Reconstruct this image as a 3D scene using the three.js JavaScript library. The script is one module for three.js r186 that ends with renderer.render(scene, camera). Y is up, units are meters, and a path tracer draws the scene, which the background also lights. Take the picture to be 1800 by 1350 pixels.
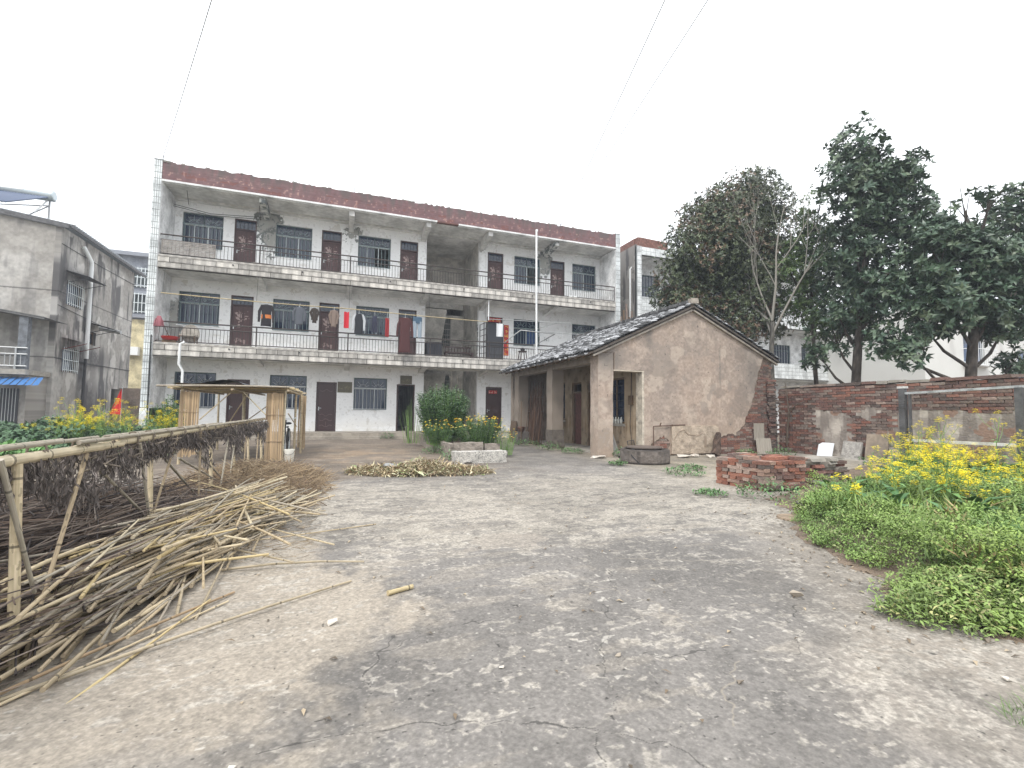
import * as THREE from 'three';
import { ConvexGeometry } from 'three/addons/geometries/ConvexGeometry.js';

// ---------- camera, sky, sun, exposure ----------
const scene = new THREE.Scene();
const camera = new THREE.PerspectiveCamera(78.57, 4 / 3, 0.05, 900);
{
  const yaw = 20.1 * Math.PI / 180, pitch = 3.4 * Math.PI / 180, roll = 0.0115;
  const fw = new THREE.Vector3(Math.sin(yaw) * Math.cos(pitch), Math.sin(pitch), -Math.cos(yaw) * Math.cos(pitch));
  const rt = new THREE.Vector3(Math.cos(yaw), 0, Math.sin(yaw));
  const up = new THREE.Vector3().crossVectors(rt, fw);
  const R = rt.clone().multiplyScalar(Math.cos(roll)).addScaledVector(up, Math.sin(roll));
  const U = up.clone().multiplyScalar(Math.cos(roll)).addScaledVector(rt, -Math.sin(roll));
  camera.quaternion.setFromRotationMatrix(new THREE.Matrix4().makeBasis(R, U, fw.clone().negate()));
  camera.position.set(0, 1.2, 0);
}
scene.add(camera);
const sst0 = v => { v = Math.min(1, Math.max(0, v)); return v * v * (3 - 2 * v); };
{ // overcast sky: bright white cloud layer, a little brighter overhead
  const W = 64, H = 32, d = new Float32Array(W * H * 4);
  for (let j = 0; j < H; j++) {
    const el = (j + 0.5) / H * Math.PI - Math.PI / 2, s = Math.max(0, Math.sin(el));
    const L = 0.98 + 0.68 * s, cool = 1 - sst0(s * 2.2);
    for (let i = 0; i < W; i++) {
      const k = (j * W + i) * 4;
      d[k] = L * (0.98 - 0.03 * cool); d[k + 1] = L * 1.0; d[k + 2] = L * (1.03 + 0.03 * cool); d[k + 3] = 1;
    }
  }
  const t = new THREE.DataTexture(d, W, H, THREE.RGBAFormat, THREE.FloatType);
  t.mapping = THREE.EquirectangularReflectionMapping; t.magFilter = THREE.LinearFilter; t.minFilter = THREE.LinearFilter;
  t.wrapS = THREE.RepeatWrapping; t.needsUpdate = true;
  scene.background = t; scene.environment = t;
}
const sun = new THREE.DirectionalLight(0xfffaf2, 1.5);
sun.position.set(-14, 38, 13); sun.target.position.set(2, 0, -10);
sun.castShadow = true; sun.shadow.radius = 22; sun.shadow.mapSize.set(4096, 4096);
Object.assign(sun.shadow.camera, { left: -40, right: 45, top: 40, bottom: -40, near: 1, far: 120 });
scene.add(sun, sun.target);
const renderer = new THREE.WebGLRenderer({ antialias: true });
renderer.toneMapping = THREE.LinearToneMapping;
renderer.toneMappingExposure = 1.5;
renderer.shadowMap.enabled = true;

// ---------- random, noise ----------
function rng(seed) { let a = seed >>> 0; return () => { a |= 0; a = a + 0x6D2B79F5 | 0; let t = Math.imul(a ^ a >>> 15, 1 | a); t = t + Math.imul(t ^ t >>> 7, 61 | t) ^ t; return ((t ^ t >>> 14) >>> 0) / 4294967296; }; }
const hsh = (x, y, s) => { let h = Math.imul(x, 374761393) ^ Math.imul(y, 668265263) ^ Math.imul(s + 11, 974634781); h = Math.imul(h ^ (h >>> 13), 1274126177); h = Math.imul(h ^ (h >>> 15), 2246822519); return ((h ^ (h >>> 16)) >>> 0) / 4294967296; };
function vn(x, y, s = 0, p = 0) {
  let xi = Math.floor(x), yi = Math.floor(y), fx = x - xi, fy = y - yi;
  fx = fx * fx * (3 - 2 * fx); fy = fy * fy * (3 - 2 * fy);
  let x1 = xi + 1, y1 = yi + 1;
  if (p) { xi = ((xi % p) + p) % p; x1 = ((x1 % p) + p) % p; yi = ((yi % p) + p) % p; y1 = ((y1 % p) + p) % p; }
  const a = hsh(xi, yi, s), b = hsh(x1, yi, s), c = hsh(xi, y1, s), d = hsh(x1, y1, s);
  return a + (b - a) * fx + (c - a) * fy + (a - b - c + d) * fx * fy;
}
function fbm(x, y, o = 4, s = 0, p = 0) { let v = 0, a = 0.5, t = 0; for (let i = 0; i < o; i++) { v += a * vn(x, y, s + i * 7, p); t += a; a *= 0.5; x *= 2; y *= 2; p *= 2; } return v / t; }
const clamp = (v, a = 0, b = 1) => v < a ? a : v > b ? b : v;
const sst = (a, b, v) => { v = clamp((v - a) / (b - a)); return v * v * (3 - 2 * v); };
const mix = (a, b, t) => a + (b - a) * t;
const mix3 = (a, b, t) => [mix(a[0], b[0], t), mix(a[1], b[1], t), mix(a[2], b[2], t)];
const mul3 = (a, k) => [a[0] * k, a[1] * k, a[2] * k];

// ---------- textures ----------
function tex(w, h, fn, srgb = true, wrap = true) {
  const d = new Uint8Array(w * h * 4);
  for (let j = 0; j < h; j++) for (let i = 0; i < w; i++) {
    const c = fn((i + 0.5) / w, (j + 0.5) / h, i, j), k = (j * w + i) * 4;
    if (typeof c === 'number') { d[k] = d[k + 1] = d[k + 2] = clamp(c, 0, 255); } else { d[k] = clamp(c[0], 0, 255); d[k + 1] = clamp(c[1], 0, 255); d[k + 2] = clamp(c[2], 0, 255); }
    d[k + 3] = 255;
  }
  const t = new THREE.DataTexture(d, w, h, THREE.RGBAFormat);
  t.magFilter = THREE.LinearFilter; t.minFilter = THREE.LinearMipmapLinearFilter; t.generateMipmaps = true;
  t.wrapS = t.wrapT = wrap ? THREE.RepeatWrapping : THREE.ClampToEdgeWrapping;
  if (srgb) t.colorSpace = THREE.SRGBColorSpace;
  t.needsUpdate = true; return t;
}
const rep = (t, size, sizeV = size) => { const c = t.clone(); c.repeat.set(1 / size, 1 / sizeV); c.needsUpdate = true; return c; };
const TX = {};
TX.mottle = tex(512, 512, (u, v) => { const a = fbm(u * 6, v * 6, 5, 3, 6), b = fbm(u * 40, v * 40, 2, 9, 40); return 255 * clamp(0.62 + 0.42 * a + 0.16 * (b - 0.5) + 0.06); });
TX.grain = tex(512, 512, (u, v, i, j) => { const a = fbm(u * 48, v * 48, 3, 5, 48); return 255 * clamp(0.25 + 0.5 * a + 0.2 * (hsh(i, j, 2) - 0.3)); }, false);
TX.lump = tex(256, 256, (u, v) => 255 * fbm(u * 8, v * 8, 4, 15, 8), false);
TX.bamboo = tex(64, 512, (u, v, i, j) => {
  const nodes = [0.08, 0.39, 0.72]; let nd = 1; for (const n of nodes) nd = Math.min(nd, Math.abs(v - n));
  const st = vn(u * 24, v * 3, 4, 24), bl = fbm(u * 4, v * 12, 3, 8, 4);
  let k = 0.8 + 0.16 * st + 0.22 * (bl - 0.5); if (nd < 0.006) k *= 0.68; else if (nd < 0.02) k *= 1.06;
  if (bl > 0.68) k *= 0.8;
  return [255 * k, 251 * k, 245 * k * (0.95 + 0.05 * st)];
});
TX.bark = tex(128, 256, (u, v) => { const a = fbm(u * 10, v * 5, 4, 21, 5); return 255 * clamp(0.55 + 0.6 * (a - 0.2)); });
TX.wood = tex(256, 256, (u, v) => { const a = fbm(u * 24, v * 3, 4, 31, 3); return 255 * clamp(0.6 + 0.45 * a); });
const CLR = (r, g, b) => new THREE.Color().setRGB(r / 255, g / 255, b / 255, THREE.SRGBColorSpace);
function std(c, o = {}) {
  const m = new THREE.MeshStandardMaterial({ color: Array.isArray(c) ? CLR(...c) : c, roughness: o.rough ?? 0.85, metalness: o.metal ?? 0 });
  if (o.map) m.map = o.map;
  if (o.bump) { m.bumpMap = o.bump; m.bumpScale = o.bs ?? 0.003; }
  if (o.vc) m.vertexColors = true;
  if (o.ds) m.side = THREE.DoubleSide;
  return m;
}
const MOT = rep(TX.mottle, 2.2), MOTS = rep(TX.mottle, 0.7), GR = rep(TX.grain, 0.5), LUMP = rep(TX.lump, 0.35);

// ---------- objects ----------
const WP = new WeakMap(), taken = {};
const numbered = n => { if (!(n in taken)) { taken[n] = 0; return n; } taken[n]++; return n + '_' + String(taken[n]).padStart(3, '0'); };
function tag(o, label, category, group, kind) { o.userData.label = label; if (category) o.userData.category = category; if (group) o.userData.group = group; if (kind) o.userData.kind = kind; return o; }
function thing(name, label, category, p = [0, 0, 0], group) {
  const o = new THREE.Group(); o.name = numbered(name); o.position.set(...p); scene.add(o); WP.set(o, p.slice());
  tag(o, label, category, group); return o;
}
function part(name, parent, p) { const w = WP.get(parent); const o = new THREE.Group(); o.name = name; p = p || w; o.position.set(p[0] - w[0], p[1] - w[1], p[2] - w[2]); parent.add(o); WP.set(o, p.slice()); return o; }
function shadow(o) { o.castShadow = o.receiveShadow = true; return o; }
function piece(name, geo, mat, parent, p, q) { const w = WP.get(parent); const m = shadow(new THREE.Mesh(geo, mat)); m.name = name; m.position.set(p[0] - w[0], p[1] - w[1], p[2] - w[2]); if (q) m.rotation.set(...q); parent.add(m); return m; }
const V3 = (x, y, z) => new THREE.Vector3(x, y, z);
class GB {
  constructor(color = false) { this.p = []; this.u = []; this.i = []; this.k = color ? [] : null; this.c = [1, 1, 1]; this.m = null; }
  get n() { return this.p.length / 3; }
  v(x, y, z, u = 0, w = 0) { if (this.m) { const t = V3(x, y, z).applyMatrix4(this.m); x = t.x; y = t.y; z = t.z; } this.p.push(x, y, z); this.u.push(u, w); if (this.k) this.k.push(this.c[0], this.c[1], this.c[2]); return this.p.length / 3 - 1; }
  tri(a, b, c) { this.i.push(a, b, c); }
  quad(a, b, c, d) { // four points, own vertices, uv in metres
    const e1 = V3(b[0] - a[0], b[1] - a[1], b[2] - a[2]).length(), e2 = V3(d[0] - a[0], d[1] - a[1], d[2] - a[2]).length();
    const s = a[0] + a[2], t = a[1];
    const q = [this.v(...a, s, t), this.v(...b, s + e1, t), this.v(...c, s + e1, t + e2), this.v(...d, s, t + e2)];
    this.tri(q[0], q[1], q[2]); this.tri(q[0], q[2], q[3]);
  }
  geo(g, m4) {
    const P = g.attributes.position, N = g.attributes.normal, b = this.n, t = V3(), nn = V3(), nm = m4 ? new THREE.Matrix3().getNormalMatrix(m4) : null;
    for (let i = 0; i < P.count; i++) {
      t.fromBufferAttribute(P, i); if (m4) t.applyMatrix4(m4);
      nn.fromBufferAttribute(N, i); if (nm) nn.applyMatrix3(nm);
      const ax = Math.abs(nn.x), ay = Math.abs(nn.y), az = Math.abs(nn.z);
      const uv = ay >= ax && ay >= az ? [t.x, -t.z] : ax > az ? [t.z, t.y] : [t.x, t.y];
      this.v(t.x, t.y, t.z, uv[0], uv[1]);
    }
    if (g.index) for (let i = 0; i < g.index.count; i++) this.i.push(b + g.index.getX(i)); else for (let i = 0; i < P.count; i++) this.i.push(b + i);
    return this;
  }
  box(cx, cy, cz, w, h, d, r) {
    const m = new THREE.Matrix4();
    if (r) m.makeRotationFromEuler(new THREE.Euler(r[0], r[1], r[2])); m.setPosition(cx, cy, cz);
    return this.geo(new THREE.BoxGeometry(w, h, d), m);
  }
  bb(x0, x1, y0, y1, z0, z1) { return this.box((x0 + x1) / 2, (y0 + y1) / 2, (z0 + z1) / 2, Math.abs(x1 - x0), Math.abs(y1 - y0), Math.abs(z1 - z0)); }
  bar(a, b, w, h = w) { // square bar from a to b
    const A = V3(...a), B = V3(...b), d = B.clone().sub(A), L = d.length(), m = new THREE.Matrix4();
    const q = new THREE.Quaternion().setFromUnitVectors(V3(0, 1, 0), d.normalize());
    m.compose(A.add(B).multiplyScalar(0.5), q, V3(1, 1, 1));
    return this.geo(new THREE.BoxGeometry(w, L, h), m);
  }
  tube(pts, rad, seg = 6, caps = true) {
    const n = pts.length, R = i => Array.isArray(rad) ? rad[i] : rad; let L = Math.random ? 0 : 0;
    let prev = null; const rings = []; const v0 = (pts[0][0] * 7.3 + pts[0][2] * 3.7) % 1;
    let N = V3();
    for (let i = 0; i < n; i++) {
      const a = V3(...pts[Math.max(0, i - 1)]), b = V3(...pts[Math.min(n - 1, i + 1)]), d = b.sub(a).normalize(), c = V3(...pts[i]);
      if (!prev) { N = Math.abs(d.y) < 0.9 ? V3(0, 1, 0) : V3(1, 0, 0); N.addScaledVector(d, -N.dot(d)).normalize(); } else { N.addScaledVector(d, -N.dot(d)).normalize(); L += c.distanceTo(prev); }
      const Bv = V3().crossVectors(d, N), ring = [];
      for (let s = 0; s <= seg; s++) { const t = s / seg * Math.PI * 2, x = Math.cos(t) * R(i), y = Math.sin(t) * R(i); ring.push(this.v(c.x + N.x * x + Bv.x * y, c.y + N.y * x + Bv.y * y, c.z + N.z * x + Bv.z * y, s / seg, v0 + L)); }
      rings.push(ring); prev = c;
    }
    for (let i = 0; i < n - 1; i++) for (let s = 0; s < seg; s++) { const a = rings[i][s], b = rings[i][s + 1], c = rings[i + 1][s + 1], d = rings[i + 1][s]; this.tri(a, b, c); this.tri(a, c, d); }
    if (caps) for (const [ri, f] of [[0, 1], [n - 1, 0]]) { const P = pts[ri], ctr = this.v(P[0], P[1], P[2], 0.5, 0.03), rr = rings[ri].slice(0, seg).map((ix) => { const q = ix * 3, mm = this.m; this.m = null; const r = this.v(this.p[q], this.p[q + 1], this.p[q + 2], 0.5, 0.03); this.m = mm; return r; }); for (let s = 0; s < seg; s++) f ? this.tri(ctr, rr[(s + 1) % seg], rr[s]) : this.tri(ctr, rr[s], rr[(s + 1) % seg]); }
    return this;
  }
  leaf(p, d, nrm, len, wid, fold = 0.25) { // folded leaf of four triangles
    const s = V3().crossVectors(d, nrm).normalize(), n = V3().crossVectors(s, d).normalize();
    const P = (a, b, c) => this.v(p.x + d.x * a + s.x * b + n.x * c, p.y + d.y * a + s.y * b + n.y * c, p.z + d.z * a + s.z * b + n.z * c);
    const dr = -len * 0.18, a = P(0, 0, 0), m = P(len * 0.5, 0, 0), t = P(len, 0, dr), l = P(len * 0.45, wid * 0.5, wid * fold), r = P(len * 0.45, -wid * 0.5, wid * fold);
    this.tri(a, l, m); this.tri(l, t, m); this.tri(a, m, r); this.tri(m, t, r);
  }
  make() {
    const g = new THREE.BufferGeometry();
    g.setAttribute('position', new THREE.Float32BufferAttribute(this.p, 3)); g.setAttribute('uv', new THREE.Float32BufferAttribute(this.u, 2));
    if (this.k) g.setAttribute('color', new THREE.Float32BufferAttribute(this.k, 3));
    g.setIndex(this.p.length / 3 > 65535 ? new THREE.Uint32BufferAttribute(this.i, 1) : new THREE.Uint16BufferAttribute(this.i, 1)); g.computeVertexNormals(); return g;
  }
  build(name, mat, parent, o = {}) {
    const w = parent ? WP.get(parent) : (o.at || [0, 0, 0]);
    if (o.uv) { const [su, ou, sv, ov] = o.uv; for (let i = 0; i < this.u.length; i += 2) { this.u[i] = this.u[i] * su + ou; this.u[i + 1] = this.u[i + 1] * sv + ov; } }
    for (let i = 0; i < this.p.length; i += 3) { this.p[i] -= w[0]; this.p[i + 1] -= w[1]; this.p[i + 2] -= w[2]; }
    const m = shadow(new THREE.Mesh(this.make(), mat));
    if (parent) { m.name = name; parent.add(m); } else { m.name = numbered(name); m.position.set(...w); scene.add(m); }
    WP.set(m, w.slice()); if (o.kind) m.userData.kind = o.kind; return m;
  }
}
function holed(outline, holes, depth, m4) { // wall plate with openings, extruded towards +z
  const s = new THREE.Shape(outline.map(p => new THREE.Vector2(...p)));
  for (const h of holes) { const q = h.length === 4 && !Array.isArray(h[0]) ? [[h[0], h[2]], [h[0], h[3]], [h[1], h[3]], [h[1], h[2]]] : h; s.holes.push(new THREE.Path(q.map(p => new THREE.Vector2(...p)))); }
  const g = new THREE.ExtrudeGeometry(s, { depth, bevelEnabled: false }); return g;
}
const T4 = (x, y, z, ry = 0) => new THREE.Matrix4().makeRotationY(ry).setPosition(x, y, z);
// ---------- ground ----------
const cracks = [[[-0.27, -1.92], [-0.03, -1.91], [0.24, -1.87], [0.52, -1.82], [0.8, -1.75], [0.96, -1.61]], [[0.96, -1.61], [1.16, -1.81], [1.22, -2.01], [1.41, -2.25], [1.54, -2.5], [1.77, -2.8], [1.99, -3.21]], [[0.96, -1.61], [1.0, -1.54], [1.2, -1.45], [1.24, -1.32]], [[0.96, -1.61], [0.89, -1.44]], [[0.12, -1.89], [0.13, -2.11], [0.22, -2.46], [0.28, -2.63], [0.52, -2.65]], [[0.22, -2.46], [0.52, -2.65], [0.91, -2.63]], [[1.31, -2.04], [1.8, -1.99]], [[2.78, -2.26], [2.45, -1.96], [2.14, -1.75]], [[-2, -6.3], [0.5, -6.2], [2.87, -5.9], [5.6, -5.6]]];
const paleCracks = [[[0.77, -3.18], [1.34, -3.05], [1.67, -3.0], [1.85, -2.77]], [[1.62, -2.98], [1.91, -2.55], [1.91, -2.15]], [[2.37, -4.64], [2.87, -5.45]], [[2.2, -3.4], [2.9, -3.1], [3.2, -2.7]], [[1.5, -1.5], [1.7, -1.75], [1.9, -1.8]]];
function segd(px, pz, a, b) { const dx = b[0] - a[0], dz = b[1] - a[1], t = clamp(((px - a[0]) * dx + (pz - a[1]) * dz) / (dx * dx + dz * dz)); const ex = px - a[0] - dx * t, ez = pz - a[1] - dz * t; return Math.sqrt(ex * ex + ez * ez); }
const vegEdge = [[5.85, -5.1], [5.75, -4.9], [5.4, -4.35], [4.75, -3.8], [4.2, -3.2], [4.0, -2.75], [3.9, -2.4], [3.42, -2.0], [3.45, -1.72], [3.56, -1.5], [3.7, -0.9], [3.9, 0.5], [4.2, 2]];
function vegX(z) { for (let i = 0; i < vegEdge.length - 1; i++) { const a = vegEdge[i], b = vegEdge[i + 1]; if (z >= a[1] && z <= b[1]) return mix(a[0], b[0], (z - a[1]) / (b[1] - a[1])); } return z < -5 ? 5.85 + (-5.1 - z) * 0.35 : 4.2; }
function groundCol(x, z, i, j) {
  const w1 = fbm(x * 0.9 + 7, z * 0.9, 4, 1) - 0.5, w2 = fbm(x * 5, z * 5, 4, 2) - 0.5;
  const n = fbm(x * 0.45, z * 0.45, 4, 3), m = fbm(x * 2.3, z * 1.9, 5, 4), fine = vn(x * 60, z * 60, 5) * 0.6 + hsh(i, j, 6) * 0.4;
  const beige = [190, 179, 164], grey = [150, 145, 140], brown = [148, 134, 120], pale = [216, 208, 196];
  // sandy film on the left foreground and along the weed bed
  const w3 = fbm(x * 14, z * 14, 4, 44) - 0.5;
  let left = sst(0.5, -0.1, x + w1 * 1.7 + w2 * 0.9 + w3 * 0.5 - (z < -3.3 ? -(z + 3.3) * -0.35 : 0) - sst(-2.2, -3.4, z) * 0.35) * sst(-5.6, -4.4, z + w1) ;
  const dk = sst(0.56, 0.62, fbm(x * 1.3 + 3, z * 1.6, 6, 12) + w3 * 0.12) * sst(-2.5, -1.9, z);
  left *= 1 - 0.55 * dk;
  const vx = vegX(z), right = z > -7.4 ? sst(1.5, 0.3, vx - x + w1 * 2.2 + w2 * 0.4) * (0.6 + 0.5 * m) : 0;
  const farT = sst(-8.4, -10, z + w1 * 2.4);
  let c = mix3(grey, beige, clamp(left * 0.95 + right * 0.75));
  c = mix3(c, mix3(brown, [150, 144, 138], sst(2.6, 4.5, x + w1)), farT);
  const warm = Math.exp(-(((x - 0.6) / 1.5) ** 2 + ((z + 13.4) / 3) ** 2)) * sst(0.35, 0.65, m);
  c = mix3(c, [184, 158, 130], warm * 0.8);
  const yard = sst(5.6, 7, x) * sst(-5, -7, z) + sst(-3.4, -4.6, x) * sst(-3, -4.6, z); // yards by the house and behind the rack
  c = mix3(c, [203, 190, 168], clamp(yard) * (0.55 + 0.4 * m));
  c = mul3(c, 0.92 + 0.16 * n);
  c = mul3(c, 0.94 + 0.13 * m);
  // mottled flaking skim coat: ragged whitish remains, dense in the middle band
  const band = sst(-9.1, -7.2, z + w1 * 1.6) * sst(-3.6, -5.0, z + w1 * 2 - x * 0.12) * sst(-1.2, -0.2, x);
  const light = sst(0.52, 0.62, fbm(x * 0.7 + 5, z * 0.7 + 9, 3, 17)) * 0.5 + 0.12;
  const fl = 0.62 * fbm(x * 7 + w2 * 5, z * 10 + w1 * 4, 5, 8) + 0.38 * fbm(x * 26 + w2 * 6, z * 34, 3, 19);
  const nr = Math.exp(-(((x - 3.0) / 0.8) ** 2 + ((z + 1.4) / 0.5) ** 2)), rb = Math.exp(-(((x - 3.6) / 1.6) ** 2 + ((z + 4.2) / 1.3) ** 2));
  const th = 0.625 - band * 0.16 - nr * 0.12 - rb * 0.06 - light * 0.06 + farT * 0.03;
  const f = sst(th, th + 0.035, fl) * (1 - 0.6 * farT);
  c = mix3(c, mul3(pale, 0.86 + 0.2 * fine), f * (0.7 + 0.2 * band));
  c = mix3(c, [196, 186, 170], band * 0.3);
  // dark, once damp patches with ragged outline
  const dp = sst(0.54, 0.6, fbm(x * 1.1 + 11, z * 0.9 + 4, 6, 23) + w3 * 0.16) * (1 - left);
  c = mul3(c, 1 - 0.07 * dp);
  const dp2 = sst(0.5, 0.56, fbm(x * 3.1 + 2, z * 2.7, 6, 25) + w3 * 0.2) * (1 - 0.6 * left);
  c = mul3(c, 1 - 0.08 * dp2);
  const ws = sst(0.6, 0.68, fbm(x * 2.2 + 31, z * 6.5, 6, 27) + w3 * 0.15); c = mix3(c, [188, 178, 164], ws * 0.35);
  // streaks of dirt washed across the far yard
  if (farT > 0) c = mul3(c, 1 + farT * 0.24 * (fbm(x * 0.9, z * 5.5, 4, 29) - 0.5));
  // small chips
  const ch = vn(x * 23, z * 23, 31); if (ch > 0.9 + 0.07 * vn(x * 0.8, z * 0.8, 35) + w3 * 0.1) c = mix3(c, [222, 216, 206], 0.75);
  const sp = vn(x * 41 + 3, z * 41, 33); if (sp > 0.955) c = mul3(c, 0.62);
  // aggregate wearing through
  const ag = Math.exp(-(((x - 1.5) / 0.45) ** 2 + ((z + 4.2) / 0.22) ** 2)) > 0.4 + w2 ? 1 : 0;
  if (ag) c = mix3(c, [186, 176, 164], 0.4 + 0.4 * hsh(Math.floor(x * 70), Math.floor(z * 70), 9));
  c = mul3(c, 0.84 + 0.32 * fine);
  const g2 = vn(x * 110, z * 110, 6); c = mul3(c, 0.92 + 0.16 * g2); if (g2 > 0.86 && w3 > 0.02) c = mix3(c, [214, 206, 196], 0.5);
  // cracks
  if (z > -6.6) {
    const jx = x + (fbm(x * 7, z * 7, 3, 41) - 0.5) * 0.16, jz = z + (fbm(x * 7, z * 7, 3, 42) - 0.5) * 0.16; let d = 9, p = 9;
    for (const pl of cracks) for (let q = 0; q < pl.length - 1; q++) d = Math.min(d, segd(jx, jz, pl[q], pl[q + 1]));
    for (const pl of paleCracks) for (let q = 0; q < pl.length - 1; q++) p = Math.min(p, segd(jx, jz, pl[q], pl[q + 1]));
    const wd = 0.0012 + 0.0055 * sst(0.25, 0.8, vn(x * 5, z * 5, 43));
    if (d < wd * 0.8) c = mul3(c, 0.68); else if (d < wd + 0.012 && fl > 0.56) c = mix3(c, pale, 0.35);
    if (p < 0.004) c = mix3(c, [205, 192, 172], 0.5);
  }
  return [c[0] * 0.752, c[1] * 0.752, c[2] * 0.748];
}
function sheet(x0, x1, z0, z1, y, name, mat, uvm) {
  const g = new GB(), nx = 8, nz = 8, id = [];
  for (let j = 0; j <= nz; j++) for (let i = 0; i <= nx; i++) { const x = mix(x0, x1, i / nx), z = mix(z0, z1, j / nz); id.push(g.v(x, y, z, uvm ? i / nx : x, uvm ? j / nz : z)); }
  for (let j = 0; j < nz; j++) for (let i = 0; i < nx; i++) { const a = j * (nx + 1) + i; g.tri(id[a], id[a + nx + 1], id[a + 1]); g.tri(id[a + 1], id[a + nx + 1], id[a + nx + 2]); }
  const m = g.build(name, mat); m.userData.kind = 'structure'; return m;
}
{
  const soil = std([128, 116, 100], { map: rep(TX.mottle, 3.1), bump: GR, bs: 0.004, rough: 1 });
  sheet(-260, 260, -260, 120, -0.012, 'ground', soil);
  const mk = (x0, x1, z0, z1, n) => { const t = tex(n, n, (u, v, i, j) => groundCol(mix(x0, x1, u), mix(z0, z1, v), i, j), true, false); const b = TX.grain.clone(); b.repeat.set((x1 - x0) / 0.6, (z1 - z0) / 0.6); b.needsUpdate = true; return std([255, 255, 255], { map: t, rough: 0.92, bump: b, bs: 0.004 }); };
  sheet(-4.4, 6.6, -6.4, 1.6, 0, 'courtyard', mk(-4.4, 6.6, -6.4, 1.6, 2048), true);
  sheet(-9, 13.2, -21.4, -6.4, 0, 'courtyard', mk(-9, 13.2, -21.4, -6.4, 1400), true);
  sheet(-9, -4.4, -6.4, 1.6, 0, 'courtyard', std([168, 157, 138], { map: rep(TX.mottle, 2.7), rough: 0.95 }));
  // soil bed of the weeds, standing slightly above the concrete
  const g = new GB(), R = rng(5), edge = vegEdge.slice().reverse();
  const sh = new THREE.Shape(); const pts = [];
  for (let i = 0; i < edge.length - 1; i++) for (let k = 0; k < 5; k++) { const t = k / 5; pts.push([mix(edge[i][0], edge[i + 1][0], t) + (R() - 0.5) * 0.16, -(mix(edge[i][1], edge[i + 1][1], t) + (R() - 0.5) * 0.1)]); }
  pts.push([5.9, 5.1], [7.3, 5.65], [9.2, 6.7], [11.6, 7.6], [12.6, 7.2], [12.6, -2]);
  pts.forEach((p, i) => i ? sh.lineTo(p[0], p[1]) : sh.moveTo(p[0], p[1]));
  g.geo(new THREE.ExtrudeGeometry(sh, { depth: 0.01, bevelEnabled: true, bevelSize: 0.07, bevelThickness: 0.025, bevelSegments: 3 }), new THREE.Matrix4().makeRotationX(-Math.PI / 2).setPosition(0, -0.02, 0));
  g.build('soil_bed', std([122, 107, 92], { map: rep(TX.mottle, 0.9), bump: LUMP, bs: 0.03, rough: 1 })).userData.kind = 'structure';
}
// ---------- three-storey dormitory ----------
const FZ = -20.8, WZ = -22.4, BX0 = -6.58, BX1 = 13.3;   // balcony front, wall front, inner faces of the end piers
const stain = (cx, cy, rx, ry) => (x, y) => { const d = ((x - cx) / rx) ** 2 + ((y - cy) / ry) ** 2; return Math.exp(-d); };
function wallTexture(y0, h, spots, seed) {
  return tex(2048, 384, (u, v) => {
    const x = mix(BX0, BX1, u), y = y0 + v * h; let c = [243, 244, 244];
    const n = fbm(x * 1.2, y * 1.2, 4, seed), f = fbm(x * 9, y * 9, 4, seed + 3);
    c = mul3(c, 0.93 + 0.09 * n); c = mul3(c, 0.97 + 0.05 * f);
    if (f > 0.66) c = mul3(c, 0.93);
    const low = sst(0.35, 0, v) * sst(0.4, 0.62, fbm(x * 2.1, y * 5, 4, seed + 9)); c = mix3(c, [206, 202, 194], low * 0.45);
    for (const [cx, cy, rx, ry, k] of spots) {
      const e = Math.exp(-(((x - cx + (f - 0.5) * 0.5) / rx) ** 2 + ((y - cy + (f - 0.5) * 0.8) / ry) ** 2)), g = sst(0.34, 0.5, e * (0.55 + f) * k), p = sst(0.5, 0.62, e * (0.4 + fbm(x * 14, y * 11, 4, 77)));
      c = mix3(c, [96, 100, 98], g * 0.82); c = mix3(c, [170, 168, 162], p * g * 0.75);
      const dr = Math.exp(-(((x - cx) / (rx * 0.9)) ** 2)) * sst(cy + 0.2, cy - 1.6, y) * sst(0.6, 0.75, vn(x * 16, y * 1.6, 91)) * sst(cy - 2, cy - 0.6, y); c = mix3(c, [150, 148, 142], dr * 0.6 * k);
    }
    if (fbm(x * 3.3, y * 3.3, 5, seed + 5) > 0.735) c = mix3(c, [190, 186, 178], 0.4);
    return c;
  }, true, false);
}
const GLASS = new THREE.MeshPhysicalMaterial({ color: CLR(36, 62, 96), roughness: 0.07, transmission: 0.6, thickness: 0, ior: 1.6 });
const MT = {
  white: std([242, 243, 243], { map: MOT, bump: GR, bs: 0.0015 }), soffit: std([222, 221, 218], { map: rep(TX.mottle, 4.5) }), grey: std([176, 172, 164], { map: MOT, bump: GR, bs: 0.002 }),
  dark: std([58, 66, 66], { rough: 0.6 }), frame: std([66, 84, 88], { rough: 0.55 }), grille: std([128, 146, 148], { rough: 0.55 }), alu: std([206, 212, 212], { rough: 0.4, metal: 0.4 }), rail: std([66, 58, 54], { rough: 0.6, map: MOTS }), iron: std([52, 50, 50], { rough: 0.7 }),
  door: std([78, 54, 52], { rough: 0.55, map: rep(TX.wood, 0.5) }), steelDoor: std([62, 40, 40], { rough: 0.4 }), pvc: std([226, 228, 228], { rough: 0.45 }), galv: std([172, 174, 174], { rough: 0.45, metal: 0.5 }),
  curtain: std([70, 104, 160], { map: rep(TX.wood, 0.3), rough: 0.95 }), curtain2: std([188, 196, 198], { map: rep(TX.wood, 0.3), rough: 0.95 }),
  bamboo: std([205, 190, 155], { map: TX.bamboo, rough: 0.6 }), concrete: std([168, 162, 152], { map: MOT, bump: GR, bs: 0.004 }), wood: std([120, 98, 76], { map: rep(TX.wood, 0.4) }), black: std([38, 38, 40], { rough: 0.8 }),
};
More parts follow.
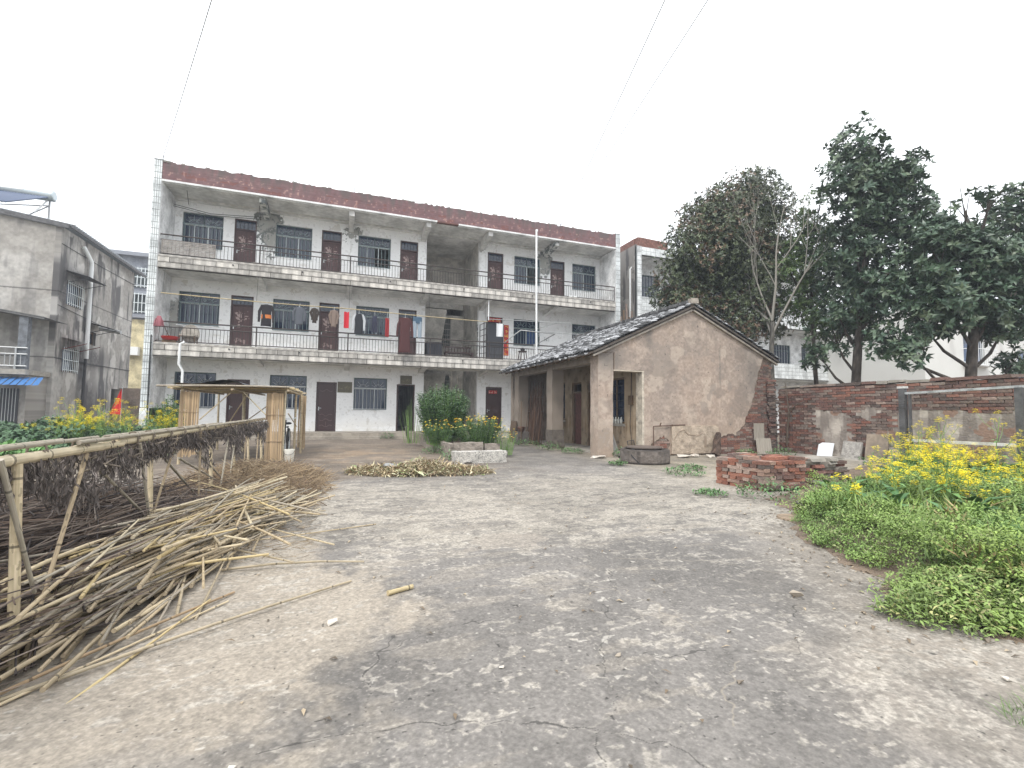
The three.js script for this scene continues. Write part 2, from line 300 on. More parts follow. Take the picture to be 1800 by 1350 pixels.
const mb = thing('dormitory', 'long three storey white dormitory with red parapet and open balconies', 'building', [3.3, 0, WZ]);
const winX = [-6.3, -2.85, 0.57, 8.25, 11.6], doorX = [-4.43, -0.99, 2.47, 6.81, 10.3], beamX = [-3.2, 0.24, 3.55, 6.5, 9.98];
const floors = [ // floor level, window bottom/top, door top, ceiling
  { y: 0.25, wb: 1.22, wt: 2.67, dt: 2.43, c: 3.12 }, { y: 3.64, wb: 4.6, wt: 5.98, dt: 5.98, c: 6.44 }, { y: 6.9, wb: 7.83, wt: 9.29, dt: 9.29, c: 9.78 }];
const SX0 = 3.72, SX1 = 6.37; // stair bay
{
  const spots = [[], [[-6.4, 4.6, 0.4, 1.3, 0.75], [12.6, 4.4, 0.5, 0.6, 0.6]], [[-3.15, 9.25, 0.5, 0.8, 1.25], [-2.95, 8.5, 0.5, 0.6, 1.0], [0.35, 9.35, 0.42, 0.4, 0.85], [9.95, 9.1, 0.42, 0.75, 1.0], [6.5, 9.6, 0.3, 0.4, 0.7]]];
  floors.forEach((F, k) => {
    const y0 = k ? F.y - 0.02 : 0, y1 = k === 2 ? 9.82 : F.c + 0.1;
    const m = std([255, 255, 255], { map: wallTexture(y0, y1 - y0, spots[k], 100 + 10 * k), bump: GR, bs: 0.002, rough: 0.9 });
    for (const [a, b] of [[BX0, SX0], [SX1, BX1]]) {
      const holes = [];
      for (const x of winX) if (x > a && x < b) holes.push([x, x + 1.46, F.wb, F.wt]);
      const outl = [[a, y0]];
      for (const x of doorX) if (x > a && x < b && !(k === 1 && x > 10)) { const w = 0.84; outl.push([x, y0], [x, F.dt], [x + w, F.dt], [x + w, y0]); }
      outl.push([b, y0], [b, y1], [a, y1]);
      const g = new GB(); g.geo(holed(outl, holes, 0.24), T4(0, 0, WZ - 0.24)); g.build('wall', m, mb, { uv: [1 / (BX1 - BX0), -BX0 / (BX1 - BX0), 1 / (y1 - y0), -y0 / (y1 - y0)] });
    }
  });
  // stair bay: side walls, back wall, flights
  const g = new GB();
  for (const x of [SX0 - 0.12, SX1 + 0.12]) g.bb(x - 0.12, x + 0.12, 0, 9.8, WZ - 0.25, -28.9);
  g.bb(SX0, SX1, 0, 6.5, -25.4, -25.6); g.bb(SX0, SX1, 6.9, 9.8, -25.6, -25.8);
  g.build('stair_wall', std([206, 202, 194], { map: MOT }), mb);
  for (const y of [0.25, 3.64]) { const s = new GB(); s.geo(holed([[SX0, y], [4.72, y], [4.86, y + 1.2], [5.12, y + 2.86], [SX0, y + 2.86]], [], 0.1), T4(0, 0, -24.1)); s.build('stair_side_wall', std([200, 196, 188], { map: MOT }), mb); }
  const fl = (x0, x1, y0, y1, z0, z1) => { const s = new GB(); const n = 10; for (let i = 0; i < n; i++) { const x = mix(x0, x1, (i + 0.5) / n), y = mix(y0, y1, (i + 1) / n); s.box(x, y - 0.08, (z0 + z1) / 2, Math.abs(x1 - x0) / n + 0.01, 0.16, z1 - z0); } const q = new GB(); q.bar([x0, y0 - 0.16, (z0 + z1) / 2], [x1, y1 - 0.14, (z0 + z1) / 2], 0.14, z1 - z0 - 0.02); const p = s.build('stair_flight', MT.concrete, mb); q.build('stair_soffit', MT.grey, p); };
  fl(4.7, 3.8, 0.3, 1.9, -25.2, -24.15); fl(4.7, 3.8, 3.7, 5.3, -25.2, -24.15);
  for (const y of [1.6, 4.75]) { const lat = new GB(); lat.bb(4.95, 5.62, y, y + 1.6, -25.4, -25.36); lat.build('stair_window', MT.dark, mb); }
  const l2 = new GB(); for (const y of [1.6, 4.75]) for (let i = 0; i < 6; i++) { l2.bb(4.95, 5.62, y + i * 0.31, y + i * 0.31 + 0.03, -25.36, -25.33); l2.bb(5.0 + i * 0.115, 5.02 + i * 0.115, y, y + 1.6, -25.35, -25.32); } l2.build('stair_lattice', MT.grey, mb, { kind: 'stuff' });
  // shell: back, ends, floors, roof
  const s = new GB(); s.bb(BX0 - 0.28, BX1 + 0.28, 0, 9.8, -29.1, -28.9);
  for (const [a, b] of [[BX0 - 0.27, BX0], [BX1, BX1 + 0.27]]) s.bb(a, b, 0, 10.5, WZ - 0.002, -28.9);
  s.build('shell_wall', MT.white, mb);
  for (const x of [-3.2, 0.24, 9.98]) { const room = new GB(); room.bb(x - 0.1, x + 0.1, 0.25, 9.8, WZ - 0.25, -28.9); room.build('partition', MT.white, mb); }
  for (const [y0, y1, nm] of [[6.5, 6.9, 'floor_slab'], [3.18, 3.64, 'floor_slab'], [9.8, 9.95, 'roof_slab']]) {
    const q = new GB(); q.bb(BX0, BX1, y0, y1, WZ - 0.24, FZ - 0.02);
    if (nm === 'floor_slab') { q.bb(BX0, SX0 - 0.24, y0, y1, -28.9, WZ - 0.24); q.bb(SX1 + 0.24, BX1, y0, y1, -28.9, WZ - 0.24); } else q.bb(BX0, BX1, y0, y1, -28.9, WZ - 0.24);
    q.build(nm, MT.soffit, mb);
  }
  // end piers with small glazed tiles
  const pierM = std([226, 231, 232], { map: MOT, rough: 0.35 }), joint = std([104, 108, 108]);
  for (const [a, b] of [[BX0 - 0.27, BX0], [BX1, BX1 + 0.27]]) {
    const c = new GB(); c.bb(a + 0.005, b - 0.005, 1.2, 10.56, FZ + 0.012, WZ); c.bb(a, b, 0, 1.2, FZ, WZ); c.bb(a - 0.004, b + 0.004, 10.56, 10.6, FZ + 0.02, WZ);
    const p = c.build('end_pier', joint, mb);
    const tl = new GB(), n = 4; for (let r = 0; r < 39; r++) for (let k = 0; k < n; k++) { const y = 1.21 + r * 0.24, w = (b - a) / n; tl.box(a + w * (k + 0.5), y + 0.115, FZ + 0.014, w - 0.014, 0.222, 0.012); }
    for (let r = 0; r < 39; r++) for (let k = 0; k < 20; k++) for (const x of [a < 0 ? a : b]) tl.box(x + (x === a ? -0.001 : 0.001), 1.325 + r * 0.24, FZ - 0.03 - k * 0.08, 0.01, 0.222, 0.068);
    tl.build('pier_tiles', pierM, p, { kind: 'stuff' });
    const ip = new GB(), xi = a < 0 ? b : a; ip.bb(xi - 0.012, xi + 0.012, 0.26, 9.78, WZ + 0.002, FZ + 0.001); ip.build('pier_inner_face', MT.white, p);
    const pl = new GB(); pl.bb(a - 0.012, b + 0.012, 0, 1.19, FZ + 0.02, WZ); pl.build('pier_foot', MT.white, p);
  }
  // parapet and white lip
  const ptex = tex(2048, 160, (u, v) => {
    const x = u * 19.9, y = v * 0.78; const n = fbm(x * 1.5, y * 2, 4, 61), f = fbm(x * 10, y * 10, 4, 62); let c = mix3([110, 82, 84], [124, 96, 96], n); c = mul3(c, 0.85 + 0.26 * f);
    const top = sst(0.25, 0.95, v + (fbm(x * 4, 0, 4, 63) - 0.5) * 0.9), st = fbm(x * 9, y * 1.1, 4, 64); c = mix3(c, [92, 84, 82], clamp(top * sst(0.3, 0.62, st)) * 0.85);
    if (fbm(x * 5, y * 8, 4, 66) > 0.66 && v < 0.5) c = mix3(c, [116, 70, 62], 0.6);
    if (f > 0.7 && v < 0.6) c = mix3(c, [170, 140, 128], 0.6); return c;
  }, true, false);
  const pp = new GB(), R = rng(9); let prof = [[BX0, 9.84]]; prof.push([BX1, 9.84]); for (let x = BX1; x > BX0; x -= 0.11 + R() * 0.16) { const chip = R() < 0.3 ? -0.035 * R() : 0.02 * R(); prof.push([x, 10.53 + chip]); if (R() < 0.4) prof.push([x - 0.01, 10.55 + 0.03 * R()]); } prof.push([BX0, 10.54]);
  pp.geo(holed(prof, [], 0.13), T4(0, 0, FZ - 0.13)); pp.build('parapet', std([255, 255, 255], { map: ptex, bump: LUMP, bs: 0.01 }), mb, { uv: [1 / 19.9, -BX0 / 19.9, 1 / 0.78, -9.83 / 0.78] });
  const lip = new GB(); lip.bb(BX0, 3.9, 9.77, 9.84, FZ - 0.2, FZ + 0.03); lip.bb(4.9, BX1, 9.77, 9.84, FZ - 0.2, FZ + 0.03); lip.build('parapet_lip', MT.white, mb); const br = new GB(); br.bb(3.9, 4.9, 9.785, 9.84, FZ - 0.2, FZ - 0.004); br.build('broken_lip', std([120, 84, 76], { map: MOTS, bump: LUMP, bs: 0.02 }), mb);
  const deb = new GB(); for (let i = 0; i < 46; i++) { const x = mix(BX0, BX1, R()), w = 0.05 + R() * 0.2; deb.box(x, 10.56 + R() * 0.01, FZ - 0.06, w, 0.03 + 0.04 * R(), 0.08, [R() * 0.2, R(), R() * 0.2]); } deb.build('parapet_crumbs', MT.grey, mb, { kind: 'stuff' });
  const rods = new GB(); for (const x of [-6.58, -2.6, 0.3, 3.9, 8.4, 10.1, 13.3]) rods.tube([[x, 10.5, FZ - 0.06], [x + 0.01, 10.78, FZ - 0.06]], 0.012, 4); rods.build('rods', MT.iron, mb, { kind: 'stuff' });
  // bracket beams
  const bm = (x, yt, dw, df) => { const s = new THREE.Shape([new THREE.Vector2(WZ, yt), new THREE.Vector2(FZ - 0.12, yt), new THREE.Vector2(FZ - 0.12, yt - df), new THREE.Vector2(WZ, yt - dw)]); const e = new GB(); const gg = new THREE.ExtrudeGeometry(s, { depth: 0.22, bevelEnabled: false }); const m = new THREE.Matrix4().makeBasis(V3(0, 0, 1), V3(0, 1, 0), V3(-1, 0, 0)); m.setPosition(x + 0.11, 0, 0); e.geo(gg, m); return e; };
  const beamStain = tex(256, 256, (u, v) => { const a = fbm(u * 6, v * 6, 5, 51, 6); return mix3([196, 196, 192], [70, 76, 78], sst(0.45, 0.7, a) * 0.75); });
  beamX.forEach((x, k) => { for (const [yt, dw, df] of [[9.8, 0.44, 0.26], [6.5, 0.26, 0.07], [3.18, 0.2, 0.05]]) bm(x, yt, dw, df).build('bracket_beam', yt > 9 && (k === 0 || k === 4) ? std([255, 255, 255], { map: rep(beamStain, 0.9) }) : MT.soffit, mb); });
  const edge = new GB(); for (const yt of [9.8]) edge.bb(BX0, BX1, yt - 0.1, yt, WZ, WZ + 0.18); edge.build('ring_beam', MT.soffit, mb);
  // balcony fascias faced with rough stone tiles
  const ft = tex(512, 256, (u, v) => { const a = fbm(u * 10, v * 6, 5, 71, 2), b = fbm(u * 30, v * 26, 3, 72, 2); let c = [214, 213, 211]; c = mul3(c, 0.72 + 0.5 * a); c = mul3(c, 0.86 + 0.24 * b); if (b > 0.68) c = mul3(c, 0.72); return c; });
  const fm = [0.82, 0.92, 1, 1.06].map((k, i) => std([232 * k, 228 * k, 222 * k], { map: rep(ft, 1.3 + i * 0.2, 0.6), bump: rep(TX.lump, 0.2), bs: 0.012 }));
  const grime = std([74, 70, 66], { map: MOTS });
  const tileG = new Map(), tg = L => { const k = Math.round(L * 100); if (!tileG.has(k)) { const q = new GB(), r = 0.008; q.box(0, 0, 0, L - 0.022, 0.19, 0.026); tileG.set(k, q.make()); } return tileG.get(k); };
  for (const y of [6.47, 3.15]) {
    const c = new GB(); c.bb(BX0, BX1, y, y + 0.5, FZ - 0.2, FZ - 0.018); c.build('fascia', grime, mb);
    const q = new GB(); q.bb(BX0 + 0.002, BX1 - 0.002, y + 0.428, y + 0.503, FZ - 0.19, FZ - 0.004); q.build('fascia_cap', fm[1], mb);
    for (let r = 0; r < 2; r++) { let x = BX0, first = r ? 0.38 : 0.76; while (x < BX1 - 0.03) { let L = first || 0.76; first = 0; if (x + L > BX1) L = BX1 - x; piece('fascia_tile', tg(L), fm[Math.floor(R() * 4)], mb, [x + L / 2, y + 0.107 + r * 0.212 + (R() - 0.5) * 0.004, FZ - 0.01 + R() * 0.006]); x += L; } }
    for (const x of [-4.1, -1.6, 1.9, 5.2, 8.6, 11.8]) { const dr = new GB(); dr.tube([[x, y + 0.36, FZ - 0.1], [x, y + 0.35, FZ + 0.05]], 0.03, 6); dr.build('drain_spout', MT.iron, mb); }
  }
  // porch
  const po = new GB(); po.bb(BX0 - 0.28, 5.9, -0.01, 0.25, WZ + 0.001, FZ + 0.05); po.bb(5.9, BX1, -0.01, 0.25, WZ + 0.001, FZ + 0.05); po.bb(-5.2, 5.2, -0.01, 0.11, FZ + 0.05, FZ + 0.42); po.bb(BX0, BX1, 0, 0.249, -28.9, WZ - 0.2); po.build('porch', std([158, 150, 138], { map: MOT, bump: GR, bs: 0.004 }), mb);
  { const rg = new GB(); rg.quad([6.6, 0.02, FZ + 0.7], [7.4, 0.02, FZ + 0.7], [7.4, 0.23, FZ + 0.06], [6.6, 0.23, FZ + 0.06]); rg.build('porch_ramp', MT.concrete, mb); }
}
// windows: frame > panes, grille
function fillWindow(x, F, k, parent, z = WZ) {
  const w = 1.46, y0 = F.wb, y1 = F.wt, h = y1 - y0, yt = y0 + h * 0.67, R = rng(k * 31 + Math.round(x * 10) + 400);
  const W = part('window', parent, [x + w / 2, y0, z]);
  const f = new GB(), t = 0.05, zf = z - 0.1;
  f.bb(x, x + w, y1 - t, y1, zf - 0.06, zf); f.bb(x, x + w, y0, y0 + t, zf - 0.06, zf); f.bb(x, x + t, y0 + t, y1 - t, zf - 0.06, zf); f.bb(x + w - t, x + w, y0 + t, y1 - t, zf - 0.06, zf);
  f.bb(x + w / 2 - 0.02, x + w / 2 + 0.02, yt, y1 - t, zf - 0.05, zf - 0.005); f.build('frame', MT.frame, W);
  const a = new GB(); a.bb(x + t, x + w - t, yt - 0.03, yt + 0.03, zf - 0.045, zf + 0.004);
  const xs = R() < 0.6 ? [x + w * 0.28, x + w * 0.62] : [x + w * 0.5];
  for (const xx of xs) a.bb(xx - 0.018, xx + 0.018, y0 + t, yt - 0.03, zf - 0.04, zf); a.build('sash', MT.alu, W);
  for (const [xa, xb, ya, yb] of [[x + t, x + w / 2 - 0.02, yt + 0.03, y1 - t], [x + w / 2 + 0.02, x + w - t, yt + 0.03, y1 - t], [x + t, x + w / 2, y0 + t, yt - 0.03], ...(R() < 0.55 ? [[x + w / 2, x + w - t, y0 + t, yt - 0.03]] : [])]) { const p = new GB(); p.quad([xa, ya, zf - 0.03], [xb, ya, zf - 0.03], [xb, yb, zf - 0.03], [xa, yb, zf - 0.03]); p.build('pane', GLASS, W); }
  // security grille
  const b = new GB(), zb = z - 0.03; for (let i = 0; i < 9; i++) { const xx = x + 0.09 + i * (w - 0.18) / 8; b.tube([[xx, y0 + 0.02, zb], [xx, yt, zb]], 0.011, 4, false); }
  b.bar([x, yt + 0.005, zb], [x + w, yt + 0.005, zb], 0.03, 0.014); b.bar([x, y0 + 0.04, zb], [x + w, y0 + 0.04, zb], 0.024, 0.014);
  for (const s of [0, 1]) { const c = x + w * (0.27 + 0.46 * s), yb = yt + 0.02; for (const an of [-65, -38, 0, 38, 65]) { const r = an * Math.PI / 180, L = Math.abs(an) > 50 ? 0.3 : 0.36; b.tube([[c + Math.sin(r) * 0.1, yb + Math.cos(r) * 0.1, zb], [c + Math.sin(r) * L, Math.min(y1 - 0.03, yb + Math.cos(r) * L), zb]], 0.008, 4, false); } const arc = []; for (let i = 0; i <= 8; i++) { const r = (-1 + i / 4) * 1.35; arc.push([c + Math.sin(r) * 0.17, yb + Math.cos(r) * 0.17, zb]); } b.tube(arc, 0.007, 4, false); }
  b.build('security_grille', k === 0 ? MT.galv : MT.grille, W);
  if (R() < 0.45) { const c = new GB(), zc = zf - 0.22, a0 = R() < 0.7 ? x + 0.05 : x + w * 0.5, n = 26, wd = w * (R() < 0.3 ? 0.9 : 0.45); const id = []; for (let i = 0; i <= n; i++) { const xx = a0 + wd * i / n, zz = zc + Math.sin(i * 1.9) * 0.03; id.push([c.v(xx, y0 - 0.1, zz, xx, 0), c.v(xx, y1 - 0.1, zz * 1, xx, 1.5)]); } for (let i = 0; i < n; i++) { c.tri(id[i][0], id[i + 1][0], id[i + 1][1]); c.tri(id[i][0], id[i + 1][1], id[i][1]); } c.build('curtain', R() < 0.6 ? MT.curtain : MT.curtain2, W); }
  const s = new GB(); s.bb(x - 0.03, x + w + 0.03, y0 - 0.045, y0 - 0.002, z - 0.02, z + 0.03); s.build('sill', MT.white, W);
}
floors.forEach((F, k) => winX.forEach(x => fillWindow(x, F, k, mb)));
// doors
const scrap = tex(256, 512, (u, v) => { // old couplet paper torn off the brown paint
  const n = fbm(u * 9, v * 18, 5, 81), w = fbm(u * 26, v * 3, 3, 82); let c = mul3([80, 55, 54], 0.8 + 0.35 * w);
  const zone = (sst(0.08, 0.2, u) * sst(0.92, 0.8, u)) * (sst(0.48, 0.55, v) * sst(0.92, 0.85, v) * 1 + sst(0.02, 0.1, v) * sst(0.42, 0.3, v) * 0.72);
  const s = sst(0.56, 0.6, n * (0.72 + 0.36 * zone)) * zone; return mix3(c, [176, 158, 152], s * 0.85);
}, true, false);
const doorScrap = std([255, 255, 255], { map: scrap, rough: 0.6 });
function fillDoor(x, F, k, d, parent) {
  const w = 0.84, y0 = F.y, y1 = F.dt, z = WZ, D = part('door', parent, [x + w / 2, y0, z]), t = 0.05, f = new GB();
  f.bb(x, x + t, y0, y1, z - 0.14, z - 0.02); f.bb(x + w - t, x + w, y0, y1, z - 0.14, z - 0.02); f.bb(x + t, x + w - t, y1 - t, y1, z - 0.14, z - 0.02); f.build('frame', MT.door, D);
  const yt = k ? y0 + 1.92 : y1 - t, open = k === 0 && d === 2;
  if (k) { const q = new GB(); q.bb(x + t, x + w - t, yt, yt + 0.05, z - 0.13, z - 0.025); q.build('transom_bar', MT.door, D); const p = new GB(); p.quad([x + t, yt + 0.05, z - 0.09], [x + w - t, yt + 0.05, z - 0.09], [x + w - t, y1 - t, z - 0.09], [x + t, y1 - t, z - 0.09]); p.build('transom_pane', GLASS, D); const bb = new GB(); for (let i = 1; i < 5; i++) { const xx = x + t + (w - 2 * t) * i / 5; bb.tube([[xx, yt + 0.05, z - 0.06], [xx, y1 - t, z - 0.06]], 0.007, 4, false); } bb.build('transom_bars', MT.iron, D); }
  if (open) { const q = new GB(); q.box(x + t + 0.02, (y0 + yt) / 2, z - 0.5, 0.04, yt - y0 - 0.02, 0.74); q.build('leaf', MT.steelDoor, D); return; }
  const q = new GB(); q.bb(x + t + 0.004, x + w - t - 0.004, y0 + 0.01, yt - 0.005, z - 0.12, z - 0.08);
  const steel = k === 0 && d === 1, leaf = q.build('leaf', steel ? MT.steelDoor : k ? doorScrap : MT.door, D, k && !steel ? { uv: [1 / 0.74, -(x + t) / 0.74, 1 / (yt - y0), -y0 / (yt - y0)] } : {});
  if (!steel) { for (const [a, b] of k ? [[0.12, 0.44], [0.54, 0.96]] : [[0.06, 0.22], [0.26, 0.42], [0.46, 0.62], [0.66, 0.8]]) for (const s of [0, 1]) { const pw = (w - 2 * t) / 2, px = x + t + pw * s, h = yt - y0, g = new GB(), ya = y0 + a * h, yb = y0 + b * h - 0.03; const u = 0.05, o = 0.018; for (const [p0, p1, p2, p3] of [[px + u, px + pw - u, ya, ya + o], [px + u, px + pw - u, yb - o, yb], [px + u, px + u + o, ya + o, yb - o], [px + pw - u - o, px + pw - u, ya + o, yb - o]]) g.bb(p0, p1, p2, p3, z - 0.081, z - 0.07); g.build('panel_moulding', MT.door, leaf); } }
  else { const g = new GB(); for (const yy of [0.24, 0.5, 0.72, 1.8]) { const pts = []; const s = yy === 0.5 || yy > 1.7 ? 1 : -1; for (let i = 0; i <= 16; i++) { const u = i / 16; pts.push([x + 0.16 + u * 0.52, y0 + yy + s * 0.05 * Math.cos((u - 0.5) * 9) * (0.4 + 0.6 * Math.sin(u * Math.PI)), z - 0.078]); } g.tube(pts, 0.011, 5); } g.tube([[x + 0.42, y0 + 0.2, z - 0.075], [x + 0.42, y0 + 0.42, z - 0.075]], 0.01, 5); g.build('embossing', std([104, 84, 82], { rough: 0.35 }), leaf); }
  const hd = new GB(); hd.bb(x + 0.1, x + 0.13, y0 + 0.92, y0 + 1.08, z - 0.082, z - 0.07); hd.tube([[x + 0.115, y0 + 1.02, z - 0.075], [x + 0.115, y0 + 1.02, z - 0.035], [x + 0.22, y0 + 1.02, z - 0.035]], 0.01, 5); hd.build('handle', MT.alu, leaf);
}
floors.forEach((F, k) => doorX.forEach((x, d) => { if (!(k === 1 && d === 4)) fillDoor(x, F, k, d, mb); }));
// balcony railings
for (const [yb, bays] of [[6.97, [[-6.55, -3.2], [-3.2, 0.24], [0.24, 3.72], [3.72, 6.5], [6.5, 9.98], [9.98, 13.28]]], [3.65, [[-6.55, -3.2], [-3.2, 0.24], [0.24, 3.72], [3.72, 6.5], [6.5, 9.98], [9.98, 13.28]]]]) for (const [a, b] of bays) {
  const z = FZ - 0.1, Rl = part('railing', mb, [(a + b) / 2, yb, z]), g = new GB(), y = yb - 0.004;
  for (const [h, r] of [[0.8, 0.028], [0.6, 0.019], [0.06, 0.02]]) g.tube([[a, y + h, z], [b, y + h, z]], r, 6, false); g.build('rails', MT.rail, Rl);
  const p = new GB(); p.tube([[b, y, z], [b, y + 0.8, z]], 0.026, 6); p.build('post', MT.rail, Rl);
  const q = new GB(); const n = Math.round((b - a) / 0.125); for (let i = 1; i < n; i++) { const x = a + (b - a) * i / n; q.tube([[x, y + 0.06, z], [x, y + 0.2, z + 0.028], [x, y + 0.33, z + 0.012], [x, y + 0.46, z - 0.008], [x, y + 0.6, z]], 0.0085, 4, false); } q.build('balusters', MT.rail, Rl, { kind: 'stuff' });
}
// ---------- bricks ----------
const brickTex = tex(256, 256, (u, v, i, j) => { const a = fbm(u * 8, v * 8, 5, 201, 8); let k = 0.62 + 0.5 * a + 0.12 * (hsh(i, j, 3) - 0.5); if (a > 0.64) k *= 1.12; return 255 * clamp(k); });
const brickCols = [[152, 106, 92], [142, 100, 88], [162, 118, 102], [130, 98, 90], [162, 136, 124], [178, 156, 144], [122, 100, 92], [154, 140, 130]];
const brickMats = brickCols.map(c => std(c, { map: rep(brickTex, 0.31), bump: rep(TX.lump, 0.16), bs: 0.008, rough: 0.95 }));
const dullMats = [[138, 104, 94], [130, 102, 94], [146, 110, 98], [118, 98, 92], [138, 120, 112], [130, 116, 108], [110, 98, 92], [150, 134, 124]].map(c => std(c, { map: rep(brickTex, 0.31), bump: rep(TX.lump, 0.16), bs: 0.01, rough: 1 }));
function roughBox(w, h, d, seed, j = 0.07) { // brick with knocked corners
  const R = rng(seed), g = new THREE.BoxGeometry(w, h, d), P = g.attributes.position, mp = {};
  for (let i = 0; i < P.count; i++) { const k = [P.getX(i), P.getY(i), P.getZ(i)].map(v => Math.sign(v)).join(); if (!mp[k]) mp[k] = [(R() - 0.5) * j * w * 0.6, (R() - 0.5) * j * h * 2.2, (R() - 0.5) * j * d]; P.setXYZ(i, P.getX(i) + mp[k][0], P.getY(i) + mp[k][1], P.getZ(i) + mp[k][2]); }
  const b = new GB(); b.geo(g); return b.make();
}
// ---------- low tiled house ----------
const hx0 = 6.62, hx1 = 12.9, hz0 = -11.2, hz1 = -18, rx = 9.76, ry = 4.42, ex0 = 6.25, ex1 = 13.15;
const slopeY = x => x < rx ? ry - (rx - x) * 0.457 : ry - (x - rx) * 0.445;
const plTex = tex(1024, 1024, (u, v) => { // worn tan render, 7 m across
  const x = u * 7, y = v * 5; const n = fbm(x * 0.8, y * 0.8, 4, 211), m = fbm(x * 3, y * 3, 5, 212), f = fbm(x * 17, y * 17, 3, 213);
  let c = mix3([167, 150, 137], [152, 139, 129], sst(0.35, 0.65, n)); c = mix3(c, [178, 162, 149], sst(0.52, 0.72, m) * 0.6); c = mul3(c, 0.86 + 0.26 * f); c = mix3(c, [190, 176, 162], sst(0.6, 0.66, fbm(x * 1.7 + 5, y * 2.3, 6, 216)) * 0.5); c = mix3(c, [124, 114, 106], sst(0.6, 0.68, fbm(x * 1.1 + 15, y * 1.6, 6, 217)) * 0.45);
  if (m < 0.33) c = mix3(c, [142, 132, 124], 0.55);
  const scr = vn(x * 3 + y * 2.4 + 3 * m, y * 14 - x * 11, 214); if (scr > 0.95) c = mix3(c, [190, 176, 162], 0.3);
  const damp = sst(1.2, 0.2, y + (m - 0.5) * 1.4) * 0.5; c = mix3(c, [150, 134, 118], damp * sst(0.35, 0.6, f + 0.1));
  const st = Math.exp(-(((x - 2.05) / 0.13) ** 2)) * sst(2.9, 3.3, y) * sst(4, 3.6, y) + Math.exp(-(((x - 0.7) / 0.5) ** 2 + ((y - 2.75) / 0.35) ** 2)) * 1.2 + Math.exp(-(((x - 5.9) / 0.3) ** 2 + ((y - 2.6) / 0.9) ** 2)) * 0.8 + Math.exp(-(((x - 4.62) / 0.035) ** 2)) * sst(1.9, 2.2, y) * sst(3.4, 2.9, y) * 0.7;
  c = mix3(c, [104, 100, 96], clamp(st * (0.35 + 0.9 * m)) * 0.8);
  const pock = vn(x * 20, y * 20, 215); if (pock > 0.95) c = mul3(c, 0.7);
  return c;
}, true, true);
const PLM = std([255, 255, 255], { map: plTex, bump: LUMP, bs: 0.012, rough: 0.95 });
const PUV = { uv: [1 / 7, -6.2 / 7, 1 / 5, 0] };
const porchM = std([152, 140, 128], { map: MOT, bump: LUMP, bs: 0.01, rough: 0.95 });
const hs = thing('tiled_house', 'low tan plastered house with grey tile roof and open side porch', 'house', [9.7, 0, -14.6]);
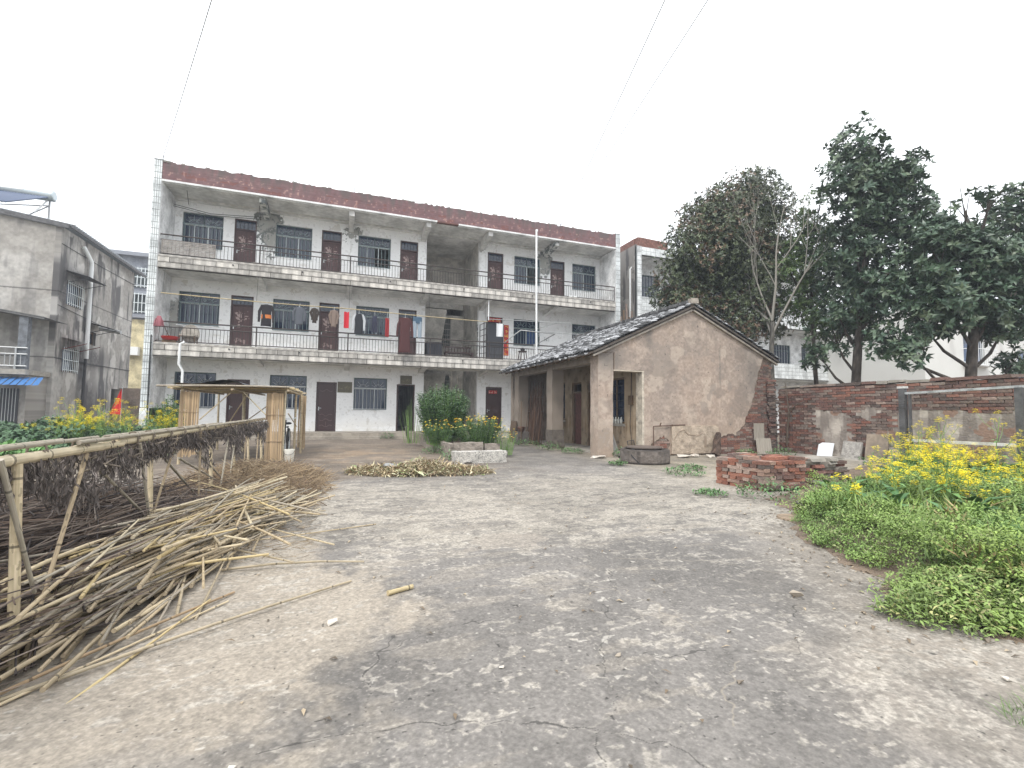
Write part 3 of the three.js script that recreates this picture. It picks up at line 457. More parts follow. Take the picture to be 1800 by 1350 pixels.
{
  const R = rng(77);
  // masonry gable (mortar-coloured core), then render and bare bricks on its face
  const gab = [[8.07, 0], [8.07, 2.4], [7.1, 2.4], [7.1, 2.86], [hx0, 2.86], [hx0, slopeY(hx0) - 0.06], [rx, ry - 0.06], [hx1, slopeY(hx1) - 0.06], [hx1, 0]];
  const core = new GB(); core.geo(holed(gab, [], 0.24), T4(0, 0, hz0 - 0.24)); core.build('gable_wall', std([128, 112, 100], { map: MOTS, bump: LUMP, bs: 0.02 }), hs);
  // ragged render coat
  const rag = (pts, a = 0.05, st = 0.09) => { const o = []; for (let i = 0; i < pts.length; i++) { const p = pts[i], q = pts[(i + 1) % pts.length]; o.push([p[0], p[1]]); if (p[2]) { const L = Math.hypot(q[0] - p[0], q[1] - p[1]), n = Math.max(2, Math.round(L / st)); for (let k = 1; k < n; k++) o.push([mix(p[0], q[0], k / n) + (R() - 0.5) * a * 2, mix(p[1], q[1], k / n) + (R() - 0.5) * a * 2]); } } return o; };
  const coat = rag([[8.06, 0.02], [8.42, 0.02, 1], [8.3, 0.34, 1], [8.75, 0.6, 1], [8.92, 0.42, 1], [8.9, 0.02], [10.6, 0.02, 1], [10.75, 0.5, 1], [11.1, 0.62, 1], [11.4, 0.56, 1], [11.7, 0.85, 1], [11.95, 1.35, 1], [12.2, 1.9, 1], [12.32, 2.45, 1], [12.48, 2.8], [12.6, slopeY(12.6) - 0.08], [rx, ry - 0.09], [hx0 + 0.02, slopeY(hx0) - 0.09], [hx0 + 0.02, 2.88], [7.11, 2.88], [7.11, 2.4], [8.06, 2.41]]);
  const cg = new GB(); cg.geo(holed(coat, [], 0.022), T4(0, 0, hz0)); cg.build('render_coat', PLM, hs, PUV);
  const jamb = new GB(); jamb.bb(8.0, 8.068, 0, 2.4, hz0 - 0.26, hz0 + 0.03); jamb.bb(7.08, 8.068, 2.37, 2.398, hz0 - 0.26, hz0 + 0.035); jamb.build('opening_jamb', std([206, 196, 180], { map: MOTS, bump: LUMP, bs: 0.01 }), hs);
  // bare bricks
  const geos = [1, 2, 3, 4].map(s => roughBox(0.232, 0.056, 0.06, s)), half = [5, 6].map(s => roughBox(0.112, 0.056, 0.06, s));
  const poly = coat; const inside = (x, y) => { let c = false; for (let i = 0, j = poly.length - 1; i < poly.length; j = i++) { const a = poly[i], b = poly[j]; if ((a[1] > y) !== (b[1] > y) && x < (b[0] - a[0]) * (y - a[1]) / (b[1] - a[1]) + a[0]) c = !c; } return c; };
  let cnt = 0;
  for (let r = 0; r < 42; r++) { const y = 0.04 + r * 0.068; let x = 8.12 + (r % 2) * 0.12; while (x < hx1 + 0.05) { const hd = r % 4 === 3 && R() < 0.7, L = hd ? 0.124 : 0.246, cx = x + L / 2; if (!inside(cx, y) && cx < hx1 && y < slopeY(cx) - 0.12 && !inside(cx - L * 0.4, y) && cnt < 290) { const dk = x > 12.25 ? dullMats : brickMats; piece('brick', (hd ? half : geos)[Math.floor(R() * (hd ? 2 : 4))], dk[Math.floor(R() * 8)], hs, [cx, y, hz0 - 0.016 + (R() - 0.5) * 0.018], [0, (R() - 0.5) * 0.04, (R() - 0.5) * 0.03]); cnt++; } x += L; } }
  // broken corner pier standing out on the right
  for (let r = 0; r < 33; r++) { const y = 0.04 + r * 0.07, wob = 0.1 * Math.sin(r * 0.9) + (r > 26 ? -0.1 : 0); for (let k = 0; k < 2; k++) { piece('brick', geos[Math.floor(R() * 4)], dullMats[Math.floor(R() * 8)], hs, [12.78 + k * 0.2 + wob * 0.3 + (R() - 0.5) * 0.03, y, hz0 + 0.1 + (R() - 0.5) * 0.08 - k * 0.1], [0, (r % 2 ? 0.15 : -0.25) + (R() - 0.5) * 0.2, (R() - 0.5) * 0.06]); } }
  // pillars
  const pil = (x0, x1, z0, z1, nm) => { const g = new GB(); const b = new THREE.BoxGeometry(x1 - x0, 2.92, z1 - z0, 4, 16, 4), P = b.attributes.position; for (let i = 0; i < P.count; i++) { const q = V3().fromBufferAttribute(P, i), e = (Math.abs(q.x) > (x1 - x0) / 2 - 0.01) && (Math.abs(q.z) > (z1 - z0) / 2 - 0.01); const n = (vn(q.y * 4 + x0 * 9 + q.x * 20, q.z * 20 + z0, 3) - 0.5) * 0.02; P.setXYZ(i, q.x * (e ? 0.975 : 1) + n, q.y, q.z * (e ? 0.975 : 1) + n); } g.geo(b, T4((x0 + x1) / 2, 1.45, (z0 + z1) / 2)); return g.build('pillar', nm, hs, PUV); };
  pil(6.6, 7.08, -11.64, -11.2, PLM);
  const footM = std([112, 104, 96], { map: MOTS, bump: LUMP, bs: 0.01 });
  for (const [a, b] of [[-14.7, -14.25], [-17.85, -17.4]]) { pil(6.64, 7.08, a, b, porchM); const g = new GB(); g.bb(6.625, 7.095, 0, 0.62, a - 0.015, b + 0.015); g.build('pillar_foot', footM, hs); }
  // porch beam, inner wall with doors and windows, cross walls
  const be = new GB(); be.bb(6.66, 6.98, 2.62, 2.9, hz1, hz0 - 0.44); be.build('porch_beam', porchM, hs);
  const iw = new GB(); const toZ = new THREE.Matrix4().makeBasis(V3(0, 0, -1), V3(0, 1, 0), V3(1, 0, 0)); toZ.setPosition(8.1, 0, 0);
  const ops = [[12.2, 13.25, 0.88, 2.3, 'w'], [13.72, 14.5, 0.06, 2.3, 'd'], [14.9, 15.62, 0.06, 2.3, 'd'], [16.2, 17.1, 0.92, 2.36, 'w']];
  iw.geo(holed([[11.42, 0], [18, 0], [18, 3.5], [11.42, 3.5]], ops.map(o => o.slice(0, 4)), 0.22), toZ); iw.build('porch_wall', std([176, 164, 148], { map: rep(tex(512, 512, (u, v) => { const a = fbm(u * 24, v * 3, 5, 221, 3), b = fbm(u * 8, v * 8, 4, 222, 8); let c = mul3([250, 240, 226], 0.74 + 0.36 * b); c = mix3(c, [172, 150, 122], sst(0.48, 0.7, a) * 0.6); if (b < 0.33) c = mix3(c, [150, 144, 138], 0.4); return c; }), 2.4), bump: LUMP, bs: 0.012 }), hs);
  for (const [a, b, y0, y1, t] of ops) {
    const za = -a, zb = -b, zm = (za + zb) / 2;
    if (t === 'w') {
      const W = part('window', hs, [8.1, y0, zm]), f = new GB(), x = 8.2; f.bb(x - 0.04, x + 0.02, y0, y0 + 0.06, zb, za); f.bb(x - 0.04, x + 0.02, y1 - 0.06, y1, zb, za); f.bb(x - 0.04, x + 0.02, y0 + 0.06, y1 - 0.06, za - 0.06, za); f.bb(x - 0.04, x + 0.02, y0 + 0.06, y1 - 0.06, zb, zb + 0.06); f.bb(x - 0.035, x + 0.015, y0 + 0.06, y1 - 0.06, zm - 0.025, zm + 0.025); f.build('frame', MT.wood, W);
      const p = new GB(); p.quad([x, y0 + 0.06, za - 0.06], [x, y0 + 0.06, zb + 0.06], [x, y1 - 0.06, zb + 0.06], [x, y1 - 0.06, za - 0.06]); p.build('pane', GLASS, W);
      const q = new GB(); for (let i = 1; i < 6; i++) q.tube([[8.14, y0 + (y1 - y0) * i / 6, zb], [8.14, y0 + (y1 - y0) * i / 6, za]], 0.009, 4, false); q.build('bars', MT.iron, W);
      const s = new GB(); s.bb(8.06, 8.19, y0 - 0.08, y0 - 0.003, zb - 0.05, za + 0.05); s.build('sill', MT.concrete, W);
    } else {
      const D = part('door', hs, [8.1, y0, zm]), f = new GB(), x = 8.24; f.bb(x - 0.08, x + 0.04, y0, y1, za - 0.06, za); f.bb(x - 0.08, x + 0.04, y0, y1, zb, zb + 0.06); f.bb(x - 0.08, x + 0.04, y1 - 0.06, y1, zb + 0.06, za - 0.06); f.bb(x - 0.08, x + 0.04, y0 + 1.85, y0 + 1.91, zb + 0.06, za - 0.06); f.build('frame', MT.wood, D);
      const l = new GB(); l.bb(x - 0.03, x + 0.01, y0, y0 + 1.85, zb + 0.065, za - 0.065); l.build('leaf', std([112, 74, 66], { map: rep(TX.mottle, 0.5), rough: 0.8 }), D);
    }
  }
  const cw = new GB(); cw.geo(holed([[7.0, 0], [8.1, 0], [8.1, 3.4], [7.0, 2.95]], [[7.12, 7.94, 1.2, 2.45]], 0.2), T4(0, 0, hz1)); cw.build('cross_wall', porchM, hs);
  const bw = new GB(); for (let i = 0; i < 7; i++) bw.tube([[7.18 + i * 0.12, 1.2, hz1 + 0.12], [7.18 + i * 0.12, 2.45, hz1 + 0.12]], 0.01, 4, false); bw.bb(7.12, 7.94, 1.2, 1.24, hz1 + 0.09, hz1 + 0.13); bw.bb(7.12, 7.94, 1.8, 1.84, hz1 + 0.09, hz1 + 0.13); bw.build('barred_window', MT.grey, hs);
  const oth = new GB(); oth.geo(holed([[hx0, 0], [hx1, 0], [hx1, slopeY(hx1) - 0.06], [rx, ry - 0.06], [hx0, slopeY(hx0) - 0.06]], [], 0.2), T4(0, 0, hz1 - 0.2)); oth.bb(hx1 - 0.22, hx1, 0, slopeY(hx1) - 0.06, hz1, hz0 - 0.24); oth.build('rear_wall', porchM, hs);
  const fl = new GB(); fl.bb(7.1, 12.68, 0, 0.06, hz1, hz0 - 0.24); fl.build('porch_floor', MT.concrete, hs);
  // dark rusty beam under the eave
  const db = new GB(); db.box(6.85, 2.68, -13.2, 0.08, 0.09, 1.5, [0, 0.1, 0]); db.build('eave_bar', MT.iron, hs);
  const sw = new GB(); sw.bb(8.03, 8.085, 1.45, 1.72, -11.9, -11.72); sw.build('switch_box', MT.wood, hs); const cd = new GB(); cd.tube([[8.08, 2.5, -11.8], [8.07, 1.72, -11.8]], 0.012, 5); cd.tube([[8.06, 1.45, -11.8], [8.07, 0.9, -11.86], [8.06, 0.2, -11.75]], 0.008, 5); cd.build('cable', MT.black, hs);
  // roof deck
  const rd = new GB(); for (const s of [0, 1]) { const xa = s ? ex1 : ex0, ya = slopeY(xa); const z0 = hz1 - 0.35, z1 = hz0 + 0.12; const tp = [[xa, ya, z1], [rx, ry, z1], [rx, ry, z0], [xa, ya, z0]]; const th = 0.05; const L = p => [p[0], p[1] - th, p[2]]; const F = s ? (a, b, c, d) => rd.quad(d, c, b, a) : (a, b, c, d) => rd.quad(a, b, c, d); F(...tp); F(L(tp[3]), L(tp[2]), L(tp[1]), L(tp[0])); F(L(tp[0]), L(tp[1]), tp[1], tp[0]); F(tp[3], tp[2], L(tp[2]), L(tp[3])); F(tp[0], tp[3], L(tp[3]), L(tp[0])); } rd.build('roof_deck', std([88, 78, 70], { map: rep(TX.wood, 0.5), ds: true }), hs);
  const raf = part('rafters', hs); for (let i = 0; i < 16; i++) { const z = hz0 - 0.3 - i * 0.43, g = new GB(); g.bar([ex0 + 0.04, slopeY(ex0 + 0.04) - 0.09, z], [rx - 0.05, ry - 0.11, z], 0.06, 0.07); g.build('rafter', MT.wood, raf); }
  // verge: pale mortar band under dark tile edge
  const vm = std([164, 156, 146], { map: MOTS, bump: LUMP, bs: 0.01 });
  for (const xa of [ex0 + 0.15, ex1 - 0.05]) { const g = new GB(); const d = 0.13; g.bar([xa, slopeY(xa) - d, hz0 + 0.06], [rx + (xa < rx ? 0.02 : -0.02), ry - d + 0.01, hz0 + 0.06], 0.05, 0.08); g.build('verge_band', vm, hs); const k = new GB(); k.bar([xa, slopeY(xa) - 0.045, hz0 + 0.1], [rx, ry - 0.04, hz0 + 0.1], 0.04, 0.08); k.build('verge_board', std([92, 86, 80], { map: MOTS }), hs); }
  // small curved clay tiles, pan and cover courses
  const tg = (w, l, rad, up, s0) => { const g = new GB(), n = 4, id = []; for (let j = 0; j <= 1; j++) for (let i = 0; i <= n; i++) { const a = (i / n - 0.5) * 2.2, ww = w * (j ? 0.94 : 1.04); id.push(g.v(j * l, up * (Math.cos(a) - 0.45) * rad, Math.sin(a) / Math.sin(1.1) * ww / 2, i / n, j)); } for (let i = 0; i < n; i++) { g.tri(id[i], id[i + 1], id[n + 2 + i]); g.tri(id[i], id[n + 2 + i], id[n + 1 + i]); } const t = 0.032, b = []; for (let j = 0; j <= 0; j++) for (let i = 0; i <= n; i++) { const q = id[i] * 3; b.push(g.v(g.p[q], g.p[q + 1] - t, g.p[q + 2])); } for (let i = 0; i < n; i++) { g.tri(id[i], b[i], b[i + 1]); g.tri(id[i], b[i + 1], id[i + 1]); } return g.make(); };
  const tm = std([255, 255, 255], { map: rep(TX.mottle, 0.6), rough: 0.9, ds: true });
  const covers = tg(0.15, 0.19, 0.085, 1), pans = tg(0.19, 0.17, 0.05, -1);
  for (const s of [0, 1]) {
    const xa = s ? ex1 : ex0, dir = s ? -1 : 1, L = Math.hypot(rx - xa, ry - slopeY(xa)), ang = Math.atan2(ry - slopeY(xa), Math.abs(rx - xa)), rows = Math.floor(L / 0.13), cols = 38;
    for (const [nm, geo, off, lift] of [['pan_tiles', pans, 0.5, 0.035], ['cover_tiles', covers, 0, 0.085]]) {
      const im = new THREE.InstancedMesh(geo, tm, rows * cols); let k = 0; const o = new THREE.Object3D(), col = new THREE.Color();
      for (let c = 0; c < cols; c++) { const wob = R() * 0.03; for (let r = 0; r < rows; r++) { const d = r * 0.13 - 0.03 + wob + (R() - 0.5) * 0.03, zz = hz0 + 0.07 - (c + off) * 0.197 + (R() - 0.5) * 0.018; o.position.set(xa + dir * d * Math.cos(ang) - 9.7, slopeY(xa) + d * Math.sin(ang) + lift + (R() - 0.5) * 0.014 - 0.02 * Math.sin(c * 0.35) * (r / rows), zz + 14.6); o.rotation.set(0, s ? Math.PI : 0, 0); o.rotateZ(ang - 0.2 + (R() - 0.5) * 0.12); o.rotateY((R() - 0.5) * 0.12); o.updateMatrix(); im.setMatrixAt(k, o.matrix); const g = 0.035 + Math.pow(R(), 2.4) * 0.5, w = R() < 0.1 ? 1.5 : 1; col.setRGB(g * 0.98 * w, g * w, g * 1.04 * w); im.setColorAt(k, col); k++; } }
      im.name = nm; im.userData.kind = 'stuff'; shadow(im); hs.add(im);
    }
  }
  const rg = new GB(true); for (let i = 0; i < 74; i++) { const z = hz0 + 0.06 - i * 0.101; const g = 0.06 + R() * 0.14; rg.c = [g, g, g * 1.02]; rg.box(rx + (R() - 0.5) * 0.02, ry + 0.13 + (R() - 0.5) * 0.02, z, 0.2, 0.09, 0.09, [0.3, (R() - 0.5) * 0.2, 0]); } rg.build('ridge_tiles', std([255, 255, 255], { vc: true, map: MOTS }), hs, { kind: 'stuff' });
  const rc = new GB(); rc.box(rx + 0.02, ry + 0.13, hz0 + 0.1, 0.28, 0.16, 0.12, [0, 0, 0.1]); rc.build('ridge_end', vm, hs);
  // conduit and tap pipe on the gable
  const tp = new GB(); tp.tube([[8.35, 0.0, hz0 + 0.07], [8.35, 0.84, hz0 + 0.07], [9.45, 0.88, hz0 + 0.07]], 0.017, 6); tp.tube([[9.0, 0.87, hz0 + 0.03], [9.0, 0.87, hz0 + 0.1]], 0.02, 5); tp.tube([[8.6, 0.85, hz0 + 0.03], [8.6, 0.94, hz0 + 0.08]], 0.014, 5); tp.build('tap_pipe', std([96, 72, 60], { rough: 0.7, map: MOTS }), hs);
  // plaster tablet low on the wall
  const tb = new GB(); const tabShape = rag([[8.98, 0.05], [10.6, 0.05, 1], [10.72, 0.5, 1], [10.66, 0.86], [8.98, 0.86]], 0.015, 0.12); tb.geo(holed(tabShape, [], 0.05), T4(0, 0, hz0 + 0.022)); tb.build('wall_tablet', std([190, 174, 156], { map: rep(TX.mottle, 0.8), bump: rep(TX.lump, 0.5), bs: 0.02 }), hs);
  const cr = new GB(); cr.tube([[9.05, 0.45, hz0 + 0.075], [9.2, 0.68, hz0 + 0.075], [9.4, 0.74, hz0 + 0.075], [9.55, 0.6, hz0 + 0.075], [9.9, 0.56, hz0 + 0.075], [10.1, 0.66, hz0 + 0.075]], 0.014, 4); cr.bb(10.14, 10.22, 0.22, 0.55, hz0 + 0.06, hz0 + 0.08); cr.build('tablet_relief', std([150, 134, 118]), hs);
}
// ---------- boundary brick wall ----------
const bwl = thing('brick_wall', 'weathered red brick boundary wall with patches of grey render', 'wall', [12.85, 0, -5]);
{
  const R = rng(123), xw = 12.86, za = -10.9, zb = 1.5;
  const core = new GB(); core.bb(xw, xw + 0.24, 0, 2.0, za, zb); core.build('core', std([120, 98, 86], { map: MOTS, bump: LUMP, bs: 0.02 }), bwl);
  // grey render patches on the face (drawn in z,y)
  const rag = (pts, a = 0.05) => { const o = []; for (let i = 0; i < pts.length; i++) { const p = pts[i], q = pts[(i + 1) % pts.length], L = Math.hypot(q[0] - p[0], q[1] - p[1]), n = Math.max(2, Math.round(L / 0.1)); for (let k = 0; k < n; k++) o.push([mix(p[0], q[0], k / n) + (R() - 0.5) * a * 2, Math.max(0.02, mix(p[1], q[1], k / n) + (R() - 0.5) * a * 2)]); } return o; };
  const patches = [rag([[1.4, 0.02], [1.4, 1.3], [-2, 1.36], [-4.2, 1.3], [-5.0, 1.45], [-5.6, 1.3], [-6.8, 1.36], [-7.3, 1.42], [-7.7, 1.2], [-7.75, 0.9], [-8.2, 0.8], [-8.1, 0.02]]), rag([[-8.5, 0.02], [-8.55, 0.5], [-8.7, 1.2], [-9.0, 1.35], [-9.4, 1.3], [-9.55, 1.6], [-9.8, 1.2], [-9.7, 0.7], [-9.5, 0.4], [-9.6, 0.02]]), rag([[-8.05, 1.0], [-7.9, 1.42], [-8.35, 1.44], [-8.6, 1.2]], 0.04)];
  const pm = std([255, 255, 255], { map: rep(tex(512, 512, (u, v) => { const a = fbm(u * 6, v * 6, 5, 231, 6), b = fbm(u * 16, v * 4, 4, 232, 4); let c = mix3([150, 142, 134], [186, 178, 168], sst(0.42, 0.7, a)); c = mix3(c, [110, 102, 96], sst(0.5, 0.7, b) * 0.6); if (a < 0.36) c = mix3(c, [140, 100, 80], 0.5); return c; }), 2.6), bump: LUMP, bs: 0.014, rough: 1 });
  const toF = new THREE.Matrix4().makeBasis(V3(0, 0, 1), V3(0, 1, 0), V3(-1, 0, 0)); toF.setPosition(xw, 0, 0);
  for (const p of patches) { const g = new GB(); g.geo(holed(p, [], 0.03), toF); g.build('render_patch', pm, bwl); }
  const ins = (poly, x, y) => { let c = false; for (let i = 0, j = poly.length - 1; i < poly.length; j = i++) { const a = poly[i], b = poly[j]; if ((a[1] > y) !== (b[1] > y) && x < (b[0] - a[0]) * (y - a[1]) / (b[1] - a[1]) + a[0]) c = !c; } return c; };
  const geos = [11, 12, 13, 14].map(s => roughBox(0.06, 0.06, 0.233, s)), all = [];
  for (let r = 0; r < 28; r++) for (let z = za + (r % 2) * 0.12; z < zb; z += 0.248) { const y = 0.04 + r * 0.071; const zz = z + 0.12; if (patches.some(p => ins(p, zz, y) && ins(p, zz - 0.08, y) && ins(p, zz + 0.08, y))) continue; all.push([xw - 0.012 + (R() - 0.5) * 0.014, y + (R() - 0.5) * 0.006, zz, zz < -4.3 ? 0 : 1]); }
  let n = 0; const rest = new GB(true);
  const wm = i => (R() < 0.22 ? brickMats : dullMats)[Math.floor(R() * 8)];
  const rough = all.sort((a, b) => a[3] - b[3] || b[2] - a[2]);
  for (const p of rough) { if (n < 298 && !p[3]) { piece('brick', geos[n % 4], wm(), bwl, p.slice(0, 3), [(R() - 0.5) * 0.02, (R() - 0.5) * 0.05, 0]); n++; } else { const c = brickCols[Math.floor(R() * 8)].map(v => (v / 255) ** 2.2 * 0.7); rest.c = c; rest.box(p[0], p[1], p[2], 0.06, 0.06, 0.233); } }
  rest.build('further_bricks', std([255, 255, 255], { vc: true, map: rep(brickTex, 0.31), bump: LUMP, bs: 0.008 }), bwl, { kind: 'stuff' });
  // coping of loose flat bricks and slabs
  for (let z = za + 0.1; z < zb;) { const L = 0.26 + R() * 0.4; piece('coping_stone', roughBox(0.34, 0.05 + R() * 0.03, L - 0.02, Math.floor(z * 100) + 5000, 0.1), R() < 0.5 ? MT.concrete : dullMats[Math.floor(R() * 8)], bwl, [xw + 0.11 + (R() - 0.5) * 0.05, 2.04 + R() * 0.02, z + L / 2], [(R() - 0.5) * 0.04, (R() - 0.5) * 0.1, (R() - 0.5) * 0.06]); z += L; }
}
// creeper stem climbing the wall corner
tag(new GB().tube([[12.75, 0.3, -10.55], [12.72, 0.8, -10.5], [12.76, 1.3, -10.45], [12.72, 1.5, -10.2], [12.74, 1.62, -9.9]], [0.03, 0.028, 0.025, 0.02, 0.012], 6).tube([[12.75, 1.2, -10.46], [12.73, 1.8, -10.5], [12.78, 2.2, -10.6]], [0.022, 0.016, 0.008], 6).build('creeper_stem', std([96, 84, 72], { map: MOTS }), null, {}), 'bare creeper stem climbing the corner of the brick wall', 'creeper');
// ---------- neighbouring buildings ----------
const tileMat = std([222, 226, 226], { map: MOT, rough: 0.4 }), tileJoint = std([120, 124, 124]);
function tiledBand(parent, x0, x1, y0, y1, z, w = 0.3, h = 0.22, nm = 'tile_facing') { // glazed tiles too small to tell apart singly
  const c = new GB(); c.bb(x0, x1, y0, y1, z - 0.2, z); const m = c.build('band', tileJoint, parent);
  const t = new GB(); for (let y = y0; y < y1 - 0.02; y += h) for (let x = x0; x < x1 - 0.02; x += w) { const ww = Math.min(w, x1 - x), hh = Math.min(h, y1 - y); t.box(x + ww / 2, y + hh / 2, z + 0.003, ww - 0.016, hh - 0.016, 0.01); }
  t.build(nm, tileMat, m, { kind: 'stuff' });
}
{
  const z = -20.8, b = thing('white_tiled_block', 'white tiled block with brick parapet right of the dormitory, half hidden by trees', 'building', [22, 0, -24]);
  const grimy = std([255, 255, 255], { map: rep(tex(512, 512, (u, v) => { const a = fbm(u * 5, v * 5, 5, 241, 5), s = fbm(u * 14, v * 3, 4, 242, 3); let c = mix3([136, 132, 128], [90, 88, 88], sst(0.4, 0.62, s)); if (a > 0.6) c = mix3(c, [176, 172, 166], 0.5); return c; }), 4), rough: 1 });
  const s = new GB(); s.bb(14.62, 14.8, 0, 10.25, -29, z - 0.1); s.build('side_wall', grimy, b);
  const g = new GB(); g.geo(holed([[14.8, 0], [30, 0], [30, 9.7], [14.8, 9.7]], [[15.9, 17.1, 7.5, 9.1], [18.2, 19.4, 7.5, 9.1], [21, 22.4, 7.5, 9.1], [23.6, 24.75, 4.4, 5.7], [25.9, 27.3, 4.4, 5.7], [28.3, 29.4, 4.4, 5.7], [19.4, 20.9, 4.4, 5.7]], 0.2), T4(0, 0, -22.4)); g.bb(14.8, 30, 0, 9.7, -29, -28.8); g.bb(29.8, 30, 0, 9.7, -28.8, -22.4); g.bb(14.8, 30, 9.7, 9.85, -29, z - 0.2); g.build('wall', MT.white, b);
  const sl = new GB(); sl.bb(14.8, 30, 6.4, 6.55, -22.2, z - 0.2); sl.bb(14.8, 30, 3.3, 3.45, -22.2, z - 0.2); sl.build('balcony_slab', MT.soffit, b);
  tiledBand(b, 14.9, 30, 9.68, 10.12, z); tiledBand(b, 14.9, 30, 6.45, 7.42, z); tiledBand(b, 14.9, 39.5, 3.38, 4.3, z); tiledBand(b, 14.62, 14.9, 0, 10.14, z + 0.01, 0.28, 0.24, 'pier_tiles');
  const p = new GB(); p.geo(holed([[14.66, 10.12], [16.6, 10.12], [16.6, 10.55], [14.9, 10.62], [14.66, 10.6]], [], 0.24), T4(0, 0, z - 0.24)); p.bb(14.63, 14.85, 10.25, 10.6, -28.9, z - 0.24); p.build('brick_parapet', std([132, 92, 80], { map: rep(brickTex, 0.6), bump: LUMP, bs: 0.02 }), b);
  const c = new GB(); c.bb(16.6, 17.1, 10.12, 10.6, z - 0.3, z); c.build('parapet_end', tileMat, b);
  for (const [x0, x1, y0, y1] of [[15.9, 17.1, 7.5, 9.1], [18.2, 19.4, 7.5, 9.1], [21, 22.4, 7.5, 9.1], [23.6, 24.75, 4.4, 5.7], [25.9, 27.3, 4.4, 5.7], [28.3, 29.4, 4.4, 5.7], [19.4, 20.9, 4.4, 5.7]]) { const W = part('window', b, [(x0 + x1) / 2, y0, -22.3]), f = new GB(); for (const q of [[x0, x1, y0, y0 + 0.06], [x0, x1, y1 - 0.06, y1], [x0, x0 + 0.06, y0 + 0.06, y1 - 0.06], [x1 - 0.06, x1, y0 + 0.06, y1 - 0.06], [x0 + 0.06, x1 - 0.06, y0 + 0.9, y0 + 0.96]]) f.bb(...q, -22.34, -22.26); f.build('frame', MT.frame, W); const gl = new GB(); gl.quad([x0, y0, -22.3], [x1, y0, -22.3], [x1, y1, -22.3], [x0, y1, -22.3]); gl.build('pane', GLASS, W); const br = new GB(); for (let i = 1; i < 6; i++) br.tube([[mix(x0, x1, i / 6), y0, -22.24], [mix(x0, x1, i / 6), y1, -22.24]], 0.01, 4, false); br.build('bars', MT.alu, W); }
  const dp = new GB(); dp.tube([[14.72, 9.2, z - 0.5], [14.56, 9.0, z - 0.55], [14.56, 3, z - 0.55]], 0.05, 7); dp.build('downpipe', MT.pvc, b);
}
// planks leaning between the two blocks
for (let i = 0; i < 5; i++) { const x = 13.75 + i * 0.17; tag(new GB().bar([x, 0, -20.6 - i * 0.05], [x + 0.05, 6.3 + (i % 3) * 0.35, -21.1], 0.1, 0.05).build('long_plank', i % 2 ? MT.wood : std([150, 132, 120], { map: rep(TX.wood, 0.4) }), null, { at: [x, 0, -20.7] }), 'tall weathered plank standing in the gap beside the dormitory', 'plank', 'planks standing in the gap'); }
{
  const b = thing('grey_house', 'plain pale grey house behind the brick wall at the far right', 'building', [36, 0, -20]);
  const m = std([255, 255, 255], { map: rep(tex(512, 512, (u, v) => { const a = fbm(u * 4, v * 4, 5, 251, 4), s = fbm(u * 9, v * 3, 4, 252, 3); let c = mix3([196, 196, 192], [214, 214, 210], a); c = mix3(c, [150, 148, 144], sst(0.56, 0.8, s) * 0.3); return c; }), 7), bump: GR, bs: 0.003 });
  const z = -15.6; const g = new GB(); g.geo(holed([[28.8, 0], [46, 0], [46, 6.9], [28.8, 6.9]], [[32.2, 34.2, 4.2, 5.7], [37.4, 39.4, 3.4, 5.2]], 0.24), T4(0, 0, z - 0.24)); g.bb(28.8, 29, 0, 6.9, -24, z - 0.24); g.bb(28.8, 46, 6.9, 7.1, -24, z + 0.15); g.bb(28.8, 46, 0, 6.9, -24.2, -24); g.build('wall', m, b);
  for (const [x0, x1, y0, y1, cage] of [[32.2, 34.2, 4.2, 5.7, 1], [37.4, 39.4, 3.4, 5.2, 0]]) { const W = part('window', b, [(x0 + x1) / 2, y0, z]), f = new GB(); for (const q of [[x0, x1, y0, y0 + 0.08], [x0, x1, y1 - 0.08, y1], [x0, x0 + 0.08, y0 + 0.08, y1 - 0.08], [x1 - 0.08, x1, y0 + 0.08, y1 - 0.08], [(x0 + x1) / 2 - 0.04, (x0 + x1) / 2 + 0.04, y0 + 0.08, y1 - 0.08]]) f.bb(...q, z - 0.16, z - 0.08); f.build('frame', MT.alu, W); const gl = new GB(); gl.quad([x0, y0, z - 0.12], [x1, y0, z - 0.12], [x1, y1, z - 0.12], [x0, y1, z - 0.12]); gl.build('pane', GLASS, W); if (cage) { const c = new GB(); for (let i = 0; i <= 12; i++) { const x = mix(x0 - 0.15, x1 + 0.15, i / 12); c.tube([[x, y0 - 0.15, z + 0.45], [x, y1 + 0.1, z + 0.45]], 0.014, 4, false); } for (const y of [y0 - 0.15, (y0 + y1) / 2, y1 + 0.1]) { c.tube([[x0 - 0.15, y, z], [x0 - 0.15, y, z + 0.45], [x1 + 0.15, y, z + 0.45], [x1 + 0.15, y, z]], 0.018, 4); } c.bb(x0 - 0.15, x1 + 0.15, y0 - 0.18, y0 - 0.15, z, z + 0.45); c.build('window_cage', MT.pvc, W); } }
  const ln = new GB(); ln.bb(28.9, 46, 3.1, 3.16, z, z + 0.02); ln.build('string_course', MT.grey, b);
}
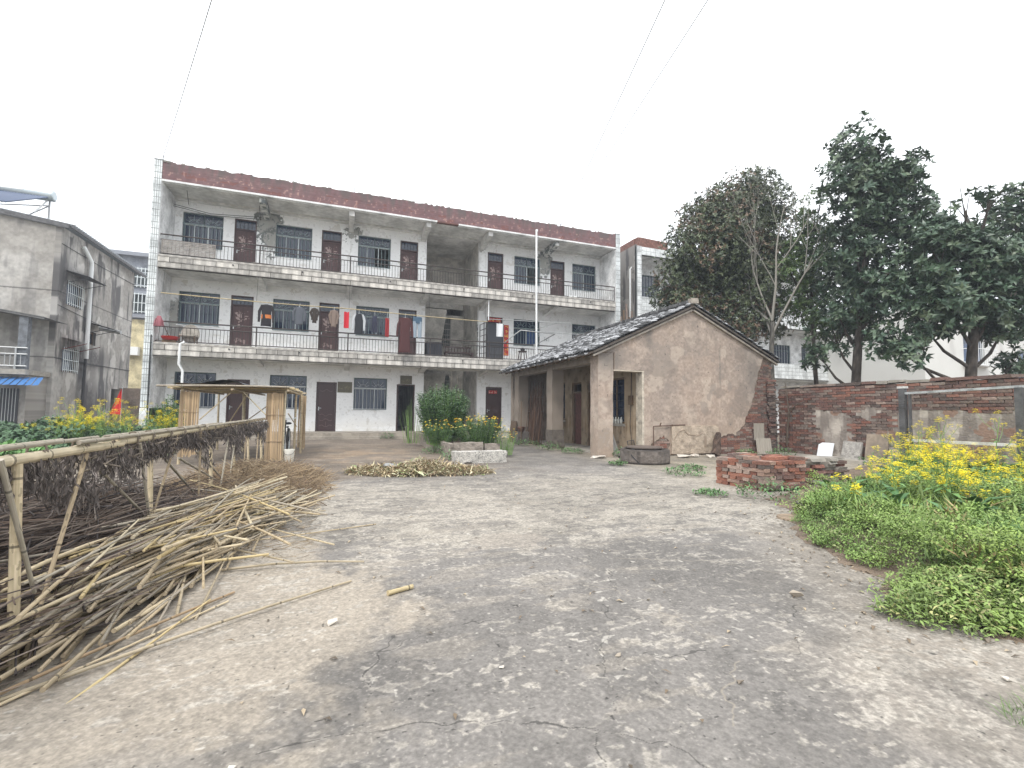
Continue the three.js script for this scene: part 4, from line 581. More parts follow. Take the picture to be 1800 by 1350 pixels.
// grimy house on the left
const lh = thing('grimy_house', 'grimy grey concrete house with stained walls left of the dormitory', 'building', [-14, 0, -29]);
{
  const grime = (sd, k) => tex(1024, 1024, (u, v) => {
    const x = u * 9, y = v * 9.6, a = fbm(x * 0.9, y * 0.7, 5, sd), s = fbm(x * 3.4, y * 0.55, 5, sd + 1), f = fbm(x * 9, y * 9, 4, sd + 2); let c = mix3([152, 148, 142], [178, 175, 170], sst(0.35, 0.65, a)); c = mul3(c, 0.86 + 0.24 * f);
    const d = sst(0.45, 0.63, s * 0.7 + a * 0.4 - 0.06) * k; c = mix3(c, [76, 74, 74], d * 0.85);
    const w = sst(0.58, 0.68, fbm(x * 1.6 + 9, y * 1.1, 5, sd + 3)) * k; c = mix3(c, [206, 203, 198], w * 0.65);
    if (k > 0.5) { for (const [cx, cy, rx2, ry2] of [[0.5, 6.3, 0.35, 1.5], [3.4, 3.6, 1.3, 0.5], [3.2, 1.2, 1, 1.2], [1.8, 7.2, 1.2, 0.3]]) c = mix3(c, [58, 56, 57], clamp(1.3 * Math.exp(-(((x - cx) / rx2) ** 2 + ((y - cy) / ry2) ** 2)) * (0.3 + f)) * 0.7); }
    for (const yy of [3.3, 6.2]) if (Math.abs(y - yy - 0.03 * f) < 0.03) c = mul3(c, 0.7); return c;
  }, true, false);
  const m1 = std([255, 255, 255], { map: grime(301, 0.35), bump: GR, bs: 0.003 }), m2 = std([255, 255, 255], { map: grime(321, 1), bump: GR, bs: 0.003 });
  const xr = -11.6, zf = -25.6, zbk = -33.3;
  const f = new GB(); f.geo(holed([[-21, 0], [xr - 0.221, 0], [xr - 0.221, 9.07], [-16, 9.6], [-21, 9.6]], [], 0.22), T4(0, 0, zf - 0.22)); f.build('front_wall', m1, lh, { uv: [1 / 9, 20.6 / 9, 1 / 9.6, 0] });
  const toZ = new THREE.Matrix4().makeBasis(V3(0, 0, -1), V3(0, 1, 0), V3(1, 0, 0)); toZ.setPosition(xr - 0.22, 0, 0);
  const wins = [[26.25, 27.6, 5.75, 6.85], [26.25, 27.5, 2.75, 3.85], [28.4, 29.15, 4.25, 4.9]];
  const s = new GB(); s.geo(holed([[-zf + 0.001, 0], [31.2, 0], [31.2, 2.2], [32.2, 2.2], [32.2, 0], [-zbk, 0], [-zbk, 9.1], [-zf + 0.001, 9.05]], wins, 0.22), toZ); s.build('side_wall', m2, lh, { uv: [-1 / 9, -25.6 / 9, 1 / 9.6, 0] });
  const bk = new GB(); bk.bb(-21, xr - 0.22, 0, 9.4, zbk, zbk + 0.2); bk.bb(-21, xr - 0.22, 3.2, 3.35, zbk + 0.2, zf - 0.22); bk.bb(-21, xr - 0.22, 6.2, 6.35, zbk + 0.2, zf - 0.22); bk.build('shell', MT.grey, lh);
  // corrugated sheet roof
  const r = new GB(); for (let i = 0; i < 42; i++) { const z0 = zbk - 0.5 + i * 0.2; r.tube([[xr + 0.45, 9.12, z0], [-16.2, 9.86, z0], [-21.2, 9.86, z0]], 0.06, 5); } r.build('sheet_roof', std([126, 132, 136], { rough: 0.6, map: MOT }), lh);
  const ev = new GB(); ev.bar([xr + 0.42, 9.05, zf + 0.2], [xr + 0.42, 9.05, zbk - 0.4], 0.05, 0.16); ev.bar([xr + 0.3, 9.06, zf + 0.12], [-16.2, 9.72, zf + 0.12], 0.2, 0.05); ev.build('eave_board', std([104, 104, 106], { map: MOTS }), lh);
  const fs = new GB(); fs.geo(holed([[-21, 9.55], [-16, 9.55], [xr, 9.0], [xr, 9.14], [-16, 9.78], [-21, 9.78]], [], 0.05), T4(0, 0, zf + 0.02)); fs.build('gable_flashing', std([172, 178, 184], { rough: 0.5, map: MOT }), lh);
  wins.forEach(([a, b, y0, y1], i) => {
    const W = part('window', lh, [xr, y0, -(a + b) / 2]), q = new GB(); q.bb(xr - 0.16, xr - 0.1, y0, y0 + 0.07, -b, -a); q.bb(xr - 0.16, xr - 0.1, y1 - 0.07, y1, -b, -a); q.bb(xr - 0.16, xr - 0.1, y0 + 0.07, y1 - 0.07, -a - 0.06, -a); q.bb(xr - 0.16, xr - 0.1, y0 + 0.07, y1 - 0.07, -b, -b + 0.06); q.build('frame', MT.wood, W);
    const p = new GB(); p.quad([xr - 0.14, y0, -a], [xr - 0.14, y0, -b], [xr - 0.14, y1, -b], [xr - 0.14, y1, -a]); p.build('pane', GLASS, W);
    if (i < 2) { const g = new GB(); for (let k = 0; k <= 8; k++) { const z = -mix(a, b, k / 8); g.tube([[xr + 0.06, y0, z], [xr + 0.06, y1, z]], 0.014, 4, false); } for (const y of [y0 + 0.1, (y0 + y1) / 2, y1 - 0.1]) g.tube([[xr + 0.06, y, -a], [xr + 0.06, y, -b]], 0.016, 4); g.build('security_bars', MT.alu, W); }
    const c = new GB(); c.quad([xr, y1 + 0.42, -a + 0.15], [xr + 0.85, y1 + 0.2, -a + 0.15], [xr + 0.85, y1 + 0.2, -b - 0.2], [xr, y1 + 0.42, -b - 0.2]); c.quad([xr, y1 + 0.4, -b - 0.2], [xr + 0.85, y1 + 0.18, -b - 0.2], [xr + 0.85, y1 + 0.18, -a + 0.15], [xr, y1 + 0.4, -a + 0.15]); c.tube([[xr, y1 - 0.1, -a], [xr + 0.85, y1 + 0.18, -a]], 0.016, 4); c.tube([[xr, y1 - 0.1, -b], [xr + 0.85, y1 + 0.18, -b]], 0.016, 4); c.build('window_canopy', std(i === 1 ? [132, 62, 58] : [92, 94, 96], { map: MOTS }), W);
  });
  const dp = new GB(); dp.tube([[xr + 0.1, 8.7, -27.2], [xr + 0.14, 8.6, -27.25], [xr + 0.14, 8.2, -27.9], [xr + 0.14, 7.9, -27.95], [xr + 0.14, 3.5, -28]], 0.09, 8); dp.build('downpipe', MT.pvc, lh); const d2 = new GB(); d2.tube([[xr + 0.12, 3.5, -28], [xr + 0.12, 0, -27.9]], 0.06, 7); d2.build('drain_pipe', MT.iron, lh); const d3 = new GB(); d3.tube([[xr - 0.05, 5.2, -29.5], [xr + 0.9, 5.05, -29.5]], 0.1, 8); d3.build('vent_pipe', MT.galv, lh);
  const w1 = new GB(); for (const [y, s2] of [[3.3, 0.05], [5.6, -0.35], [8.3, 0.1]]) w1.tube([[xr + 0.03, y, zf], [xr + 0.05, y + s2 * 0.5 - 0.06, -29], [xr + 0.03, y + s2, zbk]], 0.014, 4); w1.build('wall_cable', MT.black, lh);
  // front annex with balcony and tin roof
  const ax = -11.75, az = -24.2; const an = new GB(); an.bb(-20, ax, 0, 2.45, az - 0.2, az); an.bb(ax - 0.2, ax, 0, 2.45, zf, az - 0.2); an.build('annex_wall', m1, lh, { uv: [1 / 9, 20.6 / 9, 1 / 9.6, 0] });
  const as = new GB(); as.bb(-20, ax + 0.1, 2.45, 2.65, zf + 0.02, az + 0.35); as.build('annex_slab', MT.concrete, lh);
  const ar = new GB(); ar.bar([-20, 6.1, az + 0.3], [ax + 0.55, 4.72, az + 0.3], 0.08, 0.05); for (let i = 0; i < 8; i++) ar.bar([-20, 6.13, zf + 0.1 + i * 0.22], [ax + 0.55, 4.77, zf + 0.1 + i * 0.22], 0.02, 0.215); ar.build('annex_roof', std([112, 112, 112], { map: MOT, rough: 0.7 }), lh);
  for (const [x, h] of [[-14.1, 5.2], [ax - 0.1, 4.75]]) { const ap = new GB(); ap.bb(x - 0.14, x + 0.14, 2.65, h, az, az + 0.25); ap.build('annex_post', std([116, 120, 126], { map: MOTS }), lh); }
  const rr = new GB(); for (const y of [2.78, 3.25, 3.5]) rr.tube([[-20, y, az + 0.3], [ax + 0.1, y, az + 0.3]], 0.03, 6); for (let x = -20; x < ax; x += 0.16) rr.tube([[x, 2.78, az + 0.3], [x, 3.25, az + 0.3]], 0.014, 4, false); for (let x = -18.9; x < ax; x += 1.15) rr.tube([[x, 2.65, az + 0.3], [x, 3.5, az + 0.3]], 0.035, 6); rr.build('annex_railing', MT.galv, lh);
  const sh = new GB(); for (let i = 0; i < 9; i++) sh.quad([-13.0 + i * 0.2, 2.35, az + 0.02], [-12.82 + i * 0.2, 2.37, az + 0.02], [-12.7 + i * 0.22, 2.02, az + 0.95], [-12.9 + i * 0.22, 2.0, az + 0.95]); sh.build('blue_awning', std([64, 112, 168], { rough: 0.5, ds: true }), lh);
  const gt = new GB(); gt.bb(-12.75, -11.95, 0.1, 1.9, az + 0.002, az + 0.05); gt.build('annex_gate', std([62, 64, 68]), lh); const gb = new GB(); for (let i = 0; i < 8; i++) gb.tube([[-12.68 + i * 0.095, 0.1, az + 0.08], [-12.68 + i * 0.095, 1.9, az + 0.08]], 0.012, 4, false); gb.build('gate_bars', MT.galv, lh);
  // brown wall in the alley
  tag(new GB().bb(-11.2, -7.2, 0, 2.25, -31.2, -31).build('alley_wall', std([160, 144, 130], { map: MOT, bump: LUMP, bs: 0.01 }), null, { at: [-9.2, 0, -31] }), 'tan plastered wall closing the alley beside the dormitory', 'wall');
}
{ // solar water heater on the roof: tank, collector tubes, stand
  const h = thing('solar_heater', 'solar water heater with round tank on the grimy house roof', 'water heater', [-14.3, 9.7, -27]);
  const t = new GB(); t.tube([[-15.6, 10.92, -27], [-15.58, 10.94, -27], [-12.62, 10.84, -27], [-12.58, 10.84, -27]], [0.18, 0.26, 0.26, 0.18], 14); t.build('tank', std([178, 188, 192], { rough: 0.35, metal: 0.3 }), h); const lb = new GB(); lb.bb(-14.7, -13.6, 10.86, 10.99, -26.76, -26.735); lb.build('tank_label', MT.pvc, h);
  for (let i = 0; i < 18; i++) { const x = -15.5 + i * 0.11, g = new GB(); g.tube([[x + 0.9, 10.72, -26.85], [x, 9.86, -25.7]], 0.036, 6); g.build('collector_tube', std([88, 100, 124], { rough: 0.25 }), h); }
  const s = new GB(); for (const x of [-15.4, -12.8]) { s.bar([x, 9.6, -27.1], [x, 10.7, -27.1], 0.06); s.bar([x, 9.65, -26], [x, 10.65, -27], 0.05); } s.bar([-15.4, 10.1, -27.1], [-12.8, 10.4, -27.1], 0.04); s.bar([-13.6, 9.8, -27.1], [-12.8, 10.4, -27.1], 0.04); s.build('stand', MT.galv, h);
}
{ // far block seen through the gap
  const b = thing('far_block', 'distant grey and yellow apartment block in the gap left of the dormitory', 'building', [-17, 0, -47]); const z = -45;
  const g = new GB(); g.bb(-24, -11, 8.2, 13.2, -52, z); g.build('grey_upper_wall', std([150, 154, 162], { map: MOT }), b); const y = new GB(); y.bb(-24, -11, 0, 8.2, -52, z + 0.05); y.build('yellow_lower_wall', std([214, 202, 164], { map: MOT }), b); const r = new GB(); r.bb(-24.3, -10.7, 13.2, 13.5, -52.2, z + 0.5); for (const yy of [10.15, 8.3]) r.bb(-24, -11, yy, yy + 0.3, z, z + 0.35); r.build('string_course', std([136, 140, 148]), b);
  for (const [x, yy] of [[-16.1, 10.8], [-16.2, 8.75], [-14.5, 5.4], [-14.5, 2.8], [-13, 10.8], [-13, 8.75]]) { const W = part('window', b, [x + 0.8, yy, z]), p = new GB(); p.bb(x, x + 1.5, yy, yy + 1.4, z + 0.052, z + 0.08); p.build('dark_glazing', MT.dark, W); const c = new GB(); for (let i = 0; i <= 6; i++) c.bb(x + i * 0.25 - 0.025, x + i * 0.25 + 0.025, yy - 0.1, yy + 1.5, z + 0.4, z + 0.44); for (const q of [0, 0.7, 1.4]) c.bb(x - 0.05, x + 1.55, yy + q, yy + q + 0.05, z + 0.38, z + 0.42); c.build('window_cage', MT.alu, W); }
  const ac = new GB(); ac.bb(-15.9, -15.0, 5.3, 5.95, z + 0.1, z + 0.55); ac.build('air_conditioner', MT.pvc, b);
}
scene.fog = new THREE.FogExp2(0xe4ecf8, 0.002);
// overhead wires
function wire(a, b, sag, r, label) { const p = []; for (let i = 0; i <= 14; i++) { const t = i / 14; p.push([mix(a[0], b[0], t), mix(a[1], b[1], t) - sag * 4 * t * (1 - t), mix(a[2], b[2], t)]); } tag(new GB().tube(p, r, 4).build('overhead_wire', std([200, 206, 214]), null, { at: a }), label, 'wire'); }
wire([-6.6, 10.62, -20.8], [2.1, 7.0, 2.5], 0.1, 0.011, 'thin wire running up from the left end of the red parapet');
wire([10.09, 10.55, -20.8], [4.25, 9.3, -2], 0.08, 0.014, 'left of the two wires rising from the parapet right side');
wire([10.12, 10.55, -20.8], [5.6, 9.5, -2], 0.08, 0.014, 'right of the two wires rising from the parapet right side');
wire([-11.9, 9.2, -33], [-5.5, 10.6, -40], 0.1, 0.02, 'upper of two level wires left of the dormitory'); wire([-11.5, 8.4, -33], [-5.5, 9.6, -40], 0.1, 0.02, 'lower of two level wires left of the dormitory');
// ---------- trees ----------
const LM1 = [[14.66,9.62,-9.38,0.49],[14.71,9.6,-9.88,0.36],[14.42,8.96,-8.8,0.33],[14.3,8.57,-9.38,0.65],[14.82,8.2,-8.95,0.47],[15.5,8.58,-8.59,0.4],[15.56,8.07,-8.76,0.47],[14.57,7.58,-9.42,0.76],[15.64,7.2,-9.14,0.69],[16.79,7.74,-8.93,0.35],[14.56,6.5,-9.62,0.76],[16.02,6.23,-9.56,0.79],[16.12,6.31,-8.69,0.61],[15.17,5.59,-10.24,0.69],[14.75,4.87,-8.99,0.66],[15.29,4.34,-9.92,0.71],[14.13,4.42,-9.9,0.45],[14.3,3.67,-10.13,0.56],[14.28,3.1,-10.59,0.4],[17.05,5.47,-9.71,0.55]];
const LM2 = [[15.26,6.7,-7.24,0.51],[15.04,6.6,-6.62,0.23],[15.0,6.32,-7.55,0.52],[15.63,6.03,-7.14,0.66],[14.49,5.49,-7.57,0.6],[15.02,5.22,-7.24,0.74],[15.59,5.17,-6.82,0.67],[14.47,4.6,-7.97,0.55],[14.72,4.18,-7.36,0.73],[15.62,4.18,-6.98,0.73],[17.06,4.63,-7.02,0.69],[14.47,3.65,-7.88,0.61],[16.6,3.6,-7.15,0.5],[13.59,2.82,-7.67,0.34],[17.48,2.68,-7.39,0.35],[13.57,3.18,-8.18,0.39]];
const LM3 = [[18.48,7.65,-7.44,0.4],[18.55,7.14,-7.62,0.57],[18.25,6.15,-7.34,0.72],[19.04,5.41,-7.34,0.99],[18.6,4.4,-7.5,0.8]];
const LR = [[15.29,10.33,-13.74,0.59],[14.14,9.55,-13.5,0.74],[13.88,9.48,-14.32,0.59],[15.4,9.36,-13.33,0.75],[12.95,8.66,-14.25,0.71],[13.46,8.25,-13.26,0.97],[15.58,8.41,-13.78,1.04],[11.67,7.37,-13.62,0.62],[12.84,7.31,-13.61,0.98],[14.28,6.99,-13.42,1.08],[15.76,7.41,-13.44,0.76],[11.51,6.42,-14.06,0.59],[13.06,6.52,-14.62,0.9],[14.38,6.14,-14.37,1.04],[14.56,5.81,-12.93,0.89],[11.61,5.73,-14.75,0.48],[11.64,5.09,-13.78,0.71],[13.08,4.81,-13.91,0.82],[13.75,4.71,-13.09,0.83],[15.87,5.02,-13.85,0.77],[11.72,4.81,-14.5,0.48],[13.7,8.9,-14.2,0.9],[14.9,7.6,-14.5,1.0],[12.5,5.6,-14.2,0.7]];
const LG = [[15.18,8.39,-11.11,0.51],[15.53,7.97,-11.7,0.53],[15.46,7.61,-11.04,0.47],[15.32,7.07,-11.89,0.53],[15.58,6.73,-11.36,0.59],[15.16,5.97,-11.69,0.56],[15.97,5.83,-11.57,0.6],[14.82,5.15,-11.77,0.44],[15.27,4.72,-11.39,0.55],[15.64,4.21,-11.17,0.47],[14.12,6.2,-11.49,0.31]];
const leafM = std([255, 255, 255], { vc: true, ds: true, rough: 0.42 });
const barkM = std([104, 96, 88], { map: TX.bark, bump: rep(TX.lump, 0.5), bs: 0.02, rough: 1 });
function tree(name, label, base, lobes, o) {
  const R = rng(o.seed), t = thing(name, label, 'tree', base);
  const tr = new GB(), top = o.top || [base[0], base[1] + 5, base[2]];
  const axis = u => [mix(base[0], top[0], u) + Math.sin(u * 5 + o.seed) * 0.1, mix(base[1], top[1], u), mix(base[2], top[2], u) + Math.cos(u * 4 + o.seed) * 0.1];
  for (const [ox, oz, k] of o.stems || [[0, 0, 1]]) { const p = [], r = []; for (let i = 0; i <= 8; i++) { const u = i / 8, a = axis(u * k); p.push([a[0] + ox * (0.4 + u), a[1], a[2] + oz * (0.4 + u)]); r.push(o.r * (1 - 0.8 * u) * (i ? 1 : 1.35)); } tr.tube(p, r, 9); }
  tr.build('trunk', o.bark || barkM, t);
  const lm = new GB(); for (const L of lobes) { const u = clamp((L[1] - base[1] - 1.2) / (top[1] - base[1]), 0.15, 0.95), a = axis(u), m = [mix(a[0], L[0], 0.55), mix(a[1], L[1], 0.4) , mix(a[2], L[2], 0.55)]; lm.tube([a, m, [L[0], L[1], L[2]]], [o.r * 0.38 * (1 - u * 0.6), o.r * 0.24, 0.012], 6); for (let k = 0; k < 5; k++) lm.tube([[mix(m[0], L[0], 0.6), mix(m[1], L[1], 0.6), mix(m[2], L[2], 0.6)], [L[0] + (R() - 0.5) * L[3] * 1.7, L[1] + (R() - 0.3) * L[3] * 1.3, L[2] + (R() - 0.5) * L[3] * 1.7]], [0.016, 0.006], 4); }
  lm.build('limbs', o.bark || barkM, t);
  const cr = new GB(true), d = V3(), up = V3();
  for (const L of lobes) {
    const n = Math.round(o.density * Math.pow(L[3], 2.2));
    for (let i = 0; i < n; i++) {
      d.set(R() - 0.5, R() - 0.5, R() - 0.5).normalize(); const rr = L[3] * Math.pow(R(), 0.42) * (0.7 + 0.75 * vn(d.x * 3 + L[0], d.y * 3 + d.z * 4, 5)) * 1.2; const p = V3(L[0] + d.x * rr, L[1] + d.y * rr * 0.92, L[2] + d.z * rr);
      if (vn(p.x * 1.6, p.y * 1.6 + p.z * 1.3, o.seed) < o.gap) continue;
      const out = V3(p.x - L[0], p.y - L[1] + 0.25 * L[3], p.z - L[2]).normalize(), c = o.cols[Math.floor(R() * o.cols.length)], sp = o.flush && R() < o.flush * sst(0.4, 0.65, vn(p.x * 0.9, p.y * 0.9 + p.z, 9)) ? o.flushCol : null;
      const ax = out.clone().multiplyScalar(0.8).add(V3((R() - 0.5) * 1.3, 0.35 + (R() - 0.5) * 0.9, (R() - 0.5) * 1.3)).normalize(), b1 = V3(ax.y, -ax.x, 0.3).cross(ax).normalize(), b2 = V3().crossVectors(ax, b1);
      for (let q = 0; q < o.ros; q++) { const a = q / o.ros * 6.283 + R(), tilt = o.tilt + (R() - 0.25) * 1.1; const dir = b1.clone().multiplyScalar(Math.cos(a) * Math.cos(tilt)).addScaledVector(b2, Math.sin(a) * Math.cos(tilt)).addScaledVector(ax, Math.sin(tilt)).normalize(); up.copy(ax).add(V3((R() - 0.5) * 1.2, (R() - 0.5) * 1.2, (R() - 0.5) * 1.2)).normalize(); const k = 0.75 + R() * 0.5; const cc = sp || c; cr.c = [cc[0] * k, cc[1] * k, cc[2] * k]; const len = o.len * (0.7 + R() * 0.6); cr.leaf(p, dir, up, len, len * o.wid, 0.16); }
    }
  }
  cr.build('crown', leafM, t); return t;
}
const magCols = [[0.05, 0.09, 0.052], [0.06, 0.105, 0.058], [0.078, 0.12, 0.07], [0.11, 0.15, 0.09], [0.055, 0.095, 0.062]];
tree('magnolia_tree', 'tall dark magnolia with twin trunks, tallest tree behind the brick wall', [14.9, 0, -9.89], LM1, { seed: 3, r: 0.15, top: [14.9, 9.4, -9.4], stems: [[-0.12, 0.06, 0.75], [0.1, -0.05, 1]], density: 540, gap: 0.36, ros: 9, tilt: 0.15, len: 0.165, wid: 0.4, cols: magCols });
tree('magnolia_tree', 'broad dark magnolia with a single trunk behind the brick wall near the metal frame', [15.6, 0, -7.5], LM2, { seed: 4, r: 0.17, top: [15.2, 6.6, -7.2], density: 540, gap: 0.35, ros: 9, tilt: 0.15, len: 0.165, wid: 0.4, cols: magCols });
tree('magnolia_tree', 'magnolia crown cut off by the right edge of the picture', [18.6, 0, -7.5], LM3, { seed: 5, r: 0.15, top: [18.5, 7, -7.5], density: 520, gap: 0.3, ros: 9, tilt: 0.15, len: 0.165, wid: 0.4, cols: magCols });
tree('osmanthus_tree', 'dense round evergreen tree with rusty young leaves behind the tiled house', [14.5, 0, -13.9], LR, { seed: 6, r: 0.13, top: [14.2, 9.5, -13.8], stems: [[-0.35, 0.1, 0.6], [0.25, -0.1, 0.8], [0, 0.2, 1], [-0.15, -0.2, 0.7]], density: 1500, gap: 0.12, ros: 5, tilt: 0.2, len: 0.105, wid: 0.46, cols: [[0.07, 0.09, 0.045], [0.08, 0.105, 0.05], [0.06, 0.08, 0.045], [0.095, 0.12, 0.055]], flush: 0.4, flushCol: [0.17, 0.115, 0.075] });
tree('young_evergreen_tree', 'slender lighter green tree between the round evergreen and the tall magnolia', [14.9, 0, -11.3], LG, { seed: 7, r: 0.09, top: [15.4, 8.2, -11.4], density: 1700, gap: 0.24, ros: 5, tilt: 0.2, len: 0.1, wid: 0.42, cols: [[0.07, 0.12, 0.035], [0.09, 0.15, 0.045], [0.055, 0.1, 0.035], [0.11, 0.16, 0.05]] });
{ // bare tree
  const R = rng(88), t = thing('bare_tree', 'leafless grey tree with thin upright twigs in front of the round evergreen', 'tree', [13.9, 0, -12]), g = new GB(), tw = new GB();
  const grow = (p, d, L, r, k, G) => { const pts = [p], rad = [r]; let q = V3(...p), dd = d.clone(); const n = 5; for (let i = 1; i <= n; i++) { dd.add(V3((R() - 0.5) * 0.16, 0.05, (R() - 0.5) * 0.16)).normalize(); q = q.clone().addScaledVector(dd, L / n); pts.push([q.x, q.y, q.z]); rad.push(r * (1 - 0.62 * i / n)); } G.tube(pts, rad, k > 2 ? 7 : 4); if (k > 0) { const m = k > 3 ? 3 : 3; for (let i = 0; i < m; i++) { const j = 2 + Math.floor(R() * 4), a = R() * 6.28, sp = 0.35 + R() * 0.35; const nd = dd.clone().add(V3(Math.cos(a) * sp, 0.1, Math.sin(a) * sp)).normalize(); grow(pts[Math.min(5, j)], nd, L * (0.62 + R() * 0.2), r * 0.45, k - 1, tw); } } };
  g.tube([[13.9, 0, -12], [13.92, 1.5, -12.02], [13.86, 3.1, -12], [13.9, 4.4, -11.95]], [0.11, 0.09, 0.08, 0.07], 8); g.build('trunk', std([132, 128, 120], { map: TX.bark }), t);
  for (const [d, L, r] of [[[-0.1, 0.7, -0.75], 2.6, 0.045], [[0, 0.9, -0.35], 2.5, 0.045], [[0.02, 1, 0.15], 2.9, 0.05], [[0.1, 0.9, 0.4], 2.7, 0.045], [[-0.3, 0.8, -0.2], 2.2, 0.04]]) grow([13.9, 3.6 + R() * 0.9, -11.97], V3(...d).normalize(), L, r, 3, tw);
  tw.build('branches', std([150, 146, 138], { rough: 1 }), t);
}
// ---------- yard objects on the right ----------
const stackMats = [[168, 114, 94], [154, 104, 88], [178, 126, 106], [142, 102, 88], [176, 146, 130], [190, 166, 152], [130, 102, 92], [166, 148, 136]].map(c => std(c, { map: rep(brickTex, 0.31), bump: rep(TX.lump, 0.16), bs: 0.008, rough: 0.95 }));
{ // brick stack
  const R = rng(41), st = thing('brick_stack', 'neat stack of old red bricks at the edge of the weeds', 'brick stack', [6.72, 0, -6.1]);
  const lo = [21, 22, 23, 24].map(s => roughBox(0.235, 0.053, 0.112, s, 0.06)), ang = 0.05, ca = Math.cos(ang), sa = Math.sin(ang);
  const put = (u, y, w, ry, m) => piece('brick', lo[Math.floor(R() * 4)], m, st, [6.72 + u * ca + w * sa, y, -6.1 - u * sa + w * ca], [(R() - 0.5) * 0.03, ang + ry + (R() - 0.5) * 0.12, (R() - 0.5) * 0.03]);
  for (let r = 0; r < 9; r++) { const y = 0.03 + r * 0.0575, top = r > 7; if (r === 0) { for (let i = 0; i < 8; i++) put(-0.42 + i * 0.12, y + 0.03, 0.42, Math.PI / 2, dullMats[Math.floor(R() * 8)]); }
    if (r % 2) { for (let i = 0; i < 7; i++) for (let j = 0; j < 4; j++) if (top || i === 0 || i === 6 || j === 0 || j === 3) { if (top && R() < 0.25) continue; put(-0.414 + i * 0.138 + (R() - 0.5) * 0.02, y, -0.36 + j * 0.243 + (R() - 0.5) * 0.03, Math.PI / 2, (R() < 0.88 ? stackMats : dullMats)[Math.floor(R() * 8)]); } }
    else for (let i = 0; i < 4; i++) for (let j = 0; j < 7; j++) if (top || i === 0 || i === 3 || j === 0 || j === 6) { if (top && R() < 0.4) continue; put(-0.36 + i * 0.243 + (R() - 0.5) * 0.03, y, -0.414 + j * 0.138 + (R() - 0.5) * 0.02, 0, (R() < 0.88 ? stackMats : dullMats)[Math.floor(R() * 8)]); } }
  const c = new GB(); c.box(6.72, 0.22, -6.1, 0.6, 0.42, 0.6, [0, ang, 0]); c.build('inner_bricks', dullMats[1], st);
  const s2 = thing('rubble_stack', 'lower pile of flat broken bricks and slabs beside the brick stack', 'brick stack', [7.65, 0, -6.1]);
  for (let r = 0; r < 9; r++) for (let k = 0; k < 8; k++) { const a = k % 4, b = Math.floor(k / 4); const x = 7.36 + a * 0.28 + (R() - 0.5) * 0.08, z = b ? -6.35 : -5.9, w = 0.2 + R() * 0.14; if (r > 7 && R() < 0.4) continue; piece('slab_piece', roughBox(w, 0.048, 0.2 + R() * 0.2, 700 + r * 10 + k, 0.12), R() < 0.45 ? MT.concrete : (R() < 0.4 ? brickMats : dullMats)[Math.floor(R() * 8)], s2, [x, 0.03 + r * 0.052, z + (R() - 0.5) * 0.06], [(R() - 0.5) * 0.08, (R() - 0.5) * 0.5, (R() - 0.5) * 0.08]); }
}
{ // cistern ring with lid
  const w = thing('cistern_ring', 'round dark concrete well ring with a lid in front of the tiled house', 'well', [7.05, 0, -9.75]);
  const pr = [[0.5, 0], [0.585, 0], [0.595, 0.05], [0.59, 0.3], [0.575, 0.335], [0.47, 0.335], [0.465, 0.1], [0, 0.1]].map(p => new THREE.Vector2(...p)); const g = new GB(); g.geo(new THREE.LatheGeometry(pr, 40), T4(7.05, 0, -9.75)); g.build('ring', std([116, 108, 102], { map: rep(TX.mottle, 0.8), bump: rep(TX.lump, 0.3), bs: 0.02, rough: 1 }), w);
  const l = new GB(); l.geo(new THREE.LatheGeometry([[0, 0.4], [0.4, 0.395], [0.43, 0.38], [0.43, 0.336], [0, 0.336]].map(p => new THREE.Vector2(...p)), 36), T4(7.02, 0, -9.75)); l.build('lid', std([104, 92, 84], { map: MOTS, bump: LUMP, bs: 0.01 }), w); const h = new GB(); h.tube([[6.82, 0.37, -10.1], [6.8, 0.5, -10.12], [7.0, 0.52, -10.14], [7.02, 0.37, -10.12]], 0.012, 5); h.build('handle', MT.iron, w); const ho = new GB(); ho.tube([[6.62, 0.02, -9.35], [6.5, 0.2, -9.5], [6.62, 0.35, -9.6], [6.72, 0.3, -9.7], [6.66, 0.1, -10.3], [6.9, 0.02, -10.6]], 0.014, 6); ho.build('hose', MT.black, w);
}
const slab = (pts, th, mat, name, label, cat, lean, x, zc) => { // leaning board: outline in (z,y), leaning back onto the wall
  const g = new GB(), sh = new THREE.Shape(pts.map(p => new THREE.Vector2(...p))), e = new THREE.ExtrudeGeometry(sh, { depth: th, bevelEnabled: true, bevelSize: 0.004, bevelThickness: 0.004, bevelSegments: 1 }); const m = new THREE.Matrix4().makeBasis(V3(0, 0, 1), V3(Math.sin(lean), Math.cos(lean), 0), V3(-Math.cos(lean), Math.sin(lean), 0)); m.setPosition(x, 0.01, zc); g.geo(e, m); return tag(g.build(name, mat, null, { at: [x, 0, zc] }), label, cat);
};
slab([[-0.22, 0], [0.2, 0], [0.2, 0.44], [-0.12, 0.44], [-0.22, 0.38]], 0.025, std([226, 230, 234], { rough: 0.5 }), 'board', 'white board with a clipped corner leaning on the brick wall', 'board', 0.28, 12.66, -9.32);
slab([[-0.24, 0], [0.24, 0], [0.25, 0.5], [-0.22, 0.52]], 0.06, std([176, 172, 166], { map: rep(TX.mottle, 0.4), bump: rep(TX.lump, 0.2), bs: 0.015 }), 'stone_slab', 'stained grey square slab second from the white board', 'slab', 0.22, 12.66, -8.6);
slab([[-0.26, 0], [0.26, 0], [0.27, 0.72], [-0.25, 0.73]], 0.035, std([160, 146, 130], { map: MOT }), 'board', 'tallest brown board leaning on the brick wall', 'board', 0.16, 12.68, -8.0);
